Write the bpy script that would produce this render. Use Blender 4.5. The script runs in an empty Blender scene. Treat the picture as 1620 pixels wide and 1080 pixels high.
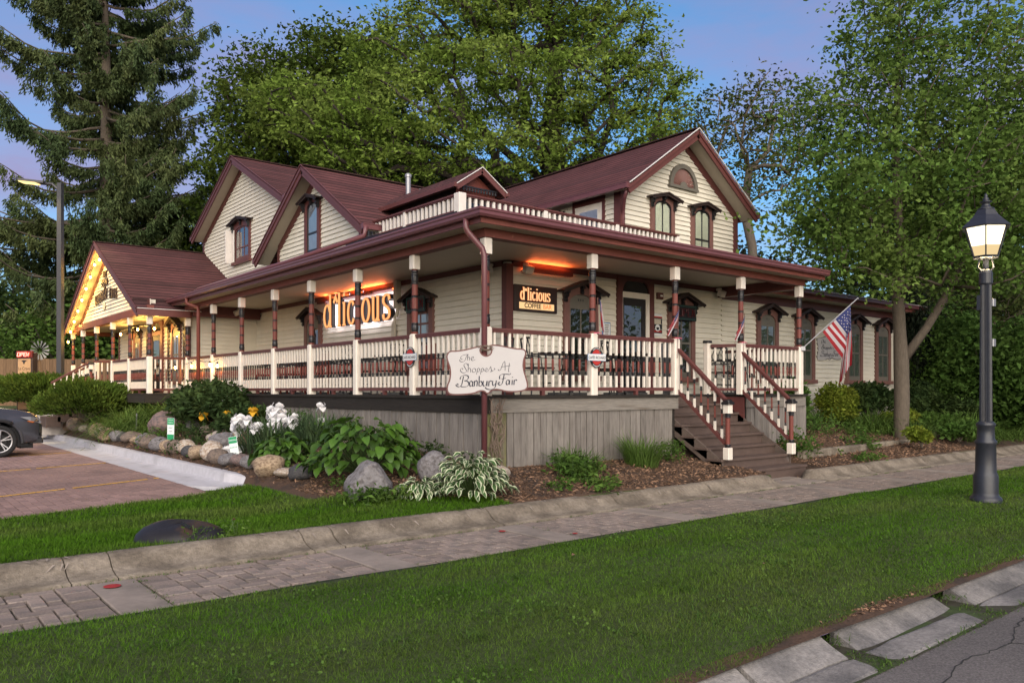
import bpy, math, random
import numpy as np
from mathutils import Vector, Matrix, noise as mnoise
R = math.radians
random.seed(7); rng = np.random.default_rng(7)
scn = bpy.context.scene
COL = scn.collection

# ------------------------------------------------------------------ camera
cam_d = bpy.data.cameras.new('camera'); cam = bpy.data.objects.new('camera', cam_d); COL.objects.link(cam)
cam.location = (-7.02, -9.152, 1.535)
cam.rotation_euler = (R(90), 0, R(-39.36))            # level camera, verticals kept upright by lens shift
cam_d.sensor_width = 36; cam_d.lens = 1255 / 1620 * 36
cam_d.shift_y = (617.5 - 540) / 1620
cam_d.clip_start = .1; cam_d.clip_end = 900
scn.camera = cam

# ------------------------------------------------------------------ sky, sun, exposure
SUN_EL, SUN_AZ = 6.0, 212.0            # low in the west, behind the photographer (azimuth clockwise from +Y)
w = bpy.data.worlds.new('World'); scn.world = w; w.use_nodes = True
nt = w.node_tree; nt.nodes.clear()
def N(t, **k):
    n = nt.nodes.new(t)
    for a, b in k.items(): setattr(n, a, b)
    return n
sky = N('ShaderNodeTexSky', sky_type='NISHITA', sun_disc=False)
sky.sun_elevation = R(SUN_EL); sky.sun_rotation = R(SUN_AZ)
sky.altitude = 200; sky.air_density = 1.0; sky.dust_density = .6; sky.ozone_density = 3.6
tc = N('ShaderNodeTexCoord'); mp = N('ShaderNodeMapping'); mp.inputs['Scale'].default_value = (1.6, 1.6, 5.0)
nz = N('ShaderNodeTexNoise'); nz.inputs['Scale'].default_value = 1.5; nz.inputs['Detail'].default_value = 7; nz.inputs['Roughness'].default_value = .55
cr = N('ShaderNodeValToRGB'); cr.color_ramp.elements[0].position = .38; cr.color_ramp.elements[1].position = .66
cr.color_ramp.elements[0].color = (.0, .0, .0, 1); cr.color_ramp.elements[1].color = (.85, .85, .85, 1)
cm = N('ShaderNodeMix', data_type='RGBA'); cm.inputs['B'].default_value = (1.38, 1.06, 1.78, 1)
bg = N('ShaderNodeBackground'); bg.inputs['Strength'].default_value = .096
ow = N('ShaderNodeOutputWorld')
L = nt.links.new
L(tc.outputs['Generated'], mp.inputs['Vector']); L(mp.outputs[0], nz.inputs['Vector']); L(nz.outputs['Fac'], cr.inputs[0])
L(cr.outputs[0], cm.inputs['Factor']); L(sky.outputs[0], cm.inputs['A']); L(cm.outputs['Result'], bg.inputs['Color']); L(bg.outputs[0], ow.inputs['Surface'])
sun_d = bpy.data.lights.new('sun', 'SUN'); sun = bpy.data.objects.new('sun', sun_d); COL.objects.link(sun)
sun_d.energy = 2.25; sun_d.angle = R(85); sun_d.color = (1, .90, .76)
_a = R(SUN_AZ); _e = R(22)
sun.rotation_euler = Vector((math.sin(_a) * math.cos(_e), math.cos(_a) * math.cos(_e), math.sin(_e))).to_track_quat('Z', 'Y').to_euler()
vs = scn.view_settings
scn.display_settings.display_device = 'sRGB'; vs.view_transform = 'Standard'; vs.look = 'None'; vs.gamma = 1; vs.use_curve_mapping = False
vs.exposure = 1.62

# ------------------------------------------------------------------ materials
MATS = {}
def mat(name, col, rough=.6, nz=(8, .12), bump=(0, 0), spec=.3, metal=0, rnd=0., emit=None, stretch=(1, 1, 1), isl=0., col2=None, nz2=None, trans=0.):
    """procedural material: base colour broken up by noise, optional second colour in patches, per-object and per-island variation, bump"""
    m = bpy.data.materials.new(name); m.use_nodes = True; t = m.node_tree; t.nodes.clear(); MATS[name] = m
    def n(ty, **k):
        x = t.nodes.new(ty)
        for a, b in k.items(): setattr(x, a, b)
        return x
    l = t.links.new
    out = n('ShaderNodeOutputMaterial')
    if emit:
        e = n('ShaderNodeEmission'); e.inputs[0].default_value = (*col, 1); e.inputs[1].default_value = emit
        l(e.outputs[0], out.inputs[0]); return m
    p = n('ShaderNodeBsdfPrincipled'); p.inputs['Roughness'].default_value = rough; p.inputs['Metallic'].default_value = metal
    p.inputs['Specular IOR Level'].default_value = spec
    tcn = n('ShaderNodeTexCoord'); mpn = n('ShaderNodeMapping'); mpn.inputs['Scale'].default_value = stretch
    l(tcn.outputs['Object'], mpn.inputs[0])
    base = n('ShaderNodeRGB'); base.outputs[0].default_value = (*col, 1); cur = base.outputs[0]
    if col2:
        z = n('ShaderNodeTexNoise'); z.inputs['Scale'].default_value = nz2[0]; z.inputs['Detail'].default_value = 5; l(mpn.outputs[0], z.inputs['Vector'])
        r = n('ShaderNodeMapRange'); r.inputs['From Min'].default_value = nz2[1]; r.inputs['From Max'].default_value = nz2[2]; l(z.outputs['Fac'], r.inputs['Value'])
        x = n('ShaderNodeMix', data_type='RGBA'); x.inputs['B'].default_value = (*col2, 1); l(r.outputs[0], x.inputs['Factor']); l(cur, x.inputs['A']); cur = x.outputs['Result']
    val = None
    def mul(a, sock):
        if a is None: return sock
        q = n('ShaderNodeMath', operation='MULTIPLY'); l(a, q.inputs[0]); l(sock, q.inputs[1]); return q.outputs[0]
    if nz and nz[1]:
        z = n('ShaderNodeTexNoise'); z.inputs['Scale'].default_value = nz[0]; z.inputs['Detail'].default_value = 6; z.inputs['Roughness'].default_value = .65
        l(mpn.outputs[0], z.inputs['Vector'])
        r = n('ShaderNodeMapRange'); r.inputs['From Min'].default_value = .25; r.inputs['From Max'].default_value = .75
        r.inputs['To Min'].default_value = 1 - nz[1]; r.inputs['To Max'].default_value = 1 + nz[1]; l(z.outputs['Fac'], r.inputs['Value']); val = mul(val, r.outputs[0])
    if rnd:
        o = n('ShaderNodeObjectInfo'); r = n('ShaderNodeMapRange'); r.inputs['To Min'].default_value = 1 - rnd; r.inputs['To Max'].default_value = 1 + rnd
        l(o.outputs['Random'], r.inputs['Value']); val = mul(val, r.outputs[0])
    if isl:
        g = n('ShaderNodeNewGeometry'); r = n('ShaderNodeMapRange'); r.inputs['To Min'].default_value = 1 - isl; r.inputs['To Max'].default_value = 1 + isl
        l(g.outputs['Random Per Island'], r.inputs['Value']); val = mul(val, r.outputs[0])
    if val is not None:
        v = n('ShaderNodeVectorMath', operation='SCALE'); l(cur, v.inputs[0]); l(val, v.inputs['Scale']); cur = v.outputs[0]
    l(cur, p.inputs['Base Color'])
    if bump[1]:
        z = n('ShaderNodeTexNoise'); z.inputs['Scale'].default_value = bump[0]; z.inputs['Detail'].default_value = 6; l(mpn.outputs[0], z.inputs['Vector'])
        b = n('ShaderNodeBump'); b.inputs['Strength'].default_value = bump[1]; b.inputs['Distance'].default_value = .02; l(z.outputs['Fac'], b.inputs['Height']); l(b.outputs[0], p.inputs['Normal'])
    if trans:
        tr = n('ShaderNodeBsdfTranslucent'); l(cur, tr.inputs[0]); mx = n('ShaderNodeMixShader'); mx.inputs[0].default_value = trans
        l(p.outputs[0], mx.inputs[1]); l(tr.outputs[0], mx.inputs[2]); l(mx.outputs[0], out.inputs[0])
    else: l(p.outputs[0], out.inputs[0])
    return m
def brick_mat(name, cols, axis, size, mortar, rough=.9, bump=.5, up='Z', noise_amt=.25):
    """courses laid along one axis: shingles (up the slope) or far paving"""
    m = bpy.data.materials.new(name); m.use_nodes = True; t = m.node_tree; l = t.links.new; p = t.nodes['Principled BSDF']; p.inputs['Roughness'].default_value = rough; p.inputs['Specular IOR Level'].default_value = .2
    tcn = t.nodes.new('ShaderNodeTexCoord'); s = t.nodes.new('ShaderNodeSeparateXYZ'); c = t.nodes.new('ShaderNodeCombineXYZ')
    l(tcn.outputs['Object'], s.inputs[0]); l(s.outputs[axis], c.inputs[0]); l(s.outputs[up], c.inputs[1])
    b = t.nodes.new('ShaderNodeTexBrick'); l(c.outputs[0], b.inputs['Vector'])
    b.inputs['Color1'].default_value = (*cols[0], 1); b.inputs['Color2'].default_value = (*cols[1], 1); b.inputs['Mortar'].default_value = (*cols[2], 1)
    b.inputs['Scale'].default_value = 1; b.inputs['Brick Width'].default_value = size[0]; b.inputs['Row Height'].default_value = size[1]; b.inputs['Mortar Size'].default_value = mortar; b.inputs['Mortar Smooth'].default_value = .3
    z = t.nodes.new('ShaderNodeTexNoise'); z.inputs['Scale'].default_value = 1.3; z.inputs['Detail'].default_value = 8; z.inputs['Roughness'].default_value = .7; l(tcn.outputs['Object'], z.inputs['Vector'])
    r = t.nodes.new('ShaderNodeMapRange'); r.inputs['From Min'].default_value = .3; r.inputs['From Max'].default_value = .7; r.inputs['To Min'].default_value = 1 - noise_amt; r.inputs['To Max'].default_value = 1 + noise_amt; l(z.outputs['Fac'], r.inputs['Value'])
    v = t.nodes.new('ShaderNodeVectorMath'); v.operation = 'SCALE'; l(b.outputs['Color'], v.inputs[0]); l(r.outputs[0], v.inputs['Scale']); l(v.outputs[0], p.inputs['Base Color'])
    bp = t.nodes.new('ShaderNodeBump'); bp.inputs['Strength'].default_value = bump; bp.inputs['Distance'].default_value = .012; bp.invert = True; l(b.outputs['Fac'], bp.inputs['Height']); l(bp.outputs[0], p.inputs['Normal'])
    MATS[name] = m; return m
def glass_mat(name, tint, through):
    """window glass: mirror-like sheet over whatever stands behind it"""
    m = bpy.data.materials.new(name); m.use_nodes = True; t = m.node_tree; t.nodes.clear(); l = t.links.new
    o = t.nodes.new('ShaderNodeOutputMaterial'); g = t.nodes.new('ShaderNodeBsdfGlossy'); g.inputs['Roughness'].default_value = .015; g.inputs[0].default_value = (1, 1, 1, 1)
    tr = t.nodes.new('ShaderNodeBsdfTransparent'); tr.inputs[0].default_value = (*tint, 1)
    f = t.nodes.new('ShaderNodeFresnel'); f.inputs[0].default_value = 1.7; mx = t.nodes.new('ShaderNodeMixShader')
    bn = t.nodes.new('ShaderNodeTexNoise'); bn.inputs['Scale'].default_value = 2.2; bp = t.nodes.new('ShaderNodeBump'); bp.inputs['Strength'].default_value = .05; bp.inputs['Distance'].default_value = .03
    tcn = t.nodes.new('ShaderNodeTexCoord'); l(tcn.outputs['Object'], bn.inputs['Vector']); l(bn.outputs['Fac'], bp.inputs['Height']); l(bp.outputs[0], g.inputs['Normal'])
    a = t.nodes.new('ShaderNodeMath'); a.operation = 'ADD'; a.use_clamp = True; a.inputs[1].default_value = through
    l(f.outputs[0], a.inputs[0]); l(a.outputs[0], mx.inputs[0]); l(tr.outputs[0], mx.inputs[1]); l(g.outputs[0], mx.inputs[2]); l(mx.outputs[0], o.inputs[0]); MATS[name] = m; return m

M_cream = mat('cream_siding', (.61, .57, .485), .55, (3, .07), (60, .05), rnd=.035)
M_white = mat('cream_white_paint', (.66, .60, .53), .5, (6, .08), (40, .04))
M_worn = mat('worn_white_paint', (.62, .57, .53), .6, (5, .1), (30, .08), col2=(.22, .17, .15), nz2=(9, .66, .72))
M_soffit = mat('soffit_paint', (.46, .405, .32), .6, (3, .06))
M_maroon = mat('maroon_trim', (.105, .036, .033), .45, (5, .12), (30, .04), spec=.35)
M_gutter = mat('maroon_gutter', (.125, .045, .05), .33, (4, .1), spec=.5)
M_shaft = mat('brick_red_paint', (.145, .040, .031), .5, (7, .15), (30, .05))
M_beam = mat('weathered_maroon', (.15, .045, .034), .6, (4, .2), (25, .08), col2=(.26, .11, .085), nz2=(5, .68, .78))
M_casing = mat('dusky_brown_paint', (.165, .082, .07), .5, (6, .12), (30, .05))
M_sash = mat('grey_green_sash', (.13, .118, .10), .5, (6, .1))
M_black = mat('black_paint', (.012, .011, .013), .38, (8, .2), spec=.5)
M_hood = mat('dark_hood_board', (.035, .022, .02), .55, (6, .25))
M_darkmetal = mat('black_iron', (.016, .016, .019), .42, (9, .25), (50, .05), spec=.5)
M_roofY = brick_mat('shingles_along_x', ((.108, .039, .041), (.070, .029, .031), (.026, .012, .012)), 'X', (.32, .10), .014, bump=.9)
M_roofX = brick_mat('shingles_along_y', ((.105, .040, .040), (.068, .029, .029), (.026, .012, .012)), 'Y', (.32, .105), .014, bump=.9)
M_ridge = mat('ridge_cap', (.032, .015, .014), .9, (20, .2))
M_membrane = mat('black_roofing', (.012, .012, .013), .45, (6, .3), (12, .2))
M_flash = mat('white_drip_edge', (.6, .57, .56), .4, (5, .1))
M_grey = mat('weathered_board', (.178, .160, .145), .85, (14, .32), (40, .25), rnd=.16, stretch=(3, 3, .35), col2=(.115, .10, .09), nz2=(4, .52, .72))
M_greyrail = mat('weathered_rail', (.19, .172, .152), .85, (12, .3), (40, .25), rnd=.1, stretch=(.4, .4, 4), col2=(.10, .078, .06), nz2=(3, .55, .7))
M_moss = mat('mossy_board', (.14, .135, .06), .9, (10, .35), (40, .25), rnd=.15, stretch=(3, 3, .4), col2=(.17, .15, .11), nz2=(4, .45, .65))
M_darkboard = mat('stained_dark_board', (.022, .018, .015), .8, (8, .35), (30, .2), rnd=.1, stretch=(.6, .6, 4))
M_stair = mat('brown_stair_paint', (.092, .064, .054), .55, (6, .14), (30, .05), col2=(.14, .12, .11), nz2=(3, .66, .8))
M_stringer = mat('bare_stringer', (.10, .075, .062), .8, (10, .25), (30, .15))
M_glass = glass_mat('window_glass', (.96, .98, .98), .12)
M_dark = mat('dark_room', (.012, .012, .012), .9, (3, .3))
M_blind = mat('pale_blind', (.78, .79, .68), .8, (5, .05), stretch=(20, 1, 1))
M_curtain = mat('grey_green_curtain', (.115, .135, .12), .9, (3, .5), stretch=(18, 18, .3))
M_lace = mat('white_lace', (.50, .52, .55), .9, (10, .3), stretch=(18, 18, .3))
M_board_w = mat('sign_white', (.42, .40, .40), .5, (5, .04), (60, .03))
M_ink = mat('sign_ink', (.016, .018, .034), .5, None)
M_conc = mat('old_concrete', (.215, .182, .145), .95, (24, .35), (70, .55), spec=.15, col2=(.125, .104, .082), nz2=(3.2, .40, .62), rnd=.05)
M_slab = mat('sidewalk_concrete', (.245, .205, .175), .9, (9, .16), (70, .14), col2=(.165, .14, .12), nz2=(2, .45, .7), rnd=.05)
M_paver = mat('pink_grey_paver', (.235, .186, .158), .95, (45, .34), (120, .4), rnd=.20, col2=(.158, .134, .120), nz2=(3.5, .45, .7))
M_sand = mat('joint_sand', (.045, .042, .028), .95, (14, .4), (60, .2), col2=(.04, .06, .018), nz2=(2.5, .52, .62))
M_gut = mat('pitted_gutter_concrete', (.225, .21, .20), .95, (30, .35), (90, .6), col2=(.105, .10, .10), nz2=(1.7, .42, .62), rnd=.12)
M_lotp = mat('rose_lot_paver', (.27, .175, .155), .92, (30, .2), (90, .2), rnd=.2, col2=(.19, .125, .115), nz2=(1.2, .4, .7))
M_lotfar = brick_mat('rose_lot_paving', ((.29, .195, .185), (.22, .15, .145), (.07, .05, .05)), 'Y', (.22, .11), .004, up='X', bump=.3)
M_newc = mat('new_white_concrete', (.44, .43, .46), .9, (9, .12), (60, .2), col2=(.36, .35, .37), nz2=(2, .5, .7))
M_yellow = mat('yellow_paint', (.66, .36, .03), .7, (25, .2), col2=(.3, .2, .1), nz2=(20, .6, .66))
M_red = mat('red_spray_mark', (.30, .025, .025), .8, (25, .2))
M_asph = mat('worn_asphalt', (.165, .150, .145), .96, (70, .55), (140, .8), spec=.15, col2=(.125, .115, .112), nz2=(.8, .4, .65))
M_mulch = mat('bark_mulch', (.075, .044, .028), .95, (40, .5), (50, .5), col2=(.045, .03, .022), nz2=(3, .45, .6))
M_soil = mat('lawn_soil', (.040, .055, .016), .95, (25, .4), (40, .3))
M_chip = mat('mulch_chips', (.155, .092, .058), .9, (20, .3), isl=.65)
M_far = mat('far_turf', (.035, .06, .018), .95, (2, .4))
M_gr = mat('grass_blades', (.062, .142, .010), .9, (1.3, .38), isl=.5, trans=.25, col2=(.098, .150, .028), nz2=(.6, .42, .64), spec=.05, stretch=(.45, 1.7, 1))
M_bark = mat('grey_brown_bark', (.105, .085, .066), .95, (14, .3), (30, .6), stretch=(2, 2, .5))
M_barkd = mat('dark_bark', (.035, .028, .024), .95, (12, .3), (20, .5), stretch=(2, 2, .5))
def leafm(name, c, c2, trans=.35, isl=.4, sc=.5, rough=.7): return mat(name, c, rough, (sc * 3, .25), isl=isl, trans=trans, col2=c2, nz2=(sc, .42, .62), spec=.12)
M_oak = leafm('oak_leaves', (.145, .222, .036), (.21, .28, .062), trans=.48, isl=.5)
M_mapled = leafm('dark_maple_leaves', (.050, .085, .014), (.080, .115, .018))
M_street = leafm('street_tree_leaves', (.102, .178, .036), (.145, .215, .050), isl=.5, sc=.8, trans=.45)
M_thin = leafm('sparse_tree_leaves', (.055, .085, .024), (.09, .10, .03))
M_spruce = leafm('spruce_needles', (.050, .078, .030), (.080, .10, .036), trans=.15, sc=.4)
M_under = leafm('understorey_leaves', (.055, .095, .026), (.085, .13, .036))
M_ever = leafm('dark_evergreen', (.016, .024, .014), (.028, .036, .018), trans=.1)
M_hedge = leafm('hedge_leaves', (.062, .125, .024), (.09, .16, .035), sc=1.2)
M_jun = leafm('juniper_sprays', (.055, .095, .014), (.085, .125, .02), trans=.2, sc=1.6)
M_lily = leafm('daylily_leaves', (.085, .15, .030), (.11, .18, .04), trans=.3, sc=2)
M_iris = leafm('iris_leaves', (.055, .095, .045), (.075, .115, .05), trans=.25, sc=3)
M_peony = leafm('peony_leaves', (.034, .062, .020), (.055, .085, .024), sc=2)
M_hosta = mat('hosta_leaf', (.048, .105, .013), .45, (9, .2), (14, .1), trans=.22, rnd=.45, spec=.35)
M_hostav = mat('variegated_leaf', (.052, .105, .032), .45, (9, .15), trans=.2, rnd=.25)
M_hostae = mat('variegated_edge', (.50, .53, .36), .5, (9, .08), trans=.2, rnd=.1)
M_weed = leafm('weed_leaves', (.06, .12, .022), (.09, .15, .03), sc=3)
M_gold = leafm('golden_shrub_leaves', (.13, .18, .02), (.19, .22, .03), sc=3)
M_petal = mat('white_petal', (.78, .77, .78), .6, (10, .05), trans=.3)
M_petaly = mat('yellow_petal', (.6, .33, .02), .6, (10, .1), trans=.2)
M_stem = mat('green_stem', (.06, .10, .03), .6, (10, .2))
M_vine = mat('dry_vine', (.17, .125, .10), .9, (10, .3))
def rockm(n, c, c2): return mat(n, c, .88, (9, .3), (14, .5), col2=c2, nz2=(5, .45, .62))
ROCK = {'tan': rockm('tan_stone', (.33, .25, .17), (.18, .125, .085)), 'grey': rockm('grey_stone', (.17, .16, .165), (.10, .09, .09)),
        'brown': rockm('brown_stone', (.165, .125, .10), (.10, .08, .07)), 'dark': rockm('dark_stone', (.045, .045, .05), (.075, .07, .07)),
        'pale': rockm('pale_stone', (.40, .35, .30), (.24, .17, .12)), 'pink': rockm('pink_stone', (.19, .13, .12), (.10, .085, .085))}
M_fence = mat('stained_fence', (.14, .085, .048), .85, (10, .25), (20, .2), rnd=.18, stretch=(3, 3, .4))
M_post = mat('black_blue_iron', (.020, .022, .030), .42, (14, .2), (60, .06), spec=.5)
M_steel = mat('bronze_steel', (.035, .034, .038), .4, (10, .15), spec=.5)
M_alu = mat('clear_metal', (.30, .30, .32), .45, None, metal=.6)
M_lotbase = mat('pole_footing', (.42, .38, .34), .9, (9, .15), (40, .1))
M_green = mat('sign_green', (.02, .25, .10), .45, None)
M_signw = mat('sign_plate_white', (.62, .68, .68), .4, (5, .04))
M_redp = mat('bright_red', (.40, .035, .03), .4, None)
M_navy = mat('flag_blue', (.028, .036, .13), .8, None, trans=.2)
M_flagr = mat('flag_red', (.27, .018, .025), .8, None, trans=.2)
M_flagw = mat('flag_white', (.42, .39, .41), .8, None, trans=.2)
M_blue = mat('blue_frame', (.05, .17, .36), .5, None)
M_door = mat('dark_door', (.02, .017, .017), .5, (5, .2))
M_carp = mat('grey_car_paint', (.060, .062, .075), .22, None, spec=.8, metal=.35)
M_tyre = mat('tyre_rubber', (.014, .014, .015), .75, (20, .2))
M_rim = mat('machined_rim', (.48, .48, .50), .3, None, metal=.8)
M_clad = mat('car_cladding', (.02, .02, .022), .6, None)
M_amber = mat('amber_lens', (.45, .12, .02), .2, None, spec=.6)
M_lens = mat('headlight_lens', (.35, .36, .4), .08, None, spec=.9, metal=.4)
M_carglass = mat('car_glass', (.01, .012, .014), .05, None, spec=.8)
M_dome = mat('black_plastic', (.015, .014, .016), .5, (4, .2), (20, .1), col2=(.12, .065, .025), nz2=(1.7, .6, .8))
M_glow = mat('sign_glow_orange', (1, .50, .19), emit=.36)
M_glowe = mat('sign_edge_glow', (1, .20, .035), emit=.30)
M_glow2 = mat('sign_glow_pale', (1, .62, .29), emit=.37)
M_glowb = mat('sign_outline_glow', (1, .15, .02), emit=.30)
M_halo = mat('halo_white', (1, .9, 1), emit=1.2)
M_bulb = mat('bulb_warm', (1, .50, .10), emit=22)
M_neon = mat('neon_red', (1, .07, .03), emit=1.3)
M_neonw = mat('neon_core', (1, .50, .40), emit=.8)
M_lamp = mat('lantern_glow', (1, .86, .60), emit=1.0)
M_lampm = mat('lantern_diffuser', (1, .74, .38), emit=.30)
M_led = mat('led_panel', (1, .72, .30), emit=.55)
M_addglow = mat('added_strip_glow', (1, .13, .03), emit=5)  # glow of the added strips under the porch ceiling
M_totem = mat('totem_panel', (.36, .22, .12), .7, (6, .1))
M_tableb = mat('dark_table', (.02, .015, .014), .5, (6, .2))
M_seatr = mat('red_brown_chair', (.12, .03, .022), .5, (6, .2))
M_neonoff = mat('unlit_neon', (.10, .012, .014), .4, None)
M_teal = mat('sign_border_teal', (.03, .12, .10), .4, None)
M_trash = mat('grey_bin', (.16, .16, .165), .5, None)
M_paper = mat('white_paper', (.62, .62, .62), .7, None)

# ------------------------------------------------------------------ object helpers
ORG = {}
def link(o): COL.objects.link(o); return o
def thing(name, label, cat, loc=(0, 0, 0), group=None, rz=0):
    o = bpy.data.objects.new(name, None); link(o); o.location = loc; o.rotation_euler = (0, 0, rz); o.empty_display_size = .2
    o['label'] = label; o['category'] = cat
    if group: o['group'] = group
    ORG[o.name] = Vector(loc); return o
def tag(o, label, cat, group=None):
    o['label'] = label; o['category'] = cat
    if group: o['group'] = group
    return o
def adopt(o, parent):
    if parent is not None:
        o.parent = parent; ORG[o.name] = ORG.get(parent.name, Vector())
    return o
def mesh_obj(name, V, F, mats, parent=None, mi=None, smooth=False, kind=None, local=False):
    me = bpy.data.meshes.new(name)
    org = ORG.get(parent.name, Vector()) if parent is not None and not local else Vector()
    if isinstance(V, np.ndarray):
        V = V.reshape(-1, 3) - np.array(org); nF, k = F.shape
        me.vertices.add(len(V)); me.vertices.foreach_set('co', V.astype(np.float32).ravel())
        me.loops.add(nF * k); me.loops.foreach_set('vertex_index', F.astype(np.int32).ravel())
        me.polygons.add(nF); me.polygons.foreach_set('loop_start', np.arange(0, nF * k, k, dtype=np.int32)); me.polygons.foreach_set('loop_total', np.full(nF, k, dtype=np.int32))
        me.update(calc_edges=True)
    else:
        me.from_pydata([Vector(v) - org for v in V], [], F)
    for m in (mats if isinstance(mats, (list, tuple)) else [mats]): me.materials.append(m)
    if mi is not None: me.polygons.foreach_set('material_index', list(mi))
    me.validate()
    if smooth: me.polygons.foreach_set('use_smooth', [True] * len(me.polygons))
    me.update()
    o = link(bpy.data.objects.new(name, me))
    if kind: o['kind'] = kind
    return adopt(o, parent)
def copy_as(src, name, parent, M=None):
    o = bpy.data.objects.new(name, src.data if hasattr(src, 'data') else src); link(o); adopt(o, parent)
    if M is not None: o.matrix_local = M
    return o
def dup(root, loc, rz=0, label=None):
    r = root.copy(); link(r); r.location = loc; r.rotation_euler = (0, 0, rz)
    if label: r['label'] = label
    for ch in list(root.children):
        c = ch.copy(); link(c); c.parent = r
        for g in list(ch.children):
            d = g.copy(); link(d); d.parent = c
    return r
def FX(x, y, z): return Matrix(((0, 0, -1, x), (-1, 0, 0, y), (0, 1, 0, z), (0, 0, 0, 1)))   # a wall that faces -X: (u to the viewer's right, v up, n out)
def FY(x, y, z): return Matrix(((1, 0, 0, x), (0, 0, -1, y), (0, 1, 0, z), (0, 0, 0, 1)))    # a wall that faces -Y
class MB:
    def __init__(s, M=None): s.v = []; s.f = []; s.m = []; s.M = M
    def add(s, vs, fs, mi=0):
        o = len(s.v); s.v += [(s.M @ Vector(v)) if s.M is not None else Vector(v) for v in vs]
        s.f += [tuple(i + o for i in f) for f in fs]; s.m += [mi] * len(fs); return s
    def box(s, x0, y0, z0, x1, y1, z1, mi=0):
        return s.add([(x0, y0, z0), (x1, y0, z0), (x1, y1, z0), (x0, y1, z0), (x0, y0, z1), (x1, y0, z1), (x1, y1, z1), (x0, y1, z1)],
                     [(0, 3, 2, 1), (4, 5, 6, 7), (0, 1, 5, 4), (1, 2, 6, 5), (2, 3, 7, 6), (3, 0, 4, 7)], mi)
    def bbox(s, x0, y0, z0, x1, y1, z1, b, mi=0):
        """box with its upright and top edges chamfered"""
        a = [(x0 + b, y0), (x1 - b, y0), (x1, y0 + b), (x1, y1 - b), (x1 - b, y1), (x0 + b, y1), (x0, y1 - b), (x0, y0 + b)]
        i = [(min(max(x, x0 + b), x1 - b), min(max(y, y0 + b), y1 - b)) for x, y in a]
        vs = [(x, y, z0) for x, y in a] + [(x, y, z1 - b) for x, y in a] + [(x, y, z1) for x, y in i]
        fs = [(k, (k + 1) % 8, 8 + (k + 1) % 8, 8 + k) for k in range(8)] + [(8 + k, 8 + (k + 1) % 8, 16 + (k + 1) % 8, 16 + k) for k in range(8)]
        return s.add(vs, fs + [tuple(range(16, 24)), tuple(range(7, -1, -1))], mi)
    def prism(s, pts, d0, d1, mi=0):
        """polygon in the local x-y plane, pushed out along local z"""
        n = len(pts)
        return s.add([(x, y, d0) for x, y in pts] + [(x, y, d1) for x, y in pts],
                     [tuple(range(n - 1, -1, -1)), tuple(range(n, 2 * n))] + [(k, (k + 1) % n, n + (k + 1) % n, n + k) for k in range(n)], mi)
    def slab(s, quad, t, mi=0):
        """a 3-D polygon thickened downward along its normal"""
        q = [Vector(p) for p in quad]; nrm = (q[1] - q[0]).cross(q[2] - q[0]).normalized()
        if nrm.z < 0: q.reverse(); nrm = -nrm
        n = len(q)
        return s.add([tuple(p) for p in q] + [tuple(p - nrm * t) for p in q], [tuple(range(n)), tuple(range(2 * n - 1, n - 1, -1))] + [((k + 1) % n, k, n + k, n + (k + 1) % n) for k in range(n)], mi)
    def bar(s, a, b, w, h, mi=0, up=(0, 0, 1)):
        a = Vector(a); b = Vector(b); d = (b - a).normalized(); u = Vector(up)
        if abs(d.dot(u)) > .99: u = Vector((0, 1, 0))
        x = d.cross(u).normalized() * w / 2; y = x.cross(d).normalized() * h / 2
        return s.add([tuple(p + i * x + j * y) for p in (a, b) for i, j in ((-1, -1), (1, -1), (1, 1), (-1, 1))],
                     [(3, 2, 1, 0), (4, 5, 6, 7), (0, 1, 5, 4), (1, 2, 6, 5), (2, 3, 7, 6), (3, 0, 4, 7)], mi)
    def tube(s, pts, r, n=6, mi=0):
        P = [Vector(p) for p in pts]; rs = r if isinstance(r, (list, tuple)) else [r] * len(P); vs = []; prev = None
        for i, p in enumerate(P):
            d = (P[min(i + 1, len(P) - 1)] - P[max(i - 1, 0)]).normalized()
            x = prev - d * prev.dot(d) if prev is not None else d.orthogonal()
            x.normalize(); prev = x; y = d.cross(x)
            vs += [tuple(p + rs[i] * (math.cos(6.28318 * k / n) * x + math.sin(6.28318 * k / n) * y)) for k in range(n)]
        fs = [(i * n + k, i * n + (k + 1) % n, (i + 1) * n + (k + 1) % n, (i + 1) * n + k) for i in range(len(P) - 1) for k in range(n)]
        return s.add(vs, fs + [tuple(range(n - 1, -1, -1)), tuple(range((len(P) - 1) * n, len(P) * n))], mi)
    def lathe(s, prof, n=10, c=(0, 0, 0), mi=0, cap=True):
        """profile [(r, z, material)] turned about a vertical axis"""
        vs = []; fs = []; ms = []
        for r, z, *_ in prof: vs += [(c[0] + r * math.cos(6.28318 * k / n), c[1] + r * math.sin(6.28318 * k / n), c[2] + z) for k in range(n)]
        off = len(s.v)
        for i in range(len(prof) - 1):
            m_ = prof[i][2] if len(prof[i]) > 2 else mi
            s.add([], [], 0)
            for k in range(n): fs.append((i * n + k, i * n + (k + 1) % n, (i + 1) * n + (k + 1) % n, (i + 1) * n + k)); ms.append(m_)
        if cap: fs += [tuple(range(n - 1, -1, -1)), tuple(range((len(prof) - 1) * n, len(prof) * n))]; ms += [ms[0], ms[-1]]
        s.add(vs, fs, 0); s.m[-len(ms):] = ms; return s
    def build(s, name, mats, parent=None, smooth=False, kind=None, local=False):
        return mesh_obj(name, s.v, s.f, mats, parent, s.m, smooth, kind, local)
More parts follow.
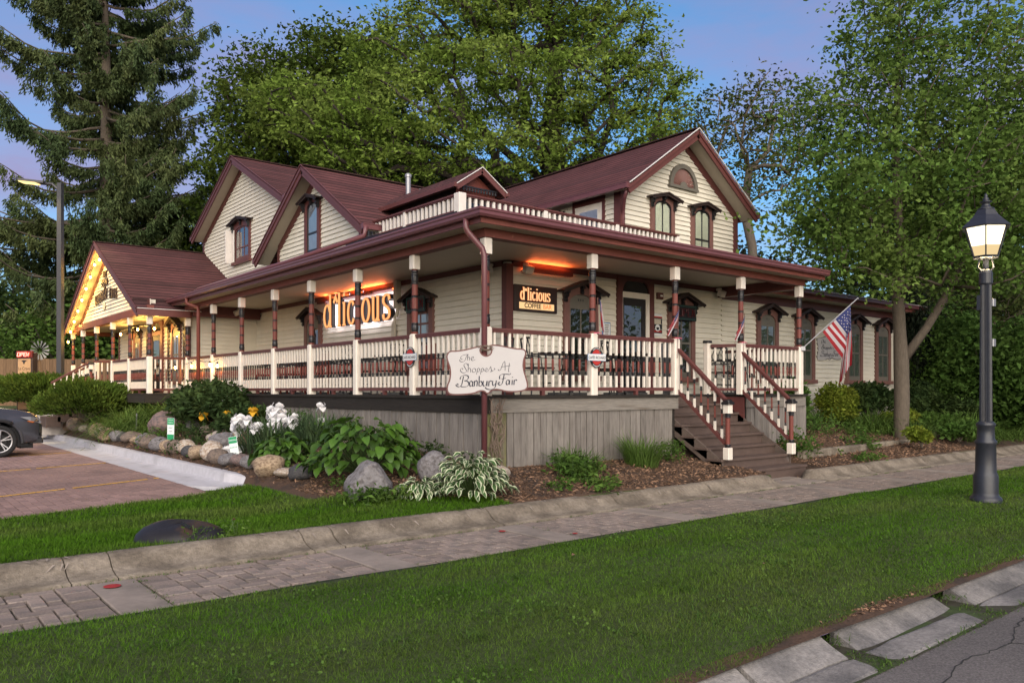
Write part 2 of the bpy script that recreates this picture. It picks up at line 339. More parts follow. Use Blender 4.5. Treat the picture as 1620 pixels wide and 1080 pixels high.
def text(body, M, size, m, parent, name='lettering', sx=1, ext=.004, align='CENTER', bold=0):
    c = bpy.data.curves.new(name, 'FONT'); c.body = body; c.size = size; c.extrude = ext; c.align_x = align; c.align_y = 'CENTER'; c.offset = bold; c.materials.append(m)
    o = link(bpy.data.objects.new(name, c)); adopt(o, parent)
    o.matrix_local = Matrix.Translation(-ORG[o.name]) @ M @ Matrix.Diagonal((sx, 1, 1, 1)); return o
def catmull(P, k=6):
    if len(P) < 3: return [Vector((*p, 0)) for p in P]
    P = [Vector((*p, 0)) for p in P]; Q = [2 * P[0] - P[1]] + P + [2 * P[-1] - P[-2]]; out = []
    for i in range(1, len(Q) - 2):
        for j in range(k):
            t = j / k; a, b, c, d = Q[i - 1], Q[i], Q[i + 1], Q[i + 2]
            out.append(.5 * (2 * b + (c - a) * t + (2 * a - 5 * b + 4 * c - d) * t * t + (3 * b - a - 3 * c + d) * t ** 3))
    return out + [P[-1]]
def pen(mb, strokes, f, thick, thin, ang, z0, z1, mi=0, smooth=True):
    """broad-nib lettering: each stroke becomes a raised ribbon, wide across the nib, narrow along it"""
    nib = Vector((math.cos(ang), math.sin(ang), 0))
    for st in strokes:
        P = catmull([f(*p) for p in st]) if smooth else [Vector((*f(*p), 0)) for p in st]
        lo = []; hi = []
        for i, p in enumerate(P):
            d = P[min(i + 1, len(P) - 1)] - P[max(i - 1, 0)]
            if d.length < 1e-6: d = Vector((1, 0, 0))
            d.normalize(); nrm = Vector((-d.y, d.x, 0)); wd = thin + (thick - thin) * abs(nrm.dot(nib)) ** 1.3
            lo.append(p - nrm * wd / 2); hi.append(p + nrm * wd / 2)
        n = len(P); vs = [(q.x, q.y, z) for z in (z0, z1) for q in lo + hi]
        fs = []
        for i in range(n - 1):
            fs += [(2 * n + i, 2 * n + i + 1, 3 * n + i + 1, 3 * n + i), (i, 2 * n + i, 2 * n + i + 1, i + 1)[::-1], (n + i, 3 * n + i, 3 * n + i + 1, n + i + 1)]
        fs += [(0, n, 3 * n, 2 * n), (n - 1, 2 * n - 1, 4 * n - 1, 3 * n - 1)[::-1]]
        mb.add(vs, fs, mi)
    return mb

# ================================================================== ground, street, sidewalk
DECK = 1.46
def clamp(v, a=0., b=1.): return max(a, min(b, v))
def hh(y): return .42 + .1 * clamp(y, 0, 3) + .04 * clamp(y - 3, 0, 7) + .02 * clamp(y - 10, 0, 14)
def lot_edge(x): return 3.13 + (x + 1.82) * .33
def hgt(x, y):
    if y < -6.40: return -.40
    if y < -3.40:
        t = (y + 6.40) / 3.0
        return -.08 + .12 * t + .05 * math.sin(3.1416 * t) + .018 * mnoise.noise((x * .5, y * .8, 0))
    if y < -1.74: return -.10
    if x < -2.24 and y > min(lot_edge(x) - .1, 2.7): return -.15
    if 4.58 < x < 6.42 and y < -.9: return -.03
    n = .025 * mnoise.noise((x * .9, y * .9, 3))
    tf = clamp((y + 1.74) / 1.74); tl = clamp((x + 2.3) / 2.3)
    if y <= 0:
        if x < 0: return .145 + (.26 * tf * tl - .11 * tf * (1 - tl) * clamp((-x - 2.2) / 1.0)) + n
        b = .145 + .26 * tf
        if x > 6: b += .12 * clamp((x - 6) / 2) * clamp((y + 1.0) / .5)
        return b + n
    if x < 0:
        if x < -2.3: return .145 - .11 * clamp((-x - 2.2) / 1.0) + n
        return .14 + (hh(y) - .14) * tl ** .8 + n
    if y < 2.2 and x > 8.3: return .405 + .12 + .28 * clamp(y / 2) + n
    if x > 18.5: return .5 + .3 * clamp(y / 4) + n
    return .55 + .3 * clamp(y / 12)
def grid(name, xs, ys, mats, sel, kind='structure'):
    V = [(x, y, hgt(x, y)) for y in ys for x in xs]; nx = len(xs); F = []; mi = []
    for j in range(len(ys) - 1):
        for i in range(nx - 1):
            F.append((j * nx + i, j * nx + i + 1, (j + 1) * nx + i + 1, (j + 1) * nx + i)); mi.append(sel((xs[i] + xs[i + 1]) / 2, (ys[j] + ys[j + 1]) / 2))
    return mesh_obj(name, V, F, mats, None, mi, True, kind)
def is_lawn(x, y):
    if y < -1.74: return True
    if x < -2.5: return y < lot_edge(x) + .1
    return y < lot_edge(x) - .3 and y < .30 - 1.25 * (x + 2.3) + .12 * math.sin(5 * x) and x < -.9
def lin(a, b, n): return [a + (b - a) * i / n for i in range(n + 1)]
xs = lin(-14, -8, 8)[:-1] + lin(-8, 9, 150)[:-1] + lin(9, 30, 90)
ys = lin(-6.40, -3.41, 24) + [-3.39, -1.75, -1.735] + lin(-1.70, 4, 56)[1:] + lin(4, 24, 60)[1:]
grid('ground', xs, ys, [M_mulch, M_soil], lambda x, y: 1 if (is_lawn(x, y) and y > -6.30) or y > 19 else 0)
def sheet(name, pts, z, m, kind='structure'):
    return mesh_obj(name, [(x, y, z) for x, y in pts], [tuple(range(len(pts)))], m, None, None, False, kind)
far = MB(); BIG = 420
far.add([(-BIG, 23.9, .9), (BIG, 23.9, .9), (BIG, BIG, 1.2), (-BIG, BIG, 1.2), (-BIG, -1.5, -.02), (-13.9, -1.5, -.02), (-13.9, 23.9, .05), (-BIG, 23.9, .05),
         (29.9, -6.28, .0), (BIG, -6.28, .0), (BIG, 23.9, .5), (29.9, 23.9, .5), (-BIG, -BIG, -.3), (BIG, -BIG, -.3), (BIG, -14.5, -.2), (-BIG, -14.5, -.2)], [(0, 1, 2, 3), (4, 5, 6, 7), (8, 9, 10, 11), (12, 13, 14, 15)])
far.build('field', M_far, None, kind='structure')
sheet('road', [(-BIG, -14.6), (BIG, -14.6), (BIG, -6.50), (-BIG, -6.50)], -.205, M_asph)
# concrete street gutter: separate, tilted and partly sunken slabs along the road
kg = bpy.data.objects.new('street_kerb', None); link(kg); kg['kind'] = 'structure'; ORG[kg.name] = Vector()
def gutter_slab(x0, x1, y0, y1, prof, tilt):
    """one cast piece; profile runs from the road side (0) to the lawn side (1), with a worn wandering back edge"""
    n = 9; vs = []; Wx = x1 - x0; Wy = y1 - y0; k = len(prof)
    for i in range(n + 1):
        u = i / n; j = .022 * mnoise.noise((u * Wx * 3, x0, 0)); ed = .012 * (i in (0, n))
        for v, z in prof:
            vs.append((x0 + u * Wx + .010 * mnoise.noise((v * 5, x0 * 3, i)), y0 + v * Wy + (j if v == 1 else j * .3 if v == 0 else 0), z + tilt * (u - .5) + .004 * mnoise.noise((x0 + u * Wx * 4, v * 4, 5)) - ed))
    m = len(vs); F = []; vs += [(x, y, -.5) for x, y, z in vs]
    for i in range(n):
        F += [(i * k + c, i * k + k + c, i * k + k + c + 1, i * k + c + 1) for c in range(k - 1)]
        F += [(i * k, m + i * k, m + i * k + k, i * k + k), (i * k + k - 1, i * k + 2 * k - 1, m + i * k + 2 * k - 1, m + i * k + k - 1)]
    for i in (0, n): F += [(i * k + c, i * k + c + 1, m + i * k + c + 1, m + i * k + c) for c in range(k - 1)]
    return mesh_obj('concrete_slab', vs, F, M_gut, kg)
for x0, x1, dz, tl in ((-9.4, -6.2, 0, 0), (-6.17, -4.3, .0, .01), (-4.28, -3.02, 0, 0), (-2.99, -2.08, .004, .008), (-1.88, -.30, -.030, -.02), (-.06, 2.6, .006, .012), (2.62, 5.6, 0, 0), (5.62, 9, 0, 0), (9.02, 14, 0, 0), (14.02, 30, 0, 0)):
    gutter_slab(x0, x1, -6.80, -6.575, [(0, -.203), (.1, -.195), (.9, -.186), (1, -.19)], tl * .5)
    gutter_slab(x0 + .01, x1 - .01, -6.565, -6.315, [(0, -.190 + dz), (.06, -.182 + dz), (.45, -.140 + dz), (.85, -.085 + dz), (.97, -.082 + dz), (1, -.095 + dz)], tl)
sheet('soil_strip', [(-12, -6.82), (30, -6.82), (30, -6.2), (-12, -6.2)], -.20, M_sand)
cb = MB()                                                            # wandering crack in the asphalt and the mossy joint by the gutter
for st in ([(-2.9, -7.35), (-2.3, -7.2), (-1.6, -7.05), (-.9, -7.1), (-.2, -6.95), (.4, -7.0), (1.2, -6.92)], [(-.9, -7.1), (-.7, -7.45), (-.2, -7.6), (.5, -7.55)]):
    P = catmull(st, 10); P = [p + Vector((random.uniform(-.02, .02), random.uniform(-.02, .02), 0)) for p in P]
    for a, b in zip(P, P[1:]): cb.bar((a.x, a.y, -.204), (b.x, b.y, -.204), .005 + .007 * random.random(), .004)
cb.build('road_crack', mat('crack_shade', (.03, .03, .03), .95), None, kind='structure')

# rolled kerb: long and short cast pieces between open joints
kb = bpy.data.objects.new('kerb', None); link(kb); kb['kind'] = 'structure'; ORG[kb.name] = Vector()
KPROF = [(-1.60, -.12), (-1.60, .145), (-1.70, .158), (-1.78, .150), (-1.835, .122), (-1.885, .075), (-1.95, .038), (-2.04, .018), (-2.13, .010), (-2.135, -.12)]
def kerb_piece(x0, x1, end=0):
    n = max(2, int((x1 - x0) / .16)); vs = []; F = []; m = len(KPROF); dz = random.uniform(-.006, .006); dy = random.uniform(-.008, .008)
    for i in range(n + 1):
        u = i / n; x = x0 + (x1 - x0) * u
        k = 1.
        if end == 1: k = min(1, (x1 - x) / .22)
        if end == -1: k = min(1, (x - x0) / .18)
        e = .004 if i in (0, n) else 0
        for y, z in KPROF:
            zz = z if z < 0 else z * (.12 + .88 * math.sin(clamp(k) * 1.5708)) + dz - e * (z > .05)
            vs.append((x, y + dy + .006 * mnoise.noise((x * 2.5, z * 9, 0)) + e * .5 * (-1 < y), zz + .004 * mnoise.noise((x * 4, y * 9, 1))))
    for i in range(n):
        for k in range(m): F.append((i * m + k, i * m + (k + 1) % m, (i + 1) * m + (k + 1) % m, (i + 1) * m + k))
    k = len(vs); vs += vs[:m] + vs[n * m:(n + 1) * m]
    F += [tuple(range(k, k + m)), tuple(range(k + 2 * m - 1, k + m - 1, -1))]
    o = mesh_obj('kerb_stone', vs, F, M_conc, kb, None, True); o.data.polygons[-1].use_smooth = False; o.data.polygons[-2].use_smooth = False; return o
ks = [-9.8, -7.79, -7.45, -5.74, -5.40, -3.68, -3.36, -1.73, -1.37, .35, .72, 2.40, 2.76, 4.62]
for a, b in zip(ks, ks[1:]): kerb_piece(a + .005, b - .005, 1 if b == 4.62 else 0)
ks = [5.70, 7.62, 7.95, 9.66, 10.0, 11.7, 12.05, 13.75, 14.1, 17, 20, 25, 30]
for a, b in zip(ks, ks[1:]): kerb_piece(a + .005, b - .005, -1 if a == 5.70 else 0)

# sidewalk: concrete bands, edge strip, and panels of pavers
sw = bpy.data.objects.new('sidewalk', None); link(sw); sw['kind'] = 'structure'; ORG[sw.name] = Vector()
mesh_obj('bedding', [(-12, -3.60, -.028), (30, -3.60, -.028), (30, -2.0, -.028), (-12, -2.0, -.028)], [(0, 1, 2, 3)], M_sand, sw)
slab = MB()
def pslab(x0, x1, y0, y1, z=.0): slab_ = MB().bbox(x0, y0, -.09, x1, y1, z + random.uniform(-.004, .004), .008); slab_.build('concrete_slab', M_slab, sw)
P0 = 2.05
bands = [(-5.64 + P0 * k, -5.28 + P0 * k) for k in range(-2, 12)]
for a, b in bands: pslab(a + .006, b - .006, -3.44, -2.15)
for k, (a, b) in enumerate(bands):
    if 4.2 < a < 5.9: continue
    pslab(a + .006, a + P0 - .006, -3.60, -3.455, -.004)
pslab(4.66, 5.66, -2.135, -1.62, .004)                               # apron in front of the bottom step
pm = {}
def paver_mesh(w_, l_):
    if (w_, l_) not in pm:
        o = MB().bbox(-w_ / 2 + .006, -l_ / 2 + .006, -.08, w_ / 2 - .006, l_ / 2 - .006, 0, .007).build('paver', M_paver); pm[(w_, l_)] = o.data; bpy.data.objects.remove(o)
    return pm[(w_, l_)]
def panel(x0, x1, y0, y1, single, joined):
    q = []; c = (x1 - x0 - .45) / 11; r = (y1 - y0) / 10
    for i in range(5):
        for xx in (x0 + .112, x1 - .112): q.append((xx, y0 + (i + .5) * (y1 - y0) / 5, .225, (y1 - y0) / 5))
    X0 = x0 + .225; used = set()
    for i in range(11):
        for j in range(10):
            if (i, j) in used: continue
            k = (i - j) % 4; used.add((i, j)); w_, l_, cx, cy = 1, 1, i + .5, j + .5
            if k == 0 and i < 10: used.add((i + 1, j)); w_ = 2; cx = i + 1
            elif k == 3 and j < 9: used.add((i, j + 1)); l_ = 2; cy = j + 1
            q.append((X0 + cx * c, y0 + cy * r, w_ * c, l_ * r))
    for cx, cy, w_, l_ in q:
        dz = random.uniform(-.011, .004); M = Matrix.Translation((cx, cy, dz)) @ Matrix.Rotation(random.uniform(-.025, .025), 4, 'Z') @ Matrix.Rotation(random.uniform(-.02, .02), 4, 'X')
        if single[0] > 0: copy_as(paver_mesh(round(w_, 3), round(l_, 3)), 'paver', sw, M); single[0] -= 1
        else: joined.M = M; joined.bbox(-w_ / 2 + .006, -l_ / 2 + .006, -.08, w_ / 2 - .006, l_ / 2 - .006, 0, .007); joined.M = None
single = [290]; joined = MB()
for (a, b), (a2, b2) in sorted(zip(bands, bands[1:]), key=lambda t: abs(t[0][0] + 4.6)):
    if b > -9: panel(b + .004, a2 - .004, -3.44, -2.15, single, joined)
o = joined.build('paver_field', M_paver, sw); o['kind'] = 'stuff'
spot = MB()
for x, y, r in ((-5.50, -2.36, .065), (-1.62, -2.40, .04), (-1.1, -3.0, .03)): spot.lathe([(r, 0), (r * .98, .0015)], 14, (x, y, .006))
spot.build('paint_mark', M_red, sw)

# parking lot: pavers by the lawn one by one, the rest as one sheet; new concrete kerb along the bed
pl = bpy.data.objects.new('parking_lot', None); link(pl); pl['kind'] = 'structure'; ORG[pl.name] = Vector()
mesh_obj('bedding', [(-14, -.9, -.005), (-1.9, 3.11, -.005), (-2.93, 3.3, -.005), (-2.93, 24, -.005), (-14, 24, -.005)], [(0, 1, 2, 3, 4)], M_sand, pl)
one = MB().bbox(-.053, -.108, -.06, .053, .108, 0, .005).build('paver', M_lotp); od = one.data; bpy.data.objects.remove(one)
cnt = 0; jl = MB(); row = 0; cells = []
for i in range(48):
    x = -3.06 - i * .112
    for j in range(50):
        y = .2 + j * .222 + (i % 2) * .111
        if y < lot_edge(x) - .12 or y > 9.0: continue
        cells.append((math.hypot(x + 7.0, y + 9.15), x, y))
cells.sort()
for d, x, y in cells:
    if x < -6.9: continue
    M = Matrix.Translation((x, y, .02 + random.uniform(-.004, .003)))
    if cnt < 290: copy_as(od, 'paver', pl, M); cnt += 1
    else: jl.M = M; jl.bbox(-.053, -.108, -.06, .053, .108, 0, .005)
jl.M = None
o = jl.build('paver_field', M_lotp, pl); o['kind'] = 'stuff'
mesh_obj('far_paving', [(-14, 9.05, .016), (-3.0, 9.05, .016), (-3.0, 24, .016), (-14, 24, .016)], [(0, 1, 2, 3)], M_lotfar, pl)
yl = MB()
for x0, y0, x1, y1 in ((-7.2, 3.45, -3.03, 5.35), (-6.9, 7.65, -3.05, 9.1), (-7.2, 11.2, -3.05, 12.7)):
    n = 40
    for k in range(n):
        if random.random() < .06: continue
        a = k / n; b = (k + .93) / n; P = lambda t: (x0 + (x1 - x0) * t, y0 + (y1 - y0) * t)
        (ax, ay), (bx, by) = P(a), P(b); yl.add([(ax, ay - .045, .0255), (bx, by - .045, .0255), (bx, by + .045, .0255), (ax, ay + .045, .0255)], [(0, 1, 2, 3)])
yl.build('painted_line', M_yellow, pl)
wk = bpy.data.objects.new('white_kerb', None); link(wk); wk['kind'] = 'structure'; ORG[wk.name] = Vector()
WP = [(-2.22, -.1), (-2.22, .185), (-2.37, .195), (-2.41, .18), (-2.44, .045), (-2.58, .026), (-3.0, .022), (-3.0, -.1)]
ys_ = [2.75, 3.9, 6.1, 8.6, 11.2, 13.8, 16.4, 19, 21.6, 24]
for a, b in zip(ys_, ys_[1:]):
    n = 8; vs = []; F = []; m = len(WP)
    for i in range(n + 1):
        y = a + .006 + (b - a - .012) * i / n; k = clamp((y - 2.55) / 1.3)
        for x, z in WP: vs.append((x + (.55 * (1 - k) if x > -2.5 else .95 * (1 - k) * (x < -2.9)), y, z if z <= .03 else max(.028, z * (.25 + .75 * k))))
    for i in range(n):
        for k in range(m): F.append((i * m + k, (i + 1) * m + k, (i + 1) * m + (k + 1) % m, i * m + (k + 1) % m))
    F += [tuple(range(m - 1, -1, -1)), tuple(range(n * m, (n + 1) * m))]
    mesh_obj('kerb_stone', vs, F, M_newc, wk, None, False)

# ================================================================== the house
house = thing('cafe_building', 'cream clapboard Victorian house with maroon roofs and a wraparound porch', 'building', (2.05, 2.05, DECK))
def part(name, mb, m, parent=house, smooth=False): return mb.build(name, m, parent, smooth)
def data_of(mb, name, m, smooth=False):
    o = mb.build(name, m, None, smooth, local=True); d = o.data; bpy.data.objects.remove(o); return d
def span(poly, v):
    xs_ = []
    for (a, b), (c, d) in zip(poly, poly[1:] + poly[:1]):
        if (b <= v < d) or (d <= v < b): xs_.append(a + (c - a) * (v - b) / (d - b))
    return (min(xs_), max(xs_)) if len(xs_) >= 2 else None
def wall(M, poly, m=M_cream, expo=.115):
    """a wall of lapped clapboards: backing panel, then one board per course cut to the outline"""
    wl = part('wall', MB(M).prism(poly, -.14, 0), m)
    v = min(p[1] for p in poly); top = max(p[1] for p in poly); k = 0
    while v < top - .03:
        v1 = min(v + expo, top - .002); a = span(poly, v + .002); b = span(poly, v1 - .002)
        if a and b:
            wv = .002 * random.uniform(-1, 1)
            vs = [(a[0], v + wv, .002), (a[1], v + wv, .002), (a[1], v + wv, .034), (a[0], v + wv, .034), (b[0], v1, .002), (b[1], v1, .002), (b[1], v1, .004), (b[0], v1, .004)]
            MB(M).add(vs, [(0, 1, 2, 3), (4, 7, 6, 5), (3, 2, 6, 7), (0, 3, 7, 4), (1, 5, 6, 2)]).build('siding_board', m, wl)
        v += expo
    return wl
W = 2.05
wall(FY(0, W, 0), [(2.05, DECK), (8.45, DECK), (8.45, 3.9), (2.05, 3.9)])
wall(FY(0, W, 0), [(8.46, .62), (17.35, .62), (17.35, 3.82), (8.46, 3.82)])
wall(FX(W, 0, 0), [(-13.85, DECK), (-2.05, DECK), (-2.05, 3.9), (-13.85, 3.9)])
wall(FY(0, 13.85, 0), [(.16, DECK), (2.05, DECK), (2.05, 3.9), (.16, 3.9)])
wall(FX(.14, 0, 0), [(-21.7, DECK), (-13.87, DECK), (-13.87, 3.75), (-21.7, 3.75)])
def trim(M, u0, v0, u1, v1, d=.035, name='corner_board', m=M_maroon, d0=0): return part(name, MB(M).box(u0, v0, d0, u1, v1, d), m)
trim(FY(0, W, 0), 2.00, DECK, 2.16, 3.84, .045); trim(FX(W, 0, 0), -2.15, DECK, -2.05, 3.84, .045)
trim(FY(0, W, 0), 2.16, 3.80, 8.4, 3.9, .05, 'frieze_board'); trim(FX(W, 0, 0), -13.8, 3.80, -2.15, 3.9, .05, 'frieze_board')
trim(FY(0, W, 0), 8.46, 3.66, 17.4, 3.86, .045, 'frieze_board'); trim(FY(0, W, 0), 17.24, .62, 17.36, 3.66, .04)
trim(FX(.14, 0, 0), -13.98, DECK, -13.82, 3.7, .045); trim(FX(.14, 0, 0), -21.75, DECK, -21.6, 3.7, .045)
part('wall', MB().box(17.22, 2.06, .6, 17.35, 9, 3.8), M_cream); part('wall', MB().box(2.2, 11.0, .7, 17.2, 11.2, 4.4), M_cream)

def window(M, w=.92, ow=.32, z1=1.52, rise=.17, style='main', back=M_curtain, hood_w=.60, peak=1.96, eave=1.72, sill=.1, frame=M_sash, muntin=True, casing=M_casing, mid=.86, flat=False, lights=1, hood_d=.24):
    """hooded sash window; origin at the middle of its sill on the wall face"""
    M = M @ Matrix.Translation((0, 0, .012)); n = 12; hw = w / 2; arc = [(ow * -math.cos(math.pi * i / n), z1 + rise * math.sin(math.pi * i / n)) for i in range(n + 1)]
    d = .065; c = MB(M)
    c.box(-hw, sill, .0, -ow, z1, d); c.box(ow, sill, .0, hw, z1, d)
    topz = lambda u: eave + (peak - .05 - eave) * (1 - abs(u) / hw)
    for (a, b), (a2, b2) in zip(arc, arc[1:]):
        t0, t1 = topz(a), topz(a2)
        c.add([(a, b, d), (a2, b2, d), (a2, t1, d), (a, t0, d), (a, b, 0), (a2, b2, 0)], [(0, 1, 2, 3), (1, 0, 4, 5)])
    for s in (-1, 1): c.add([(s * hw, z1, d), (s * ow, z1, d), (s * ow, topz(ow), d), (s * hw, topz(hw), d), (s * hw, z1, 0), (s * hw, topz(hw), 0)], [(0, 1, 2, 3), (0, 3, 5, 4)])
    win = part('window', c, casing)
    MB(M).box(-hw - .05, 0, 0, hw + .05, sill, .11).build('sill', casing, win)
    h = MB(M)
    for s in (-1, 1):
        a = (s * (hood_w + .02), eave + .01); b = (0, peak)
        h.add([(a[0], a[1], -.0), (b[0], b[1], 0), (b[0], b[1], hood_d), (a[0], a[1], hood_d), (a[0], a[1] - .035, 0), (b[0], b[1] - .035, 0), (b[0], b[1] - .035, hood_d), (a[0], a[1] - .035, hood_d)],
              [(0, 3, 2, 1), (4, 5, 6, 7), (3, 7, 6, 2), (0, 4, 7, 3)])
        h.add([(a[0], a[1] - .03, hood_d - .03), (b[0], b[1] - .03, hood_d - .03), (b[0], b[1] - .085, hood_d - .03), (a[0], a[1] - .075, hood_d - .03)], [(0, 1, 2, 3)])
    h.build('hood', M_hood, win)
    for u in (-hw + .02, 0, hw - .02):
        t = eave + (peak - eave) * (1 - abs(u) / hood_w) - .04
        prof = [(0.06, t), (hood_d - .05, t), (hood_d - .05, t - .05), (hood_d - .1, t - .07), (hood_d - .09, t - .12), (hood_d - .14, t - .14), (hood_d - .12, t - .19), (.10, t - .23), (.06, t - .21)]
        b = MB(M @ Matrix(((0, 0, 1, u - .045), (0, 1, 0, 0), (1, 0, 0, 0), (0, 0, 0, 1)))); b.prism(prof, 0, .07); b.build('bracket', M_black, win)
    b = MB(M); f = .045; zt = z1 - .02
    b.box(-ow, sill, .012, -ow + f, z1, .042); b.box(ow - f, sill, .012, ow, z1, .042); b.box(-ow + f, sill, .012, ow - f, sill + .12, .042)
    if style == 'main':
        b.box(-ow + f, zt - .10, .012, ow - f, zt + .02, .040); b.prism([(a * .995, q - .004) for a, q in arc], .014, .036)
        for u in (-.06, 0, .06): b.add([(u + .014 * math.cos(k), z1 + .06 + .03 * math.sin(k), .0375) for k in np.linspace(0, 5.5, 8)], [tuple(range(8))], 1)
    else:
        for (a, q), (a2, q2) in zip(arc, arc[1:]): b.add([(a, q, .042), (a2, q2, .042), (a2 * .87, q2 - .04, .042), (a * .87, q - .04, .042)], [(3, 2, 1, 0)])
        zt = z1 + rise - .03
    b.box(-ow + f, mid - .022, .012, ow - f, mid + .022, .046)
    if muntin:
        for k in range(lights):
            u = -ow + 2 * ow * (k + 1) / (lights + 1); b.box(u - .014, sill + .12, .013, u + .014, zt - .02, .041)
    b.build('sash', [frame, M_black], win)
    gp = [(-ow + .02, sill + .08)] + [(ow - .02, sill + .08)] + [(a * .95, q - .02) for a, q in arc[::-1]]
    MB(M).add([(u, v, .030) for u, v in gp], [tuple(range(len(gp)))]).build('pane', M_glass, win)
    MB(M).add([(u, v, .026) for u, v in gp], [tuple(range(len(gp)))]).build('curtain_or_dark', back, win)  # curtain or blind; with M_dark a near-black sheet standing in for the unlit room
    return win
SILL = 1.72
for x, bk in ((3.87, M_dark), (6.96, M_dark), (10.30, M_curtain), (12.02, M_curtain), (14.58, M_curtain), (16.28, M_curtain)): window(FY(x, W, SILL), back=bk)
wl1 = window(FX(W, 9.95, SILL), back=M_dark, w=1.0, ow=.34); wl2 = window(FX(W, 4.86, SILL), back=M_lace, w=.98, ow=.35, frame=M_casing, mid=1.2)
for y in (15.0, 19.2): window(FX(.14, y, SILL), back=M_lace, w=.9, ow=.30)
def doorway(M, w, top, ow, oh, arch, m_frame, handle_side=1):
    """front door: maroon casing to the ceiling, arched dark transom, painted jamb, glazed dark leaf"""
    M = M @ Matrix.Translation((0, 0, .018)); hw = w / 2; c = MB(M); n = 10
    c.box(-hw, 0, 0, -ow, top, .06); c.box(ow, 0, 0, hw, top, .06)
    arc = [(-ow * math.cos(math.pi * i / n), oh + .06 + arch * math.sin(math.pi * i / n)) for i in range(n + 1)]
    for (a, b), (a2, b2) in zip(arc, arc[1:]): c.add([(a, b, .06), (a2, b2, .06), (a2, top, .06), (a, top, .06), (a, b, 0), (a2, b2, 0)], [(0, 1, 2, 3), (1, 0, 4, 5)])
    d = part('door', c, M_maroon)
    MB(M).prism([(a * .99, b - .005) for a, b in arc], .004, .03).build('transom_pane', M_carglass, d)
    f = MB(M); j = .07
    f.box(-ow, 0, .0, -ow + .02, oh + .06, .05); f.box(ow - .11, 0, 0, ow, oh + .06, .05); f.box(-ow + .02, oh - .06, 0, ow - .11, oh + .06, .048)
    f.build('jamb', m_frame, d)
    lf = MB(M); a0, a1 = -ow + .02, ow - .11
    lf.box(a0, .01, .002, a1, .34, .035); lf.box(a0, oh - .22, .002, a1, oh - .06, .035); lf.box(a0, .34, .002, a0 + .05, oh - .22, .035); lf.box(a1 - .12, .34, .002, a1, oh - .22, .035)
    lf.build('door_leaf', M_door, d)
    MB(M).add([(a0 + .05, .34, .024), (a1 - .12, .34, .024), (a1 - .12, oh - .22, .024), (a0 + .05, oh - .22, .024)], [(0, 1, 2, 3)]).build('pane', M_glass, d)
    MB(M).add([(a0 + .05, .34, .020), (a1 - .12, .34, .020), (a1 - .12, oh - .22, .020), (a0 + .05, oh - .22, .020)], [(0, 1, 2, 3)]).build('dark_backing', M_dark, d)  # near-black sheet stands in for the unlit room behind the glass
    MB(M).tube([(a1 - .16, .85, .035), (a1 - .16, .85, .08), (a1 - .16, 1.15, .08), (a1 - .16, 1.15, .035)], .011).build('handle', M_casing, d)
    return d
doorway(FY(5.46, W, DECK), 1.12, 2.40, .42, 2.05, .30, M_white)
doorway(FX(.14, 16.95, DECK), 1.3, 2.22, .5, 1.85, .28, M_casing)
for y in (14.28, 15.78, 18.05, 20.3):                                # dark ladder-like ornaments between the pavilion windows
    b = MB(FX(.14, y, SILL + .1)); b.box(-.08, 0, .024, -.05, 1.6, .05); b.box(.05, 0, .024, .08, 1.6, .05)
    for k in range(9): b.box(-.05, .02 + k * .19, .026, .05, .10 + k * .19, .046)
    part('wall_ornament', b, M_hood)

# deck, skirt, ceiling, beams
dk = MB(); dk.box(-.13, -.13, DECK - .045, 4.22, 2.05, DECK); dk.box(6.36, -.13, DECK - .045, 8.48, 2.05, DECK); dk.box(4.22, .64, DECK - .045, 6.36, 2.05, DECK)
dk.box(-.13, 2.05, DECK - .045, 2.05, 13.85, DECK); dk.box(-1.15, 13.5, DECK - .045, .14, 22.2, DECK)
part('deck', dk, M_darkboard)
part('fascia_board', MB().box(.02, -.10, 1.21, 4.24, -.065, DECK - .045), M_greyrail); part('fascia_board', MB().box(6.34, -.10, 1.21, 8.46, -.065, DECK - .045), M_greyrail)
part('fascia_board', MB().box(-.10, -.10, 1.20, .02, -.06, DECK - .045), M_darkboard)
for a, b in ((-.06, 3.2), (3.205, 6.4), (6.405, 9.6), (9.605, 13.5)): part('fascia_board', MB().box(-.10, a, 1.20 - .008 * (a > 3), -.06, b, DECK - .045), M_darkboard)
part('fascia_board', MB().box(-1.16, 13.46, 1.20, -.1, 13.5, DECK - .05), M_darkboard); part('fascia_board', MB().box(-1.18, 13.5, 1.20, -1.15, 22.2, DECK - .05), M_darkboard)
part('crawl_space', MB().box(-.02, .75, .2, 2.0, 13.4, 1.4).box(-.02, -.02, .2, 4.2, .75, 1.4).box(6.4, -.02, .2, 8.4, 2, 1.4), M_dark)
sk = part('porch_skirt', MB().box(-.045, -.045, .3, -.02, 13.4, 1.22), M_darkboard)
y = -.02
while y < 13.3:
    wd = random.uniform(.10, .135); t = random.uniform(0, .012); z0 = hgt(-.06, max(y, .05)) - .1 + random.uniform(0, .05)
    if y < 9: MB().box(-.068 - t, y + .005, z0, -.046, y + wd - .005, 1.20 + random.uniform(-.004, 0)).build('skirt_board', M_grey, sk)
    y += wd
x = -.05
sk2 = part('porch_skirt', MB().box(-.02, -.045, .3, 4.2, -.02, 1.22).box(6.4, -.045, .3, 8.4, -.02, 1.22), M_darkboard)
while x < 8.4:
    wd = random.uniform(.11, .145); t = random.uniform(0, .012)
    if 4.2 < x + wd and x < 6.37: x = 6.37 if x < 6.3 else x; wd = .12
    if not (4.1 < x < 6.36): MB().box(x + .005, -.068 - t, hgt(x, -.06) - .1, x + wd - .005, -.046, 1.21).build('skirt_board', M_moss if x < .30 else M_grey, sk2)
    x += wd
part('skirt_side', MB().box(8.44, -.05, .4, 8.47, 2.0, 1.4), M_grey)
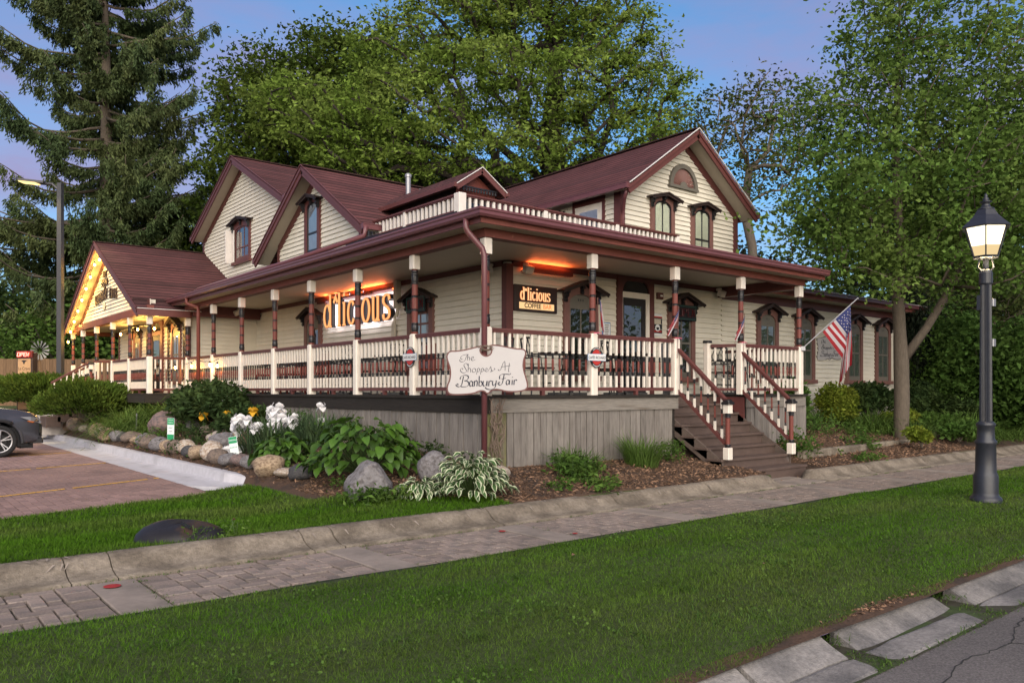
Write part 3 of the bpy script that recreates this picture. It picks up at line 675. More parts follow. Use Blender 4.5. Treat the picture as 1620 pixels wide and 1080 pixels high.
part('ceiling', MB().box(-.05, -.05, 3.905, 8.45, 2.05, 3.93).box(-.05, 2.05, 3.905, 2.05, 13.85, 3.93), M_soffit)
bm = MB(); bm.box(-.09, -.09, 3.75, 8.45, .09, 3.90); bm.box(-.09, .09, 3.75, .09, 13.6, 3.90)
part('porch_beam', bm, M_beam); part('porch_beam', MB().box(8.27, .09, 3.68, 8.45, 2.0, 3.9), M_maroon)
bd = MB(); bd.box(.09, 13.45, 3.60, 2.0, 13.62, 3.905); part('porch_beam', bd, M_maroon)
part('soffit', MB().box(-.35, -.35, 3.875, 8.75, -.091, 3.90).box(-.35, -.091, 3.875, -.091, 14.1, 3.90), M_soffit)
part('fascia_board', MB().box(-.37, -.37, 3.87, 8.75, -.345, 4.03), M_beam); part('fascia_board', MB().box(-.37, -.345, 3.87, -.345, 14.15, 4.03), M_maroon)
gprof = [(0, 0), (-.075, .0), (-.10, .03), (-.10, .07), (-.115, .085), (-.115, .115), (-.10, .115), (-.10, .10), (0, .10)]
def gutter(a, b, side, z, M=M_gutter, scale=1.):
    """K-profile gutter; side 'x' runs along Y on the -X eave, 'y' runs along X on the -Y eave, each mitred at its start"""
    m = MB(); n = len(gprof); vs = []
    for end, g in ((0, a), (1, b)):
        for o, h_ in gprof:
            o *= scale; h_ *= scale; e = g[2] if end == 0 else 0
            vs.append((g[0] + o, g[1] + (o * e), z + h_) if side == 'x' else (g[0] + o * e, g[1] + o, z + h_))
    m.add(vs, [tuple(range(n - 1, -1, -1)), tuple(range(n, 2 * n))] + [(k, (k + 1) % n, n + (k + 1) % n, n + k) for k in range(n)])
    return part('gutter', m, M)
gutter((-.37, -.37, 1), (-.37, 14.25, 0), 'x', 3.945); gutter((-.37, -.37, 1), (8.78, -.37, 0), 'y', 3.945)
zr = lambda x: 4.04 + .405 * (x + .42)
pr = MB(); pr.slab([(-.40, -.40, 4.045), (1.6, 2.88, zr(1.6)), (1.6, 6.6, zr(1.6)), (2.05, 6.6, zr(2.05)), (2.05, 14.1, zr(2.05)), (-.40, 14.1, 4.045)], .03)
pr.slab([(-.40, -.40, 4.045), (8.8, -.40, 4.045), (8.8, 3.05, 4.045 + .25 * 3.45), (1.6, 3.05, 4.045 + .25 * 3.45), (1.6, 2.88, zr(1.6))], .03)
pr.slab([(1.5, 2.85, 4.855), (6.1, 2.85, 4.855), (6.1, 7.2, 4.855), (1.5, 7.2, 4.855)], .03)
part('porch_roof', pr, M_membrane)
part('porch_roof_end', MB().prism([(-.35, 3.9), (3.0, 3.9), (3.0, 4.85), (-.35, 4.02)], 0, .03).build('x', M_maroon) if False else MB(Matrix(((0, 0, 1, 8.72), (1, 0, 0, 0), (0, 1, 0, 0), (0, 0, 0, 1)))).prism([(-.34, 3.88), (3.0, 3.88), (3.0, 4.83), (-.34, 4.0)], 0, .04), M_maroon)
pp = MB(); pp.tube([(.28, 13.85, 4.33), (.30, 13.6, 4.375), (.30, 7.6, 4.385), (.9, 6.2, 4.66), (1.18, 5.75, 4.80), (1.2, 5.72, 5.0)], .055, 8)
part('roof_drain_pipe', pp, M_gutter, smooth=True)
# the rear wing's low roof
wr = MB(); wr.slab([(8.4, 1.50, 4.06), (17.95, 1.50, 4.06), (17.95, 9, 5.7), (8.4, 9, 5.7)], .05); part('wing_roof', wr, M_roofY)
part('fascia_board', MB().box(8.46, 1.56, 3.86, 17.85, 1.59, 4.03), M_beam); part('soffit', MB().box(8.46, 1.59, 3.86, 17.85, 2.05, 3.88), M_soffit)
gutter((8.5, 1.56, 0), (17.98, 1.56, 0), 'y', 3.94); part('verge_board', MB().bar((17.9, 1.5, 3.98), (17.9, 9, 5.62), .04, .18), M_maroon)
part('drip_edge', MB().box(8.5, 1.44, 4.062, 17.9, 1.56, 4.072), M_flash)
wd_ = MB(); wd_.tube([(17.42, 1.60, 3.94), (17.42, 1.62, 3.8), (17.42, 1.98, 3.6), (17.42, 2.0, 3.4), (17.42, 2.0, .8)], .04, 8); part('downspout', wd_, M_gutter, smooth=True)

# posts and railings
POST_MATS = [M_white, M_black, M_shaft]
def post_data(top, base=1.0, base_m=0):
    h_ = top - DECK; b = MB()
    b.bbox(-.072, -.072, 0, .072, .072, base, .022, 0)
    pr_ = [(.055, base, 2), (.060, base + .02, 2), (.060, base + .035, 1), (.05, base + .04, 1), (.058, base + .06, 1), (.062, base + .10, 1), (.056, base + .14, 1), (.05, base + .155, 1), (.061, base + .165, 1), (.061, base + .18, 1), (.05, base + .185, 2)]
    s0 = base + .185; s1 = h_ - .48
    for t in (.33, .68):
        z = s0 + (s1 - s0) * t; pr_ += [(.052, z - .02, 1), (.056, z - .014, 1), (.051, z, 1), (.056, z + .014, 1), (.052, z + .02, 2)]
    pr_ += [(.050, s1, 1), (.060, s1 + .008, 1), (.060, s1 + .022, 1), (.05, s1 + .03, 1), (.056, s1 + .06, 1), (.061, s1 + .12, 1), (.054, s1 + .15, 1), (.062, s1 + .16, 1), (.062, s1 + .18, 1), (.05, s1 + .19, 1), (.058, s1 + .205, 1), (.058, s1 + .225, 2), (.05, s1 + .235, 2), (.05, s1 + .245, 2)]
    b.lathe(pr_, 14); n0 = len(b.v); b.bbox(-.072, -.072, -.235, .072, .072, 0, .018, 0)
    for i in range(n0, len(b.v)): b.v[i] = Vector((b.v[i].x, b.v[i].y, h_ - .235 - (b.v[i].z + .0)) if False else (b.v[i].x, b.v[i].y, h_ - .235 - b.v[i].z - .235 + .235)) if False else Vector((b.v[i].x, b.v[i].y, h_ + b.v[i].z))
    return data_of(b, 'porch_post', POST_MATS)
pd = post_data(3.75)
def post(x, y, d=pd): return copy_as(d, 'porch_post', house, Matrix.Translation(Vector((x, y, DECK)) - ORG[house.name]))
PL = [0, 1.92, 3.85, 5.78, 7.61, 9.57, 11.53]; PR = [2.18, 4.27, 6.27, 8.36]
for y in PL: post(0, y)
for x in PR: post(x, 0)
pdp = post_data(3.56); pdl = post_data(3.66)
for y in (13.63,): post(0, y, pdp); post(-1, y, pdp)
for y in (15.62, 17.65, 19.84, 21.9, 23.6): post(-1, y, pdl)
bal = MB(); q = .019
bal.bbox(-q, -q, .13, q, q, .32, .003, 0); bal.bbox(-q, -q, .66, q, q, .93, .003, 0)
bal.lathe([(.017, .32, 1), (.021, .335, 1), (.012, .35, 1), (.020, .37, 1), (.014, .385, 2), (.019, .45, 2), (.019, .54, 2), (.015, .57, 1), (.021, .585, 1), (.012, .60, 1), (.021, .625, 1), (.013, .64, 1), (.018, .66, 1)], 8)
bald = data_of(bal, 'baluster', POST_MATS)
def railing(x0, y0, x1, y1, nb, drop0=0., drop1=0., gap=.075, bd=bald, rail_m=M_maroon, top=.945, bot=.07, feet=True):
    a = Vector((x0, y0, DECK - drop0)); b = Vector((x1, y1, DECK - drop1)); d = (b - a); flat = Vector((d.x, d.y, 0)).normalized(); a2 = a + d * gap / d.length; b2 = b - d * gap / d.length
    m = MB(); up = Vector((0, 0, 1))
    for w_, h_, z in ((.085, .03, top + .03), (.065, .035, top), (.06, .055, bot + .028)): m.bar(a2 + up * z, b2 + up * z, w_, h_)
    if feet: m.bar((a + b) / 2, (a + b) / 2 + up * bot, .06, .06)
    r = part('railing', m, rail_m)
    for k in range(nb):
        p = a2 + (b2 - a2) * (k + .5) / nb
        copy_as(bd, 'baluster', r, Matrix.Translation(p - ORG[house.name]) @ Matrix.Rotation(math.atan2(flat.y, flat.x), 4, 'Z'))
    return r
for a, b in zip(PL, PL[1:]): railing(0, a, 0, b, 13)
railing(0, 11.53, 0, 13.63, 14); railing(0, 0, 2.18, 0, 14); railing(2.18, 0, 4.27, 0, 14); railing(6.27, 0, 8.36, 0, 13)
railing(0, 13.63, -1, 13.63, 6); railing(-1, 13.63, -1, 15.62, 13); railing(-1, 15.62, -1, 17.65, 13); railing(-1, 17.65, -1.62, 17.65, 3); railing(-1, 19.84, -1, 21.9, 12)
railing(8.36, 0, 8.36, 1.98, 6, feet=False)
part('newel_post', MB().bbox(5.98, .56, DECK, 6.10, .68, DECK + 1.02, .015, 0).bbox(5.97, .55, DECK + 1.02, 6.11, .69, DECK + 1.07, .012, 1), [M_white, M_black])
railing(6.04, .62, 6.30, .02, 3, feet=False)

# front stair
st = part('stair', MB().box(4.28, .66, .3, 6.34, .70, DECK - .05), M_stair)
nos = [(1.28, .36), (1.11, .09), (.93, -.18), (.74, -.45), (.55, -.72), (.37, -1.02)]
pz, py = DECK, .64
for z, y in nos:
    MB().box(4.24, py + .0, z - .01, 6.30, py + .022, pz - .046).build('riser', M_stair, st)
    MB().bbox(4.20, y - .035, z - .042, 6.33, py + .0, z, .008).build('tread', M_stair, st); pz, py = z + .004, y
MB().box(4.30, -1.02, .06, 6.30, -.998, .33).build('riser', M_stair, st)
for x in (4.235, 6.30):
    b = MB(Matrix(((0, 0, 1, x), (1, 0, 0, 0), (0, 1, 0, 0), (0, 0, 0, 1))))
    pts = [(-1.05, .05), (-1.05, .325)]
    for z, y in nos[::-1]: pts += [(y + .01, z - .045), (y + .25, z - .045)] if z < 1.2 else []
    pts = [(-1.04, .06), (-1.04, .33), (.3, 1.22), (.3, .92)]; b.prism(pts, 0, .04)
    for (z, y), (z2, y2) in zip(nos[1:], nos[:-1]): b.prism([(y, z - .2), (y, z - .043), (y2, z - .043), (y2, z - .02)][:3] + [(y2, z - .0)], .0, .038)
    b.build('stringer', M_stringer, st)
MB().box(6.30, -.04, .8, 6.345, .62, DECK - .05).build('side_panel', M_maroon, st)
MB().bbox(4.75, -1.40, .155, 6.30, -1.03, .195, .01).build('tread', M_stair, st); MB().box(4.98, -1.38, -.02, 6.28, -1.34, .155).box(4.80, -1.34, .05, 6.28, -1.03, .15).build('riser', M_stair, st)
MB().box(4.62, -1.62, -.05, 5.72, -1.36, .012).build('landing', M_slab, st)
NM = [M_white, M_black, M_shaft]
nw = MB(); nw.bbox(-.062, -.062, 0, .062, .062, .20, .012, 0)
nw.lathe([(.045, .20, 1), (.055, .21, 1), (.04, .225, 1), (.05, .24, 1), (.04, .26, 2), (.040, .70, 2), (.04, .70, 1), (.052, .715, 1), (.04, .735, 1), (.055, .75, 1), (.045, .77, 1), (.05, .78, 1)], 12)
nw.bbox(-.062, -.062, .78, .062, .062, .93, .012, 0); nw.bbox(-.085, -.085, .93, .085, .085, .975, .015, 1); nw.bbox(-.065, -.065, .975, .065, .065, 1.01, .02, 1)
nd = data_of(nw, 'newel_post', NM)
for x in (4.30, 6.25):
    copy_as(nd, 'newel_post', house, Matrix.Translation(Vector((x, -1.10, .37)) - ORG[house.name]))
    railing(x, .0, x, -1.10, 7, -.04, .94, gap=.06, top=.80, bot=.05, feet=False, bd=data_of(MB().bbox(-q, -q, .09, q, q, .26, .003, 0).bbox(-q, -q, .60, q, q, .79, .003, 0).lathe([(.017, .26, 1), (.020, .28, 1), (.012, .30, 1), (.019, .32, 2), (.016, .40, 2), (.016, .50, 2), (.012, .52, 1), (.020, .545, 1), (.012, .56, 1), (.020, .58, 1), (.017, .60, 1)], 8), 'baluster', NM))

# rooftop balustrade
bq = data_of(MB().bbox(-.026, -.026, .05, .026, .026, .31, .004, 0), 'baluster', [M_worn])
def roof_rail(x0, y0, x1, y1, z, nb):
    a = Vector((x0, y0, z)); b = Vector((x1, y1, z)); m = MB(); up = Vector((0, 0, 1)); d = (b - a).normalized()
    m.bar(a + up * .345, b + up * .345, .11, .03); m.bar(a + up * .32, b + up * .32, .07, .03); m.bar(a + up * .045, b + up * .045, .06, .04)
    r = part('roof_balustrade', m, M_maroon)
    for k in range(nb): copy_as(bq, 'baluster', r, Matrix.Translation(a + (b - a) * (k + .5) / nb - ORG[house.name]) @ Matrix.Rotation(math.atan2(d.y, d.x), 4, 'Z'))
    return r
BZ = 4.845
rl = roof_rail(1.6, 2.88, 1.6, 6.5, BZ, 24); rr = roof_rail(1.6, 2.88, 7.92, 2.88, BZ, 44)
for x, y, r, w_, h_ in ((1.6, 2.88, rl, .085, .36), (1.6, 4.79, rl, .045, .36), (3.71, 2.88, rr, .05, .33), (5.82, 2.88, rr, .05, .33), (7.90, 2.88, rr, .05, .33)):
    MB().bbox(x - w_, y - w_, BZ - .04, x + w_, y + w_, BZ + h_, .008).build('balustrade_post', M_worn, r)

# gabled upper storeys
def gable(axis, gw, gr, g1, c, half, zr_, ze, hw, wall_base, boards, roof_m, eave_gutter=True, rake_h=.19, wall_poly=None, soffit=M_soffit):
    """gable end: wall plane gw, rake plane gr, roof running back to g1, ridge above c"""
    P = (lambda g, a, z: (g, a, z)) if axis == 'X' else (lambda g, a, z: (a, g, z))
    sl = (zr_ - ze) / half
    rf = MB()
    for s in (-1, 1): rf.slab([P(gr, c, zr_), P(g1, c, zr_), P(g1, c + s * half, ze), P(gr, c + s * half, ze)], .045)
    roof = part('roof', rf, roof_m)
    MB().bar(P(gr - .01, c, zr_ + .0), P(g1, c, zr_ + .0), .2, .03).build('ridge_cap', M_ridge, roof)
    rk = MB(); so = MB(); dr = MB()
    for s in (-1, 1):
        a = Vector(P(gr + .02, c, zr_ - .035 - rake_h / 2)); b = Vector(P(gr + .02, c + s * half, ze - .035 - rake_h / 2)); rk.bar(a, b, .04, rake_h)
        rk.bar(a + Vector(P(-.03, 0, rake_h * .30)), b + Vector(P(-.03, 0, rake_h * .30)), .03, rake_h * .38)
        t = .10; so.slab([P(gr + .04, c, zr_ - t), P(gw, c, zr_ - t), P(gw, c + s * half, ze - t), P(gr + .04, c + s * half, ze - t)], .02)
        dr.bar(Vector(P(gr - .025, c, zr_ + .012)), Vector(P(gr - .025, c + s * half, ze + .012)), .03, .018)
    part('rake_board', rk, M_maroon); part('soffit', so, soffit); part('drip_edge', dr, M_maroon if axis == 'X' else M_flash)
    zw = ze + (half - hw) * sl - .12
    M = FX(gw, 0, 0) if axis == 'X' else FY(0, gw, 0); cc = -c if axis == 'X' else c
    wall(M, [(cc - hw, wall_base), (cc + hw, wall_base), (cc + hw, zw), (cc, zr_ - .12), (cc - hw, zw)], expo=boards)
    tr = MB(M)
    for s in (-1, 1):
        n_ = Vector((s * sl, 1)).normalized(); A = Vector((cc, zr_ - .10)); B = Vector((cc + s * (hw + .02), zw + .0))
        dn = Vector((0, -.24)); pts = [(A.x, A.y), (B.x, B.y), (B.x, B.y + dn.y), (A.x, A.y + dn.y)]; tr.prism(pts, .003, .04)
        tr.box(cc + s * hw - .06 - .06 * (s > 0), wall_base, .0, cc + s * hw + .06 - .0 * (s > 0), zw - .1, .042)
    part('rake_trim', tr, M_maroon)
    if eave_gutter:
        for s in (-1, 1):
            m = MB(); a = Vector(P(gr - .02, c + s * (half + .04), ze - .05)); b = Vector(P(g1, c + s * (half + .04), ze - .05)); m.bar(a, b, .11, .11); m.bar(a + Vector((0, 0, .06)), b + Vector((0, 0, .06)), .13, .02)
            part('gutter', m, M_gutter)
    return roof
# (1) cross gable over the porch; (2) tall rear gable; (3) front block
gable('X', 1.6, 1.18, 6.6, 8.85, 2.98, 6.96, 5.06, 2.27, 4.55, .112, M_roofX)
window(FX(1.6, 9.03, 4.78), w=.84, ow=.29, z1=1.22, rise=.16, style='arch', back=M_lace, peak=1.57, eave=1.40, hood_w=.52, frame=M_black, muntin=False, casing=M_maroon, mid=.62)
gable('X', 2.05, 1.65, 9.0, 14.82, 3.80, 8.63, 6.72, 3.65, 4.6, .112, M_roofX)
window(FX(2.05, 14.90, 5.42), w=1.34, ow=.56, z1=1.02, rise=.12, style='arch', back=M_dark, peak=1.44, eave=1.26, hood_w=.82, frame=M_maroon, casing=M_maroon, mid=.5, lights=2)
sh = MB(FX(2.05, 15.50, 5.5)); sh.box(-.16, 0, .05, -.11, 1.02, .30); sh.box(-.16, .02, .06, -.13, 1.0, .28); sh.box(-.05, 0, .05, .04, 1.02, .10); part('open_casement', sh, M_worn)
gable('Y', 3.0, 2.52, 11.2, 8.24, 2.42, 7.70, 6.02, 2.14, 4.6, .112, M_roofY)
for x in (7.46, 8.94): window(FY(x, 3.0, 4.72), w=.84, ow=.30, z1=1.08, rise=.16, style='arch', back=M_blind, peak=1.42, eave=1.27, hood_w=.52, frame=M_black, mid=.50 if x > 8 else .3)
fv = MB(FY(8.22, 3.0, 6.40)); A_ = [(.52 * math.cos(math.pi * k / 16), .55 * math.sin(math.pi * k / 16)) for k in range(17)]
for (a, b), (c_, d_) in zip(A_, A_[1:]): fv.add([(a, b, .09), (c_, d_, .09), (c_ * .80, d_ * .80, .09), (a * .80, b * .80, .09), (a, b, 0), (c_, d_, 0), (c_ * .8, d_ * .8, 0.03), (a * .8, b * .8, .03)], [(0, 1, 2, 3), (0, 4, 5, 1), (3, 2, 6, 7)])
fv.box(-.54, -.05, 0, .54, .01, .10)
vent = part('fan_vent', fv, M_sash)
for k in range(16):
    t0, t1 = math.pi * k / 16, math.pi * (k + .8) / 16
    MB(FY(8.22, 3.0, 6.40)).add([(.1 * math.cos(t0), .1 * math.sin(t0), .05), (.42 * math.cos(t0), .44 * math.sin(t0), .05), (.42 * math.cos(t1), .44 * math.sin(t1), .025), (.1 * math.cos(t1), .1 * math.sin(t1), .025)], [(0, 1, 2, 3)]).build('vent_slat', M_casing, vent)
MB(FY(8.22, 3.0, 6.40)).prism([(.13 * math.cos(math.pi * k / 8), .13 * math.sin(math.pi * k / 8)) for k in range(9)], .03, .08).build('vent_hub', M_sash, vent)
MB(FY(8.22, 3.0, 6.40)).prism([(a, b) for a, b in A_], .002, .02).build('vent_back', M_hood, vent)
# side wall of the front block with its balcony door
wall(FX(6.1, 0, 0), [(-11, 4.6), (-3.0, 4.6), (-3.0, 6.05), (-11, 6.05)])
trim(FX(6.1, 0, 0), -3.18, 4.6, -3.0, 6.0, .045); trim(FX(6.1, 0, 0), -4.52, 4.6, -4.44, 6.0, .05, 'door_casing'); trim(FX(6.1, 0, 0), -3.55, 4.6, -3.47, 6.0, .05, 'door_casing'); trim(FX(6.1, 0, 0), -4.44, 5.84, -3.55, 6.0, .05, 'door_casing')
bdr = part('balcony_door', MB(FX(6.1, 0, 0)).box(-4.44, 4.85, .0, -3.55, 5.84, .040), M_white)
MB(FX(6.1, 0, 0)).add([(-4.28, 4.95, .043), (-3.70, 4.95, .043), (-3.70, 5.70, .043), (-4.28, 5.70, .043)], [(0, 1, 2, 3)]).build('curtain_or_dark', M_lace, bdr)
MB(FX(6.1, 0, 0)).add([(-4.28, 4.95, .046), (-3.70, 4.95, .046), (-3.70, 5.70, .046), (-4.28, 5.70, .046)], [(0, 1, 2, 3)]).build('pane', M_glass, bdr)
ll = MB(FX(6.1, 4.85, 5.55)); ll.lathe([], 4) if False else None
ll.box(-.03, .1, 0, .03, .3, .03); ll.bar((0, .25, .02), (0, .25, .14), .02, .02); ll.box(-.055, 0, .09, .055, .17, .2); ll.box(-.08, .17, .065, .08, .19, .225); ll.box(-.045, .19, .1, .045, .23, .19); ll.box(-.015, .23, .13, .015, .30, .16)
part('wall_lantern', ll, M_black)
ds = MB(); ds.tube([(5.88, 2.62, 5.94), (5.86, 2.64, 5.82), (5.92, 2.74, 5.74), (6.08, 2.92, 5.55), (6.12, 2.96, 5.42), (6.12, 2.96, 4.72)], .045, 8); part('downspout', ds, M_gutter, smooth=True)
# little rooftop gable behind the balustrade
dm = MB(); dm.box(2.42, 4.1, 4.86, 3.25, 6.8, 5.72); dmr = part('dormer', dm, M_hood)
rd = MB()
for s in (-1, 1): rd.slab([(2.85, 3.85, 6.13), (2.85, 7.6, 6.13), (2.85 + s * .64, 7.6, 5.70), (2.85 + s * .64, 3.85, 5.70)], .04)
rd.build('dormer_roof', M_roofX, dmr)
rb = MB()
for s in (-1, 1):
    rb.bar((2.85, 3.86, 6.05), (2.85 + s * .64, 3.86, 5.62), .04, .11); rb.bar((2.85 + s * .66, 3.83, 5.66), (2.85 + s * .66, 6.9, 5.66), .10, .09)
rb.build('rake_board', M_maroon, dmr)
ft = MB()
for s in (-1, 1): ft.bar((2.85, 3.83, 6.12), (2.85 + s * .65, 3.83, 5.685), .02, .016)
ft.build('drip_edge', M_flash, dmr)
MB(FY(2.85, 4.08, 0)).prism([(-.5, 5.55), (.5, 5.55), (.5, 5.68), (0, 6.0), (-.5, 5.68)], 0, .02).build('gable_panel', M_shaft, dmr)
sp = MB(FY(2.85, 3.95, 5.60)); sp.box(-.45, .07, 0, .45, .10, .04)
for k in range(12): sp.bbox(-.43 + k * .075, 0, 0, -.39 + k * .075, .07, .03, .004)
sp.build('spindle_trim', M_black, dmr)
MB(FY(2.85, 4.09, 0)).add([(-.34, 4.9, .002), (.34, 4.9, .002), (.34, 5.42, .002), (-.34, 5.42, .002)], [(0, 1, 2, 3)]).build('pane', M_carglass, dmr)
vt = MB(); vt.lathe([(.065, 0), (.065, .5), (.085, .5), (.085, .57), (.04, .6)], 10, (3.64, 7.97, 6.4)); vt.lathe([(.05, 0), (.05, .22), (.08, .22), (.03, .34)], 10, (3.95, 7.9, 6.3)); part('flue', vt, M_alu)

# pavilion on the left
gable('X', -.92, -1.36, 2.05, 18.42, 4.95, 6.20, 3.72, 4.55, 4.02, .112, M_roofX, eave_gutter=False, soffit=M_soffit)
part('fascia_board', MB().box(-1.36, 13.42, 3.54, 0, 13.46, 3.72), M_maroon); part('drip_edge', MB().box(-1.36, 13.40, 3.72, .3, 13.47, 3.735), M_flash)
part('porch_beam', MB().box(-1.08, 13.55, 3.64, -.90, 23.7, 3.84), M_beam); part('porch_beam', MB().box(-.9, 13.55, 3.56, .1, 13.72, 3.72), M_beam); part('porch_beam', MB().box(-.9, 23.5, 3.56, 5, 23.7, 3.72), M_beam)
part('gable_panel', MB().box(-.94, 13.8, 3.84, -.92, 23.1, 4.03), M_cream); part('ceiling', MB().box(-.90, 13.72, 3.70, .14, 23.5, 3.72).box(.14, 21.7, 3.70, 5, 23.5, 3.72), M_soffit)
part('roof_seam', MB().bar((-1.34, 13.98, 4.03), (-.1, 13.98, 4.03), .02, .03), M_ridge); part('wall', MB().box(.3, 21.56, DECK, 5, 21.7, 3.7), M_cream)
# pavilion entry steps with rails coming down toward the lot
es = part('stair', MB().box(-1.5, 17.8, .9, -1.16, 19.7, 1.27), M_stair)
for k in range(4): MB().bbox(-1.9 - .3 * k, 17.75, .9 - .15 * k, -1.5 - .3 * k, 19.75, 1.27 - .17 * k, .01).build('tread', M_stair, es)
copy_as(nd, 'newel_post', house, Matrix.Translation(Vector((-1.62, 17.62, 1.40)) - ORG[house.name])); copy_as(nd, 'newel_post', house, Matrix.Translation(Vector((-2.66, 19.63, .62)) - ORG[house.name]))
railing(-1.05, 19.84, -2.66, 19.63, 8, .0, .78, feet=False); railing(-1.62, 17.62, -2.75, 17.62, 6, 0, .7, feet=False)
# porch downspouts
d1 = MB(); d1.tube([(-.42, -.08, 3.97), (-.42, -.08, 3.84), (-.40, -.09, 3.78), (-.20, -.17, 3.55), (-.17, -.18, 3.45), (-.17, -.18, .45)], .043, 8); part('downspout', d1, M_gutter, smooth=True)
d2 = MB(); d2.tube([(-.42, 12.35, 3.96), (-.42, 12.35, 3.82), (-.18, 12.2, 3.72), (-.17, 12.2, 3.6), (-.17, 12.2, 1.0)], .05, 8); part('downspout', d2, M_shaft, smooth=True)

# ================================================================== signs and lettering
CAMR = Vector((math.sin(R(50.64)), -math.cos(R(50.64)), 0)); CAMF = Vector((math.cos(R(50.64)), math.sin(R(50.64)), 0))
def FC(p, ang=0.):
    """upright plane facing the street corner"""
    r = Matrix.Rotation(ang, 3, 'Z') @ CAMR; n = r.cross(Vector((0, 0, 1)))
    return Matrix(((r.x, 0, n.x, p[0]), (r.y, 0, n.y, p[1]), (0, 1, 0, p[2]), (0, 0, 0, 1)))
SO = [(700, 150), (560, 185), (430, 215), (300, 232), (205, 238), (160, 280), (145, 340), (165, 420), (192, 500), (202, 600), (188, 700), (160, 770), (150, 840), (168, 900), (215, 932), (300, 940), (450, 935), (580, 918), (680, 882), (740, 885), (800, 922),
      (855, 880), (920, 858), (1000, 866), (1100, 888), (1250, 892), (1370, 872), (1430, 830), (1440, 760), (1412, 650), (1385, 560), (1372, 470), (1382, 380), (1412, 290), (1400, 230), (1350, 202), (1250, 195), (1100, 168), (980, 145), (880, 138), (835, 155)]
NOTCH = [(855, 225), (835, 285), (775, 312), (715, 285), (690, 225)]
def plaque(M, sc, sy, outer, ins, m_edge, m_face, parent_name, label, cat, loc, notch=True, thick=.045):
    t = thing(parent_name, label, cat, loc)
    def pts(o): return [(v.x, v.y) for v in catmull(o, 4)]
    o = SO + (NOTCH if notch else [(770, 148)])
    P = [((x - 795) * sc, (540 - y) * sy) for x, y in o]
    Q = []
    n = len(P)
    for i in range(n):
        a, b, c = Vector(P[i - 1]), Vector(P[i]), Vector(P[(i + 1) % n]); d = (c - a).normalized(); Q.append((b.x + -d.y * ins, b.y + d.x * ins))
    P = pts(P + [P[0]])[:-1]; Q = pts(Q + [Q[0]])[:-1]
    MB(M).prism(P[::-1], -thick, 0).build('border', m_edge, t); MB(M).prism(Q[::-1], -.01, .004).build('face', m_face, t)
    return t
L1 = [[(500, 295), (455, 297), (400, 312), (375, 342), (385, 372), (412, 368)], [(480, 300), (455, 350), (438, 392), (405, 412), (365, 404), (358, 378)], [(488, 300), (482, 350), (478, 388)], [(480, 358), (497, 336), (513, 346), (510, 388)], [(545, 364), (572, 352), (570, 332), (547, 340), (538, 368), (560, 392), (605, 380)],
      [(490, 470), (470, 440), (440, 440), (425, 470), (445, 510), (465, 550), (450, 580), (410, 586), (375, 562), (370, 530), (395, 514), (410, 533)], [(497, 440), (492, 520), (488, 575)], [(490, 540), (510, 512), (530, 530), (532, 576)], [(600, 518), (572, 520), (556, 548), (568, 575), (598, 572), (612, 545), (600, 518)],
      [(638, 520), (632, 570), (622, 610)], [(634, 535), (655, 512), (674, 535), (658, 566), (632, 562)], [(700, 520), (694, 570), (685, 610)], [(696, 535), (717, 512), (736, 535), (720, 566), (695, 562)], [(768, 548), (792, 532), (785, 513), (762, 527), (758, 555), (790, 568)], [(800, 566), (828, 520), (848, 488), (856, 530), (872, 560), (840, 566), (878, 552), (915, 532), (902, 513)],
      [(965, 530), (975, 546), (1002, 540), (1030, 470), (1050, 420), (1070, 408), (1076, 480), (1075, 552)], [(1015, 492), (1080, 484)], [(1145, 430), (1136, 500), (1130, 558), (1142, 570)], [(1085, 482), (1160, 470)]]
L2 = [[(420, 640), (402, 720), (385, 780), (342, 806), (300, 782), (320, 760), (336, 775)], [(365, 690), (375, 650), (420, 625), (480, 630), (496, 662), (470, 700), (430, 710)], [(430, 710), (482, 720), (502, 760), (470, 800), (400, 806), (372, 796)], [(562, 730), (530, 715), (514, 760), (530, 800), (560, 770), (566, 720), (560, 790), (580, 795)], [(592, 712), (590, 797)], [(592, 745), (615, 706), (636, 730), (630, 797)],
      [(668, 635), (662, 795)], [(662, 748), (690, 716), (714, 750), (700, 790), (664, 792)], [(732, 712), (728, 770), (746, 796), (780, 768), (790, 714), (788, 796)], [(822, 714), (816, 797)], [(818, 745), (840, 712), (864, 722)], [(880, 712), (878, 765), (896, 785), (930, 745), (936, 708), (925, 790), (900, 830), (850, 850), (790, 840), (760, 814)],
      [(1062, 606), (1046, 690), (1030, 750), (1000, 780), (966, 760), (974, 734), (992, 745)], [(990, 684), (990, 640), (1020, 611), (1090, 606), (1150, 610), (1166, 592)], [(1020, 682), (1088, 670)], [(1142, 710), (1110, 700), (1092, 740), (1110, 775), (1136, 745), (1146, 700), (1142, 772)], [(1190, 698), (1185, 775)], [(1190, 652), (1194, 660)], [(1220, 698), (1215, 776)], [(1218, 725), (1240, 694), (1266, 706)]]
S1 = .000893
M1 = FC((-.185, -.27, 1.825))
sg = plaque(M1, S1, S1, SO, .020, M_maroon, M_board_w, 'hanging_sign', 'white scroll-edged plaque reading The Shoppes At Banbury Fair on the porch corner post', 'sign', (-.185, -.27, 1.8))
f1 = lambda x, y: ((x - 795) * S1, (540 - y) * S1)
pen(MB(M1), L1, f1, .0095, .0032, R(35), .0045, .0065).build('lettering', M_ink, sg); pen(MB(M1), L2, f1, .0185, .0048, R(30), .0045, .0065).build('lettering', M_ink, sg)
M2 = FY(13.28, W - .03, 2.68); S2 = .00100; SY2 = .00088
s2 = plaque(M2, S2, SY2, SO, .022, M_sash, M_board_w, 'wall_sign', 'white scroll-edged plaque reading The Shoppes At Banbury Fair on the right wing wall', 'sign', (13.28, W, 2.68), notch=False)
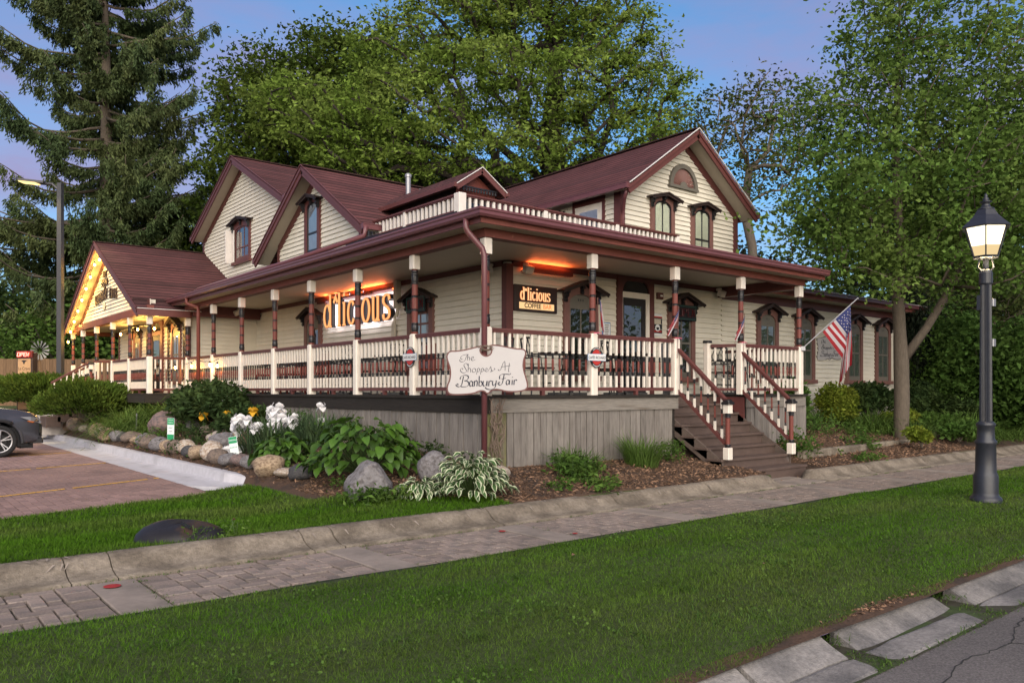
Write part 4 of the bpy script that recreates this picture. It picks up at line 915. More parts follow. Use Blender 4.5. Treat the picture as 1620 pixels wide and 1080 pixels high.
f2 = lambda x, y: ((x - 795) * S2, (540 - y) * SY2)
pen(MB(M2), L1 + L2, f2, .017, .006, R(35), .0045, .0065).build('lettering', M_ink, s2)
# upright display letters, drawn with a nib held level: heavy stems, thin joins, slab serifs
def oval(cx, cy, rx, ry, a0=0, a1=360, n=14): return [(cx + rx * math.cos(R(a0 + (a1 - a0) * k / n)), cy + ry * math.sin(R(a0 + (a1 - a0) * k / n))) for k in range(n + 1)]
GL = {'d': (.46, [oval(.20, .5, .155, .46, 25, 335), [(.365, 0), (.365, 1.42)], [(.24, 1.40), (.37, 1.40)], [(.36, .03), (.45, .03)]]),
      '^': (.26, [[(.03, 1.02), (.13, 1.28)], [(.12, 1.28), (.23, 1.02)]]),
      'l': (.26, [[(.13, 0), (.13, 1.42)], [(.02, 1.40), (.14, 1.40)], [(.02, .03), (.24, .03)]]),
      'i': (.26, [[(.13, 0), (.13, .98)], [(.03, .96), (.14, .96)], [(.02, .03), (.24, .03)], [(.13, 1.22), (.13, 1.36)]]),
      'c': (.42, [oval(.22, .5, .155, .46, 40, 325)]), 'o': (.46, [oval(.23, .5, .16, .46, 90, 450)]),
      'u': (.50, [[(.13, .98), (.13, .25), (.17, .06), (.25, .03), (.36, .14)], [(.37, 0), (.37, .98)], [(.03, .96), (.13, .96)], [(.27, .96), (.37, .96)], [(.37, .03), (.47, .03)]]),
      's': (.40, [[(.33, .76), (.29, .92), (.19, .96), (.09, .88), (.07, .72), (.14, .58), (.25, .47), (.32, .33), (.31, .13), (.21, .04), (.10, .06), (.06, .24)]])}
def word(mb, s, x, y, sx, sy, z0, z1, thick=.125, thin=.035, mi=0):
    for ch in s:
        w_, st_ = GL[ch]
        pen(mb, st_, lambda a, b: (x + a * sx, y + b * sy), thick * sx, thin * sx, 0, z0, z1, mi, smooth=ch in 'dcosu'); x += w_ * sx
    return mb
big = thing('illuminated_wall_letters', 'large glowing orange letters d^licious with white halo on the porch side wall', 'sign', (1.9, 7.5, 3.1))
tgt = (('d', -9.09, .46), ('^', -8.57, .26), ('l', -8.36, .22), ('i', -8.10, .20), ('c', -7.86, .41), ('i', -7.44, .2), ('o', -7.18, .46), ('u', -6.72, .43), ('s', -6.23, .40))
for ch, u, wd in tgt:
    M = FX(1.99, 0, 3.08); sx = wd / GL[ch][0]; kk = .125 * .92 / sx
    word(MB(M), ch, u, 0, sx, .572, 0.0, .115, kk, .046 / sx).build('letter_return', M_black, big)
    word(MB(M), ch, u, 0, sx, .572, .116, .118, kk * 1.02, .05 / sx).build('letter_edge', M_glowe, big); word(MB(M), ch, u, 0, sx, .572, .119, .122, kk * .80, .030 / sx).build('letter_face', M_glow, big)
    word(MB(M), ch, u, 0, sx, .572, -.008, -.003, kk * .9, .038 / sx).build('letter_halo', M_halo, big)
for y, z, e in ((8.7, 3.4, 2.6), (7.9, 3.4, 2.6), (7.05, 3.35, 2.6), (6.3, 3.4, 3.2)):
    ld = bpy.data.lights.new('sign_halo', 'AREA'); ld.shape = 'RECTANGLE'; ld.size = .85; ld.size_y = .7; ld.energy = e; ld.color = (1, .90, .98); lo = link(bpy.data.objects.new('sign_halo', ld)); lo.location = (1.88, y, z); lo.rotation_euler = Vector((-1, 0, 0)).to_track_quat('Z', 'Y').to_euler(); lo.parent = big; lo.location = Vector((1.97 - .05, y, z)) - ORG[big.name]
cof = thing('illuminated_box_sign', 'brown box sign with glowing letters d^licious COFFEEBAR beside the front window', 'sign', (2.68, 1.95, 3.22))
MC = FY(2.16, 1.96, 2.99)
MB(MC).bbox(0, 0, -.09, 1.05, .485, 0, .008).build('case', M_hood, cof)
pen_b = word(MB(MC), 'd^licious', .13, .205, .225, .165, .001, .004, .19, .075); pen_b.build('letter_outline', M_glowb, cof)
word(MB(MC), 'd^licious', .13, .205, .225, .165, .004, .008, .125, .04).build('letter_face', M_glow2, cof)
MB(MC).box(.105, .045, .001, .96, .165, .006).build('name_band', M_glow2, cof)
text('COFFEE', MC @ Matrix.Translation((.43, .106, .0065)), .125, M_hood, cof, ext=.001, sx=.95, bold=.003); text('BAR', MC @ Matrix.Translation((.79, .106, .0065)), .125, M_glowe, cof, ext=.001, sx=.95)
def neon_off(M, name, label):
    t = thing(name, label, 'sign', M.translation); MB(M).box(-.36, -.17, 0, .36, .17, .03).build('panel', M_black, t)
    b = MB(M); b.tube([(-.33, -.14, .04), (.33, -.14, .04), (.33, .14, .04), (-.33, .14, .04), (-.33, -.14, .04)], .008, 5); b.build('border_tube', M_teal, t)
    st = [[(-.26, -.08), (-.27, .08), (-.15, .08), (-.15, -.08), (-.26, -.08)], [(-.10, -.08), (-.10, .08), (.0, .08), (.0, .0), (-.10, .0)], [(.16, .08), (.05, .08), (.05, 0), (.13, 0), (.05, 0), (.05, -.08), (.16, -.08)], [(.20, -.08), (.20, .08), (.29, -.08), (.29, .08)]]
    b = MB(M)
    for s_ in st: b.tube([(x, y, .045) for x, y in s_], .010, 5)
    b.build('letter_tube', M_neonoff, t)
neon_off(FX(W - .13, 4.88, 3.33), 'open_sign', 'unlit OPEN neon sign in the side porch window by the corner')
neon_off(FY(6.98, W - .13, 3.24), 'open_sign', 'unlit OPEN neon sign in the window right of the front door')
# enamel coffee badges on two porch posts
for M, lb in ((FY(2.18, -.088, 2.07), 'round red coffee sign with white name plate on the front porch post'), (FX(-.088, 1.92, 2.08), 'round red coffee sign with white name plate on the side porch post')):
    t = thing('badge_sign', lb, 'sign', M.translation); MB(M @ Matrix.Diagonal((1, 1.12, 1, 1))).lathe([(.148, -.004), (.148, .008)], 28).build('ring', M_black, t)
    MB(M @ Matrix.Diagonal((1, 1.12, 1, 1))).lathe([(.112, .006), (.112, .012)], 28).build('disc', M_redp, t); MB(M).box(-.20, -.052, .012, .20, .052, .020).build('plate', M_paper, t)
    MB(M).box(-.205, -.057, .010, .205, .057, .016).build('plate_border', M_blue, t); text('CAFÉS RICHARD', M @ Matrix.Translation((0, -.006, .0205)), .062, M_ink, t, ext=.0005, sx=.85, bold=.001)
    for k in range(9):
        for s_ in (1, -1):
            a = R(54 + 9 * k) * s_; c = (.130 * math.cos(a), .130 * 1.12 * math.sin(a)); MB(M).box(c[0] - .005, c[1] - .008, .008, c[0] + .005, c[1] + .008, .0095).build('rim_letter', M_paper, t)
# gable name on the pavilion
gn = thing('gable_sign', 'black lettered name THE SHOPS OF BANBURY FAIR on the lit pavilion gable', 'sign', (-.95, 18.9, 4.7))
for s_, u, v, sz, k in (('THE', -18.85, 5.26, .26, .8), ('SHOPPES', -18.85, 4.99, .25, .75), ('AT', -18.85, 4.78, .20, .8)): text(s_, FX(-.97, 0, 0) @ Matrix.Translation((u, v, 0)), sz, M_hood, gn, sx=k, ext=.02, bold=.012)
for i, ch in enumerate('BANBURY FAIR'): text(ch, FX(-.97, 0, 0) @ Matrix.Translation((-20.1 + i * .245, 4.56 - .05 * math.cos(i * .55), 0)), .42, M_hood, gn, sx=.68, ext=.02, bold=.014)
MB(FX(-.97, 18.95, 4.14)).prism([(-.12, 0), (.12, 0), (.17, .1), (.08, .22), (0, .28), (-.08, .22), (-.17, .1)], 0, .015).build('crest', M_soffit, gn)
# papers on the front wall
t = thing('wall_notice', 'small white notice in a blue frame left of the front door', 'notice', (4.6, W, 2.76)); MB(FY(4.6, W - .024, 2.76)).bbox(-.115, -.15, 0, .115, .15, .02, .004).build('frame', M_blue, t)
MB(FY(4.6, W - .045, 2.76)).box(-.095, -.13, 0, .095, .13, .003).build('sheet', M_paper, t)
b = MB(FY(4.6, W - .049, 2.76))
for k in range(6): b.box(-.06 + .01 * (k % 2), .085 - k * .035, 0, .06 - .01 * (k % 3), .10 - k * .035, .001)
b.build('print_line', M_sash, t)
t = thing('wall_poster', 'black and red coffee poster right of the front door', 'poster', (6.18, W, 2.95)); MP = FY(6.18, W - .026, 2.94)
MB(MP).box(-.15, -.24, 0, .15, .24, .004).build('sheet', M_paper, t); MB(MP).box(-.15, -.18, .004, .15, .18, .006).build('print_ground', M_black, t); MB(MP).box(-.15, .155, .006, .15, .18, .007).build('print_band', M_redp, t)
MB(MP).box(-.105, .02, .006, .105, .12, .008).build('title_block', M_soffit, t); MB(MP @ Matrix.Translation((0, -.065, .006))).lathe([(.075, 0), (.075, .002)], 18).build('cup_disc', M_paper, t)
MB(MP).prism([(-.05, -.05), (.05, -.05), (.03, -.11), (-.03, -.11)], .008, .010).build('cup', M_black, t); MB(MP).box(-.13, -.155, .006, .13, -.125, .008).build('print_band', M_redp, t)
t = thing('fire_alarm', 'small red fire alarm box high on the wall right of the door', 'alarm', (6.23, W, 3.56)); MB(FY(6.23, W - .024, 3.56)).bbox(-.09, -.07, 0, .09, .07, .06, .01).build('box', M_maroon, t); MB(FY(6.23, W - .085, 3.56)).box(-.03, -.015, 0, .05, .02, .012).build('strobe', M_paper, t)
for x, y, fr, lb in ((2.42, 1.9, FY, 'white floodlight under the ceiling right of the corner trim'), (1.9, 2.42, FX, 'white floodlight under the ceiling left of the corner trim'), (8.2, 1.85, FY, 'white floodlight under the ceiling by the end beam'), (1.3, 13.4, FX, 'white floodlight under the far beam of the side porch')):
    t = thing('floodlight', lb, 'floodlight', (x, y, 3.8)); M = fr(x, y, 3.78)
    MB(M).bbox(-.035, .04, -.12, .035, .10, .0, .01).build('mount', M_white, t); MB(M @ Matrix.Rotation(R(25), 4, 'X')).bbox(-.095, -.09, -.03, .095, .05, .09, .012).build('head', M_white, t)
# added glow strips: made-up red bars under the frieze, only to tint the ceiling
for x0, y0, x1, y1, e, lb in ((1.975, 5.9, 1.975, 9.6, 15, 'added red glow strip above the big side letters'), (2.35, 1.975, 3.6, 1.975, 3.2, 'added red glow strip above the coffee bar box sign')):
    t = thing('added_glow_strip', lb, 'added light', ((x0 + x1) / 2, (y0 + y1) / 2, 3.75)); MB().bar((x0, y0, 3.735), (x1, y1, 3.735), .07, .02).build('reflector', M_maroon, t); k = (-.035, 0) if x0 == x1 else (0, -.035); MB().bar((x0 + k[0], y0 + k[1], 3.760), (x1 + k[0], y1 + k[1], 3.760), .008, .07).build('lip', M_maroon, t); MB().tube([(x0, y0, 3.756), (x1, y1, 3.756)], .007, 6).build('element', M_addglow, t)
    b = MB()
    for f in (.1, .9): b.bar((x0 + (x1 - x0) * f, y0 + (y1 - y0) * f, 3.735), (x0 + (x1 - x0) * f + (.06 if x0 == x1 else 0), y0 + (y1 - y0) * f + (.06 if y0 == y1 else 0), 3.735), .02, .02)
    b.build('hanger', M_maroon, t)
    ld = bpy.data.lights.new('added_ceiling_wash', 'AREA'); ld.shape = 'RECTANGLE'; ld.size = max(x1 - x0, y1 - y0) * .8; ld.size_y = .05; ld.energy = e; ld.color = (1, .17, .04); lo = link(bpy.data.objects.new('added_ceiling_wash', ld)); lo.parent = t
    v = Vector((-1.3, 0, 1)) if x0 == x1 else Vector((0, -1.3, 1)); lc = Vector(((x0 + x1) / 2, (y0 + y1) / 2, 3.803)) - ORG[t.name]
    X_ = Vector((0, 1, 0)) if x0 == x1 else Vector((1, 0, 0)); Z_ = -v.normalized(); Y_ = Z_.cross(X_); lo.matrix_local = Matrix.Translation(lc) @ Matrix((X_, Y_, Z_)).transposed().to_4x4()
# wooden prop and bracket by the side window
part('bracket', MB().bbox(1.86, 5.58, 3.3, 1.98, 5.72, 3.9, .01).bar((1.92, 5.62, 3.3), (1.90, 5.66, 3.12), .05, .06), M_soffit); t = thing('wooden_board', 'tan board leaning on the side wall right of the letters', 'board', (1.9, 5.78, DECK)); MB().bar((1.80, 5.72, DECK), (1.97, 5.86, 3.15), .14, .03, up=(1, 0, 0)).build('plank', M_soffit, t)

# ================================================================== flags
def flag_cloth(t, M, Hh, Lf, gather, slack, nu=26, nv=30, tw=0.):
    """13 stripes and a canton; the cloth leaves the hoist, folds at the gather line and hangs"""
    V = []; F = []; mi = []
    for i in range(nu + 1):
        a = i / nu
        for j in range(nv + 1):
            s = j / nv * Lf; x, z, y = gather(a, s); f = clamp(s / Lf * 1.6) * slack
            V.append(M @ Vector((x + f * .35 * math.sin(a * 9 + 1), z, y + f * math.sin(a * 17 + s * 2.0) + f * .4 * math.sin(a * 31 + 2 + s * 5))))
    for i in range(nu):
        st_ = i // 2
        for j in range(nv):
            F.append((i * (nv + 1) + j, (i + 1) * (nv + 1) + j, (i + 1) * (nv + 1) + j + 1, i * (nv + 1) + j + 1))
            mi.append(2 if (i < 14 and j < nv * .4) else (0 if st_ % 2 == 0 else 1))
    o = mesh_obj('cloth', V, F, [M_flagr, M_flagw, M_navy], t, mi, True); sb = MB()
    me = o.data; og = ORG[t.name]
    for r_ in range(9):
        for c_ in range(6 if r_ % 2 == 0 else 5):
            a = (r_ + 1) / 10 * 14; b = ((c_ + .5 if r_ % 2 == 0 else c_ + 1) / 6) * nv * .4
            i, j = int(a), int(b); p = Vector(me.vertices[i * (nv + 1) + j].co) + og; p2 = Vector(me.vertices[(i + 1) * (nv + 1) + j].co) + og; p3 = Vector(me.vertices[i * (nv + 1) + j + 1].co) + og
            e1 = (p2 - p); e2 = (p3 - p); n_ = e1.cross(e2)
            if n_.length < 1e-9: continue
            n_.normalize(); ee1 = e1.normalized(); ee2 = n_.cross(ee1); r0 = min(.028 * Lf, .55 * max(e1.length, .004))
            for s_ in (1, -1): sb.add([tuple(p + e1 * .5 + e2 * .5 + n_ * .004 * s_ + (ee1 * math.cos(k * .6283) + ee2 * math.sin(k * .6283)) * r0 * (1 if k % 2 == 0 else .42)) for k in range(10)], [tuple(range(10)) if s_ > 0 else tuple(range(9, -1, -1))])
    sb.build('star', M_flagw, t); return o
px = .01339
big_flag = thing('porch_flag', 'large American flag hanging from an angled pole at the right porch post', 'flag', (8.36, -.08, 2.42)); MF = FC((8.36, -.08, 2.42))
fpole = MB(MF).tube([(0, 0, 0), (87 * px, 79 * px, 0)], .012, 8); fpole.lathe([], 4) if False else None; fpole.build('pole', M_alu, big_flag); MB(MF @ Matrix.Translation((0, 0, 0))).bbox(-.05, -.05, -.03, .06, .05, .03, .01).build('bracket', M_alu, big_flag)
MB(MF @ Matrix.Translation((87 * px, 79 * px, 0))).lathe([(.012, -.02), (.022, 0), (.012, .025)], 8).build('finial', M_alu, big_flag)
def gat(a, s):
    hx, hz = (76 - 44 * a) * px, (69 - 43 * a) * px; q_ = (.62, -.78); gx = (67 + 9 * (1 - a) - 2 * a) * px; d = max(.02, (gx - hx) / q_[0])
    if s < d: return hx + q_[0] * s, hz + q_[1] * s, .0
    e = s - d; return gx - .05 * e * a - .10 * a * e, hz + q_[1] * d - e * .98, .02 * math.sin(a * 5)
flag_cloth(big_flag, MF, .84, 1.30, gat, .045)
for x, a0, lb in ((2.18, -.25, 'small American flag tied to the front post with the coffee badge'), (4.27, .5, 'small American flag tied to the post left of the stairs'), (6.27, .75, 'small American flag tied to the post right of the stairs')):
    t = thing('small_flag', lb, 'flag', (x, -.09, 2.5)); sgn = 1 if x < 4 else -1; M = FY(x + .03 * sgn, -.10, 2.46)
    MB(M).tube([(.03 * sgn, -.35, 0), (-.01 * sgn, .58, 0)], .005, 6).build('staff', M_casing, t); MB(M).lathe([], 4) if False else None
    def gs(a, s, sg=sgn, x=x):
        if x < 4: return (.01 + .06 * a + .10 * s) * sg, .56 - .10 * a - s * .97, .02
        return (-.0 - .10 * a * .5 - s * .62) * 1.0, .52 - .22 * a - s * .72, .02
    flag_cloth(t, M, .3, .46, gs, .016, 26, 14)
    MB(M).tube([(-.09, .0, .0), (0, .01, .035), (.09, .0, .0)], .008, 5).build('ribbon', mat('pink_ribbon', (.6, .12, .2), .6) if 'pink_ribbon' not in MATS else MATS['pink_ribbon'], t)

# ================================================================== porch furniture
def make_chair(label):
    t = thing('porch_chair', label, 'chair', (0, 0, 0), 'black metal chairs on the porch')
    b = MB(); b.bbox(-.21, -.21, .44, .21, .21, .47, .015); b.build('seat', M_tableb, t)
    for s in (-1, 1):
        MB().tube([(s * .20, .19, 0), (s * .19, .18, .45)], .014, 6).build('leg', M_darkmetal, t)
        MB().tube([(s * .21, -.24, 0), (s * .19, -.19, .45), (s * .20, -.24, .95)], .014, 6).build('leg', M_darkmetal, t)
        MB().tube([(s * .19, .16, .46), (s * .22, .15, .66), (s * .21, -.2, .68)], .013, 6).build('arm', M_darkmetal, t)
    b = MB(); b.tube([(-.20, -.24, .95), (0, -.255, .965), (.20, -.24, .95)], .016, 6); b.tube([(-.195, -.215, .62), (.195, -.215, .62)], .012, 6)
    for x in (-.2, -.067, .067): b.tube([(x, -.215, .62), (x + .133, -.24, .95)], .009, 5); b.tube([(x + .133, -.215, .62), (x, -.24, .95)], .009, 5)
    b.build('backrest', M_darkmetal, t); MB().tube([(-.19, .18, .2), (.19, .18, .2)], .01, 5).build('stretcher', M_darkmetal, t); return t
def make_table(label):
    t = thing('porch_table', label, 'table', (0, 0, 0), 'dark tables on the porch')
    MB().bbox(-.36, -.42, .70, .36, .42, .74, .015).build('tabletop', M_tableb, t); MB().lathe([(.035, .03), (.035, .70)], 8).build('leg', M_darkmetal, t)
    MB().bar((-.26, -.3, .02), (.26, .3, .02), .06, .04).bar((-.26, .3, .02), (.26, -.3, .02), .06, .04).build('base', M_darkmetal, t); return t
CH0 = make_chair('black metal chair with crossed back beside the plaque end of the front porch'); CH0.location = (1.85, .95, DECK); CH0.rotation_euler.z = R(-105)
for x, y, rz, lb in ((2.95, 1.2, 80, 'black metal chair under the left front window'), (3.35, .62, 190, 'black metal chair behind the railing left of the door'), (4.0, 1.25, -95, 'black metal chair at the table nearest the door'), (7.05, 1.0, -75, 'black metal chair right of the stairs by its own railing'), (7.95, 1.3, 100, 'black metal chair at the far right porch table'),
                     (1.25, 1.35, 30, 'black metal chair in the porch corner'), (.95, 3.0, 185, 'black metal chair at the side table near the badge sign'), (1.0, 4.35, 5, 'black metal chair below the unlit side OPEN sign'), (.62, 5.0, 175, 'black metal chair by the leaning board'), (1.0, 6.35, 5, 'black metal chair under the final s of the big letters'),
                     (.95, 7.0, 180, 'black metal chair under the o of the big letters'), (1.0, 8.3, 0, 'black metal chair under the first letter of the wall sign'), (.7, 9.0, 170, 'black metal chair by the dark side window'), (1.0, 10.4, 5, 'black metal chair at the last side table')):
    dup(CH0, (x, y, DECK), R(rz), lb)
TB0 = make_table('dark table by the left front window'); TB0.location = (2.5, .85, DECK)
for x, y, lb in ((3.75, .72, 'dark table in front of the door bay railing'), (7.5, .95, 'dark table in the bay right of the stairs'), (.8, 3.65, 'dark side porch table near the badge sign'), (.85, 5.7, 'dark side porch table by the leaning board'), (.85, 7.65, 'dark side porch table under the big letters'), (.85, 9.7, 'dark side porch table beyond the big letters')): dup(TB0, (x, y, DECK), 0, lb)
for y, z in ((2.6, 0), (6.7, 0), (8.0, 0), (9.4, 0)):
    t = thing('porch_chair', {2.6: 'red brown wooden chair behind the side badge sign', 6.7: 'red brown wooden chair below the big letters', 8.0: 'red brown wooden chair left of the middle side table', 9.4: 'red brown wooden chair by the far side table'}[y], 'chair', (.55, y, DECK), 'red brown chairs on the porch')
    b = MB(Matrix.Translation((.55, y, DECK))); b.box(-.2, -.2, .42, .2, .2, .46); b.build('seat', M_seatr, t)
    for sx_, sy_ in ((-1, -1), (1, -1), (-1, 1), (1, 1)): MB(Matrix.Translation((.55, y, DECK))).bar((sx_ * .18, sy_ * .18, 0), (sx_ * .18, sy_ * .18, .42 if sx_ < 0 else .9), .035, .035).build('leg', M_seatr, t)
    MB(Matrix.Translation((.55, y, DECK))).box(.17, -.18, .6, .19, .18, .88).build('backrest', M_seatr, t)
t = thing('menu_board', 'grey folded sign leaning by the post left of the stairs', 'board', (4.45, .35, DECK)); MB().bar((4.42, .3, DECK), (4.50, .42, 2.42), .18, .03, up=(1, 0, 0)).build('panel', M_trash, t)

# ================================================================== string lights
def bulbs(name, label, pts, cord, light=2, e=5., grp='warm string lights'):
    t = thing(name, label, 'string lights', pts[0], grp); MB().tube(cord, .008, 5).build('cord', M_black, t)
    sd = None
    for i, p in enumerate(pts):
        MB().lathe([(.014, .03), (.022, .03), (.022, .09)], 8, p).build('socket', M_black, t)
        if sd is None: o = MB().lathe([(.006, -.055), (.024, -.04), (.031, -.01), (.025, .02), (.014, .03)], 10).build('bulb', M_bulb, None, True, local=True); sd = o.data; bpy.data.objects.remove(o)
        copy_as(sd, 'bulb', t, Matrix.Translation(Vector(p) - ORG[t.name]))
        if i % light == 0:
            ld = bpy.data.lights.new('bulb_light', 'POINT'); ld.energy = e; ld.color = (1, .56, .13); ld.shadow_soft_size = .05; lo = link(bpy.data.objects.new('bulb_light', ld)); lo.parent = t; lo.location = Vector(p) - ORG[t.name] + Vector((.04, 0, -.12))
    return t
pR = [(-1.22, 18.42 - .62 * k, 5.90 - .318 * k) for k in range(1, 8)]; pL = [(-1.22, 18.42 + .64 * k, 5.90 - .322 * k) for k in range(1, 8)]
bulbs('string_light', 'warm bulbs along the right rake of the lit pavilion gable', [(-1.22, 18.42, 5.66)] + pR, [(-1.22, 18.42, 5.76)] + [(a, b, c + .09) for a, b, c in pR], 1, 3.5)
bulbs('string_light', 'warm bulbs along the left rake of the lit pavilion gable', pL + [(-1.22, 23.3, 3.3)], [(a, b, c + .09) for a, b, c in pL] + [(-1.22, 23.3, 3.39)], 1, 3.5)
ry = [14.35, 12.9, 12.3, 11.45, 10.9]
bulbs('string_light', 'warm bulbs strung along the porch railing near the pavilion', [(-.12, y, 2.17 + .03 * math.sin(y * 4)) for y in ry], [(-.12, y, 2.30 + .05 * math.cos(y * 3)) for y in (14.6, 14.0, 13.3, 12.6, 12, 11.3, 10.8)], 1, 1.6)
bulbs('string_light', 'warm bulbs hanging under the pavilion porch ceiling', [(-.4, 15.4, 3.35), (-.5, 16.8, 3.4), (-.4, 19.3, 3.4)], [(-.4, 14.2, 3.6), (-.4, 15.4, 3.44), (-.5, 16.8, 3.49), (-.4, 19.3, 3.49), (-.4, 21, 3.65)], 1, 14)

# ================================================================== street furniture
lp = thing('lamp_post', 'tall dark fluted lamp post with lit lantern on the lawn strip', 'lamp post', (4.74, -4.92, .02)); b = MB(); C_ = (4.74, -4.92, .02)
b.lathe([(.20, -.05), (.20, .05), (.185, .08), (.16, .10), (.152, .14), (.152, .36), (.14, .39), (.128, .42), (.122, .78), (.135, .80), (.135, .83), (.108, .86), (.105, 1.02), (.118, 1.04), (.118, 1.07), (.085, 1.10)], 16, C_); b.build('base', M_post, lp, True)
sh_ = MB(); n = 24; vs = []
for z in (1.09, 2.96):
    for k in range(n * 2): a = math.pi * k / n; r = (.078 if k % 2 else .070) - (.010 if z > 2 else 0); vs.append((C_[0] + r * math.cos(a), C_[1] + r * math.sin(a), C_[2] + z))
sh_.add(vs, [(k, (k + 1) % 48, 48 + (k + 1) % 48, 48 + k) for k in range(48)]); sh_.build('shaft', M_post, lp)
b = MB(); b.lathe([(.07, 2.94), (.082, 2.96), (.082, 3.10), (.07, 3.13), (.05, 3.15)], 16, C_)
for s in (-1, 1): b.tube([(C_[0] + s * .07 * CAMR.x, C_[1] + s * .07 * CAMR.y, 3.16), (C_[0] + s * .11 * CAMR.x, C_[1] + s * .11 * CAMR.y, 3.2), (C_[0] + s * .09 * CAMR.x, C_[1] + s * .09 * CAMR.y, 3.28), (C_[0] + s * .08 * CAMR.x, C_[1] + s * .08 * CAMR.y, 3.34)], .012, 6)
b.lathe([(.035, 3.1), (.035, 3.33)], 10, C_); b.build('lantern_yoke', M_post, lp)
hexa = lambda r, z, o=0: [(C_[0] + r * math.cos(R(60 * k + 20 + o)), C_[1] + r * math.sin(R(60 * k + 20 + o)), C_[2] + z) for k in range(6)]
def hexring(levels, name, m, par=lp):
    q_ = MB(); v = sum((hexa(r, z) for r, z in levels), []); f = [(i * 6 + k, i * 6 + (k + 1) % 6, i * 6 + 6 + (k + 1) % 6, i * 6 + 6 + k) for i in range(len(levels) - 1) for k in range(6)]
    return q_.add(v, f + [tuple(range(5, -1, -1)), tuple(range(len(levels) * 6 - 6, len(levels) * 6))]).build(name, m, par)
hexring([(.165, 3.30), (.172, 3.325), (.165, 3.33)], 'lantern_floor', M_post); hexring([(.315, 3.70), (.322, 3.715), (.24, 3.79), (.165, 3.87), (.115, 3.95), (.075, 3.965)], 'lantern_roof', M_post)
b = MB(); b.lathe([(.10, 3.95), (.105, 3.97), (.06, 3.99), (.045, 4.04), (.075, 4.055), (.075, 4.065), (.03, 4.075), (.04, 4.105), (.02, 4.12), (.022, 4.15), (.006, 4.18)], 12, C_); b.build('finial', M_post, lp, True)
lo_, up_ = hexa(.160, 3.325), hexa(.268, 3.70)
fr = MB()
for k in range(6): fr.bar(lo_[k], up_[k], .018, .018)
fr.build('lantern_frame', M_post, lp)
for k in range(6):
    A, B, C2, D = [Vector(p) for p in (lo_[k], lo_[(k + 1) % 6], up_[(k + 1) % 6], up_[k])]; mA = A.lerp(D, .36); mB = B.lerp(C2, .36)
    MB().add([tuple(p) for p in (A, B, mB, mA)], [(0, 1, 2, 3)]).build('lantern_pane', M_lampm, lp); MB().add([tuple(p) for p in (mA, mB, C2, D)], [(0, 1, 2, 3)]).build('lantern_pane', M_lamp, lp)
for z in (2.18, 2.72):
    MB().bbox(C_[0] + .05 * CAMR.x - .03, C_[1] + .05 * CAMR.y - .06, z - .05, C_[0] + .09 * CAMR.x + .03, C_[1] + .05 * CAMR.y + .0, z + .05, .008).build('steel_strap', M_alu, lp)
MB().box(C_[0] - .10 * CAMR.x - .03, C_[1] - .1 * CAMR.y - .03, 2.62, C_[0] - .07 * CAMR.x + .02, C_[1] - .07 * CAMR.y + .03, 2.82).build('service_box', M_post, lp)
ld = bpy.data.lights.new('lantern_light', 'POINT'); ld.energy = 30; ld.color = (1, .76, .42); ld.shadow_soft_size = .12; lo = link(bpy.data.objects.new('lantern_light', ld)); lo.parent = lp; lo.location = (0, 0, 3.15)
pk = thing('parking_lot_light', 'slim dark steel pole with lit lamp arm beside the parked car', 'lamp post', (-2.17, 19.2, .2))
MB().lathe([(.80, .0), (.80, .62)], 18, (-2.17, 19.2, .18)).build('footing', M_lotbase, pk, False); MB().bbox(-2.47, 18.9, .80, -1.87, 19.5, .88, .02).build('base_plate', M_steel, pk)
MB().lathe([(.115, .0), (.10, 7.2)], 4, (-2.17, 19.2, .86)).build('pole', M_steel, pk)
hd = Vector((-.773, .634, 0)); p0 = Vector((-2.17, 19.2, 7.95))
MB().tube([p0 + Vector((0, 0, -.15)), p0 + hd * .25 + Vector((0, 0, .08)), p0 + hd * .55 + Vector((0, 0, .1))], [.05, .05, .04], 8).build('arm', M_steel, pk); MB().bar(p0 + hd * .45 + Vector((0, 0, .11)), p0 + hd * 1.25 + Vector((0, 0, .20)), .34, .07).build('lamp_head', M_steel, pk)
MB().bar(p0 + hd * .72 + Vector((0, 0, .09)), p0 + hd * 1.24 + Vector((0, 0, .15)), .30, .035).build('led_panel', M_led, pk)
ld = bpy.data.lights.new('parking_light', 'SPOT'); ld.energy = 700; ld.color = (1, .80, .45); ld.spot_size = R(150); ld.spot_blend = 1; ld.shadow_soft_size = .2; lo = link(bpy.data.objects.new('parking_light', ld)); lo.parent = pk; lo.location = p0 + hd * .95 + Vector((0, 0, -.02)) - ORG[pk.name]
# totem sign
tm = thing('totem_sign', 'brown pedestal sign topped by a glowing red OPEN neon', 'sign', (-2.73, 22.25, 1.0)); MT = FC((-2.73, 22.25, 1.2), R(-8))
MB(MT).bbox(-.30, -.5, -.25, .30, 1.62, 0, .02).build('cabinet', M_hood, tm); MB(MT).box(-.24, -.3, 0, .24, 1.42, .012).build('panel', M_totem, tm)
b = MB(MT); P = [(-.15, .40), (-.16, .62), (-.12, .76), (0, .90), (.12, .76), (.16, .62), (.15, .40)]; b.prism(P, .012, .02); b.prism([(-.11, 1.36), (.11, 1.36), (.03, 1.30), (.02, 1.24), (-.02, 1.24), (-.03, 1.30)], .012, .02); b.build('emblem', M_black, tm)
b = MB(MT)
for u in (-.09, -.03, .03, .09): b.bbox(u - .014, .34, .02, u + .014, .62, .024, .004)
b.box(-.2, .27, .012, .2, .285, .016); b.build('emblem_tine', M_totem, tm)
text('Le Crave', MT @ Matrix.Translation((0, 1.08, .013)), .15, M_hood, tm, ext=.001, sx=.8)
MB(MT).bbox(-.30, 1.44, -.06, .30, 1.68, .03, .02).build('neon_case', mat('neon_case_red', (.10, .012, .012), .5), tm)
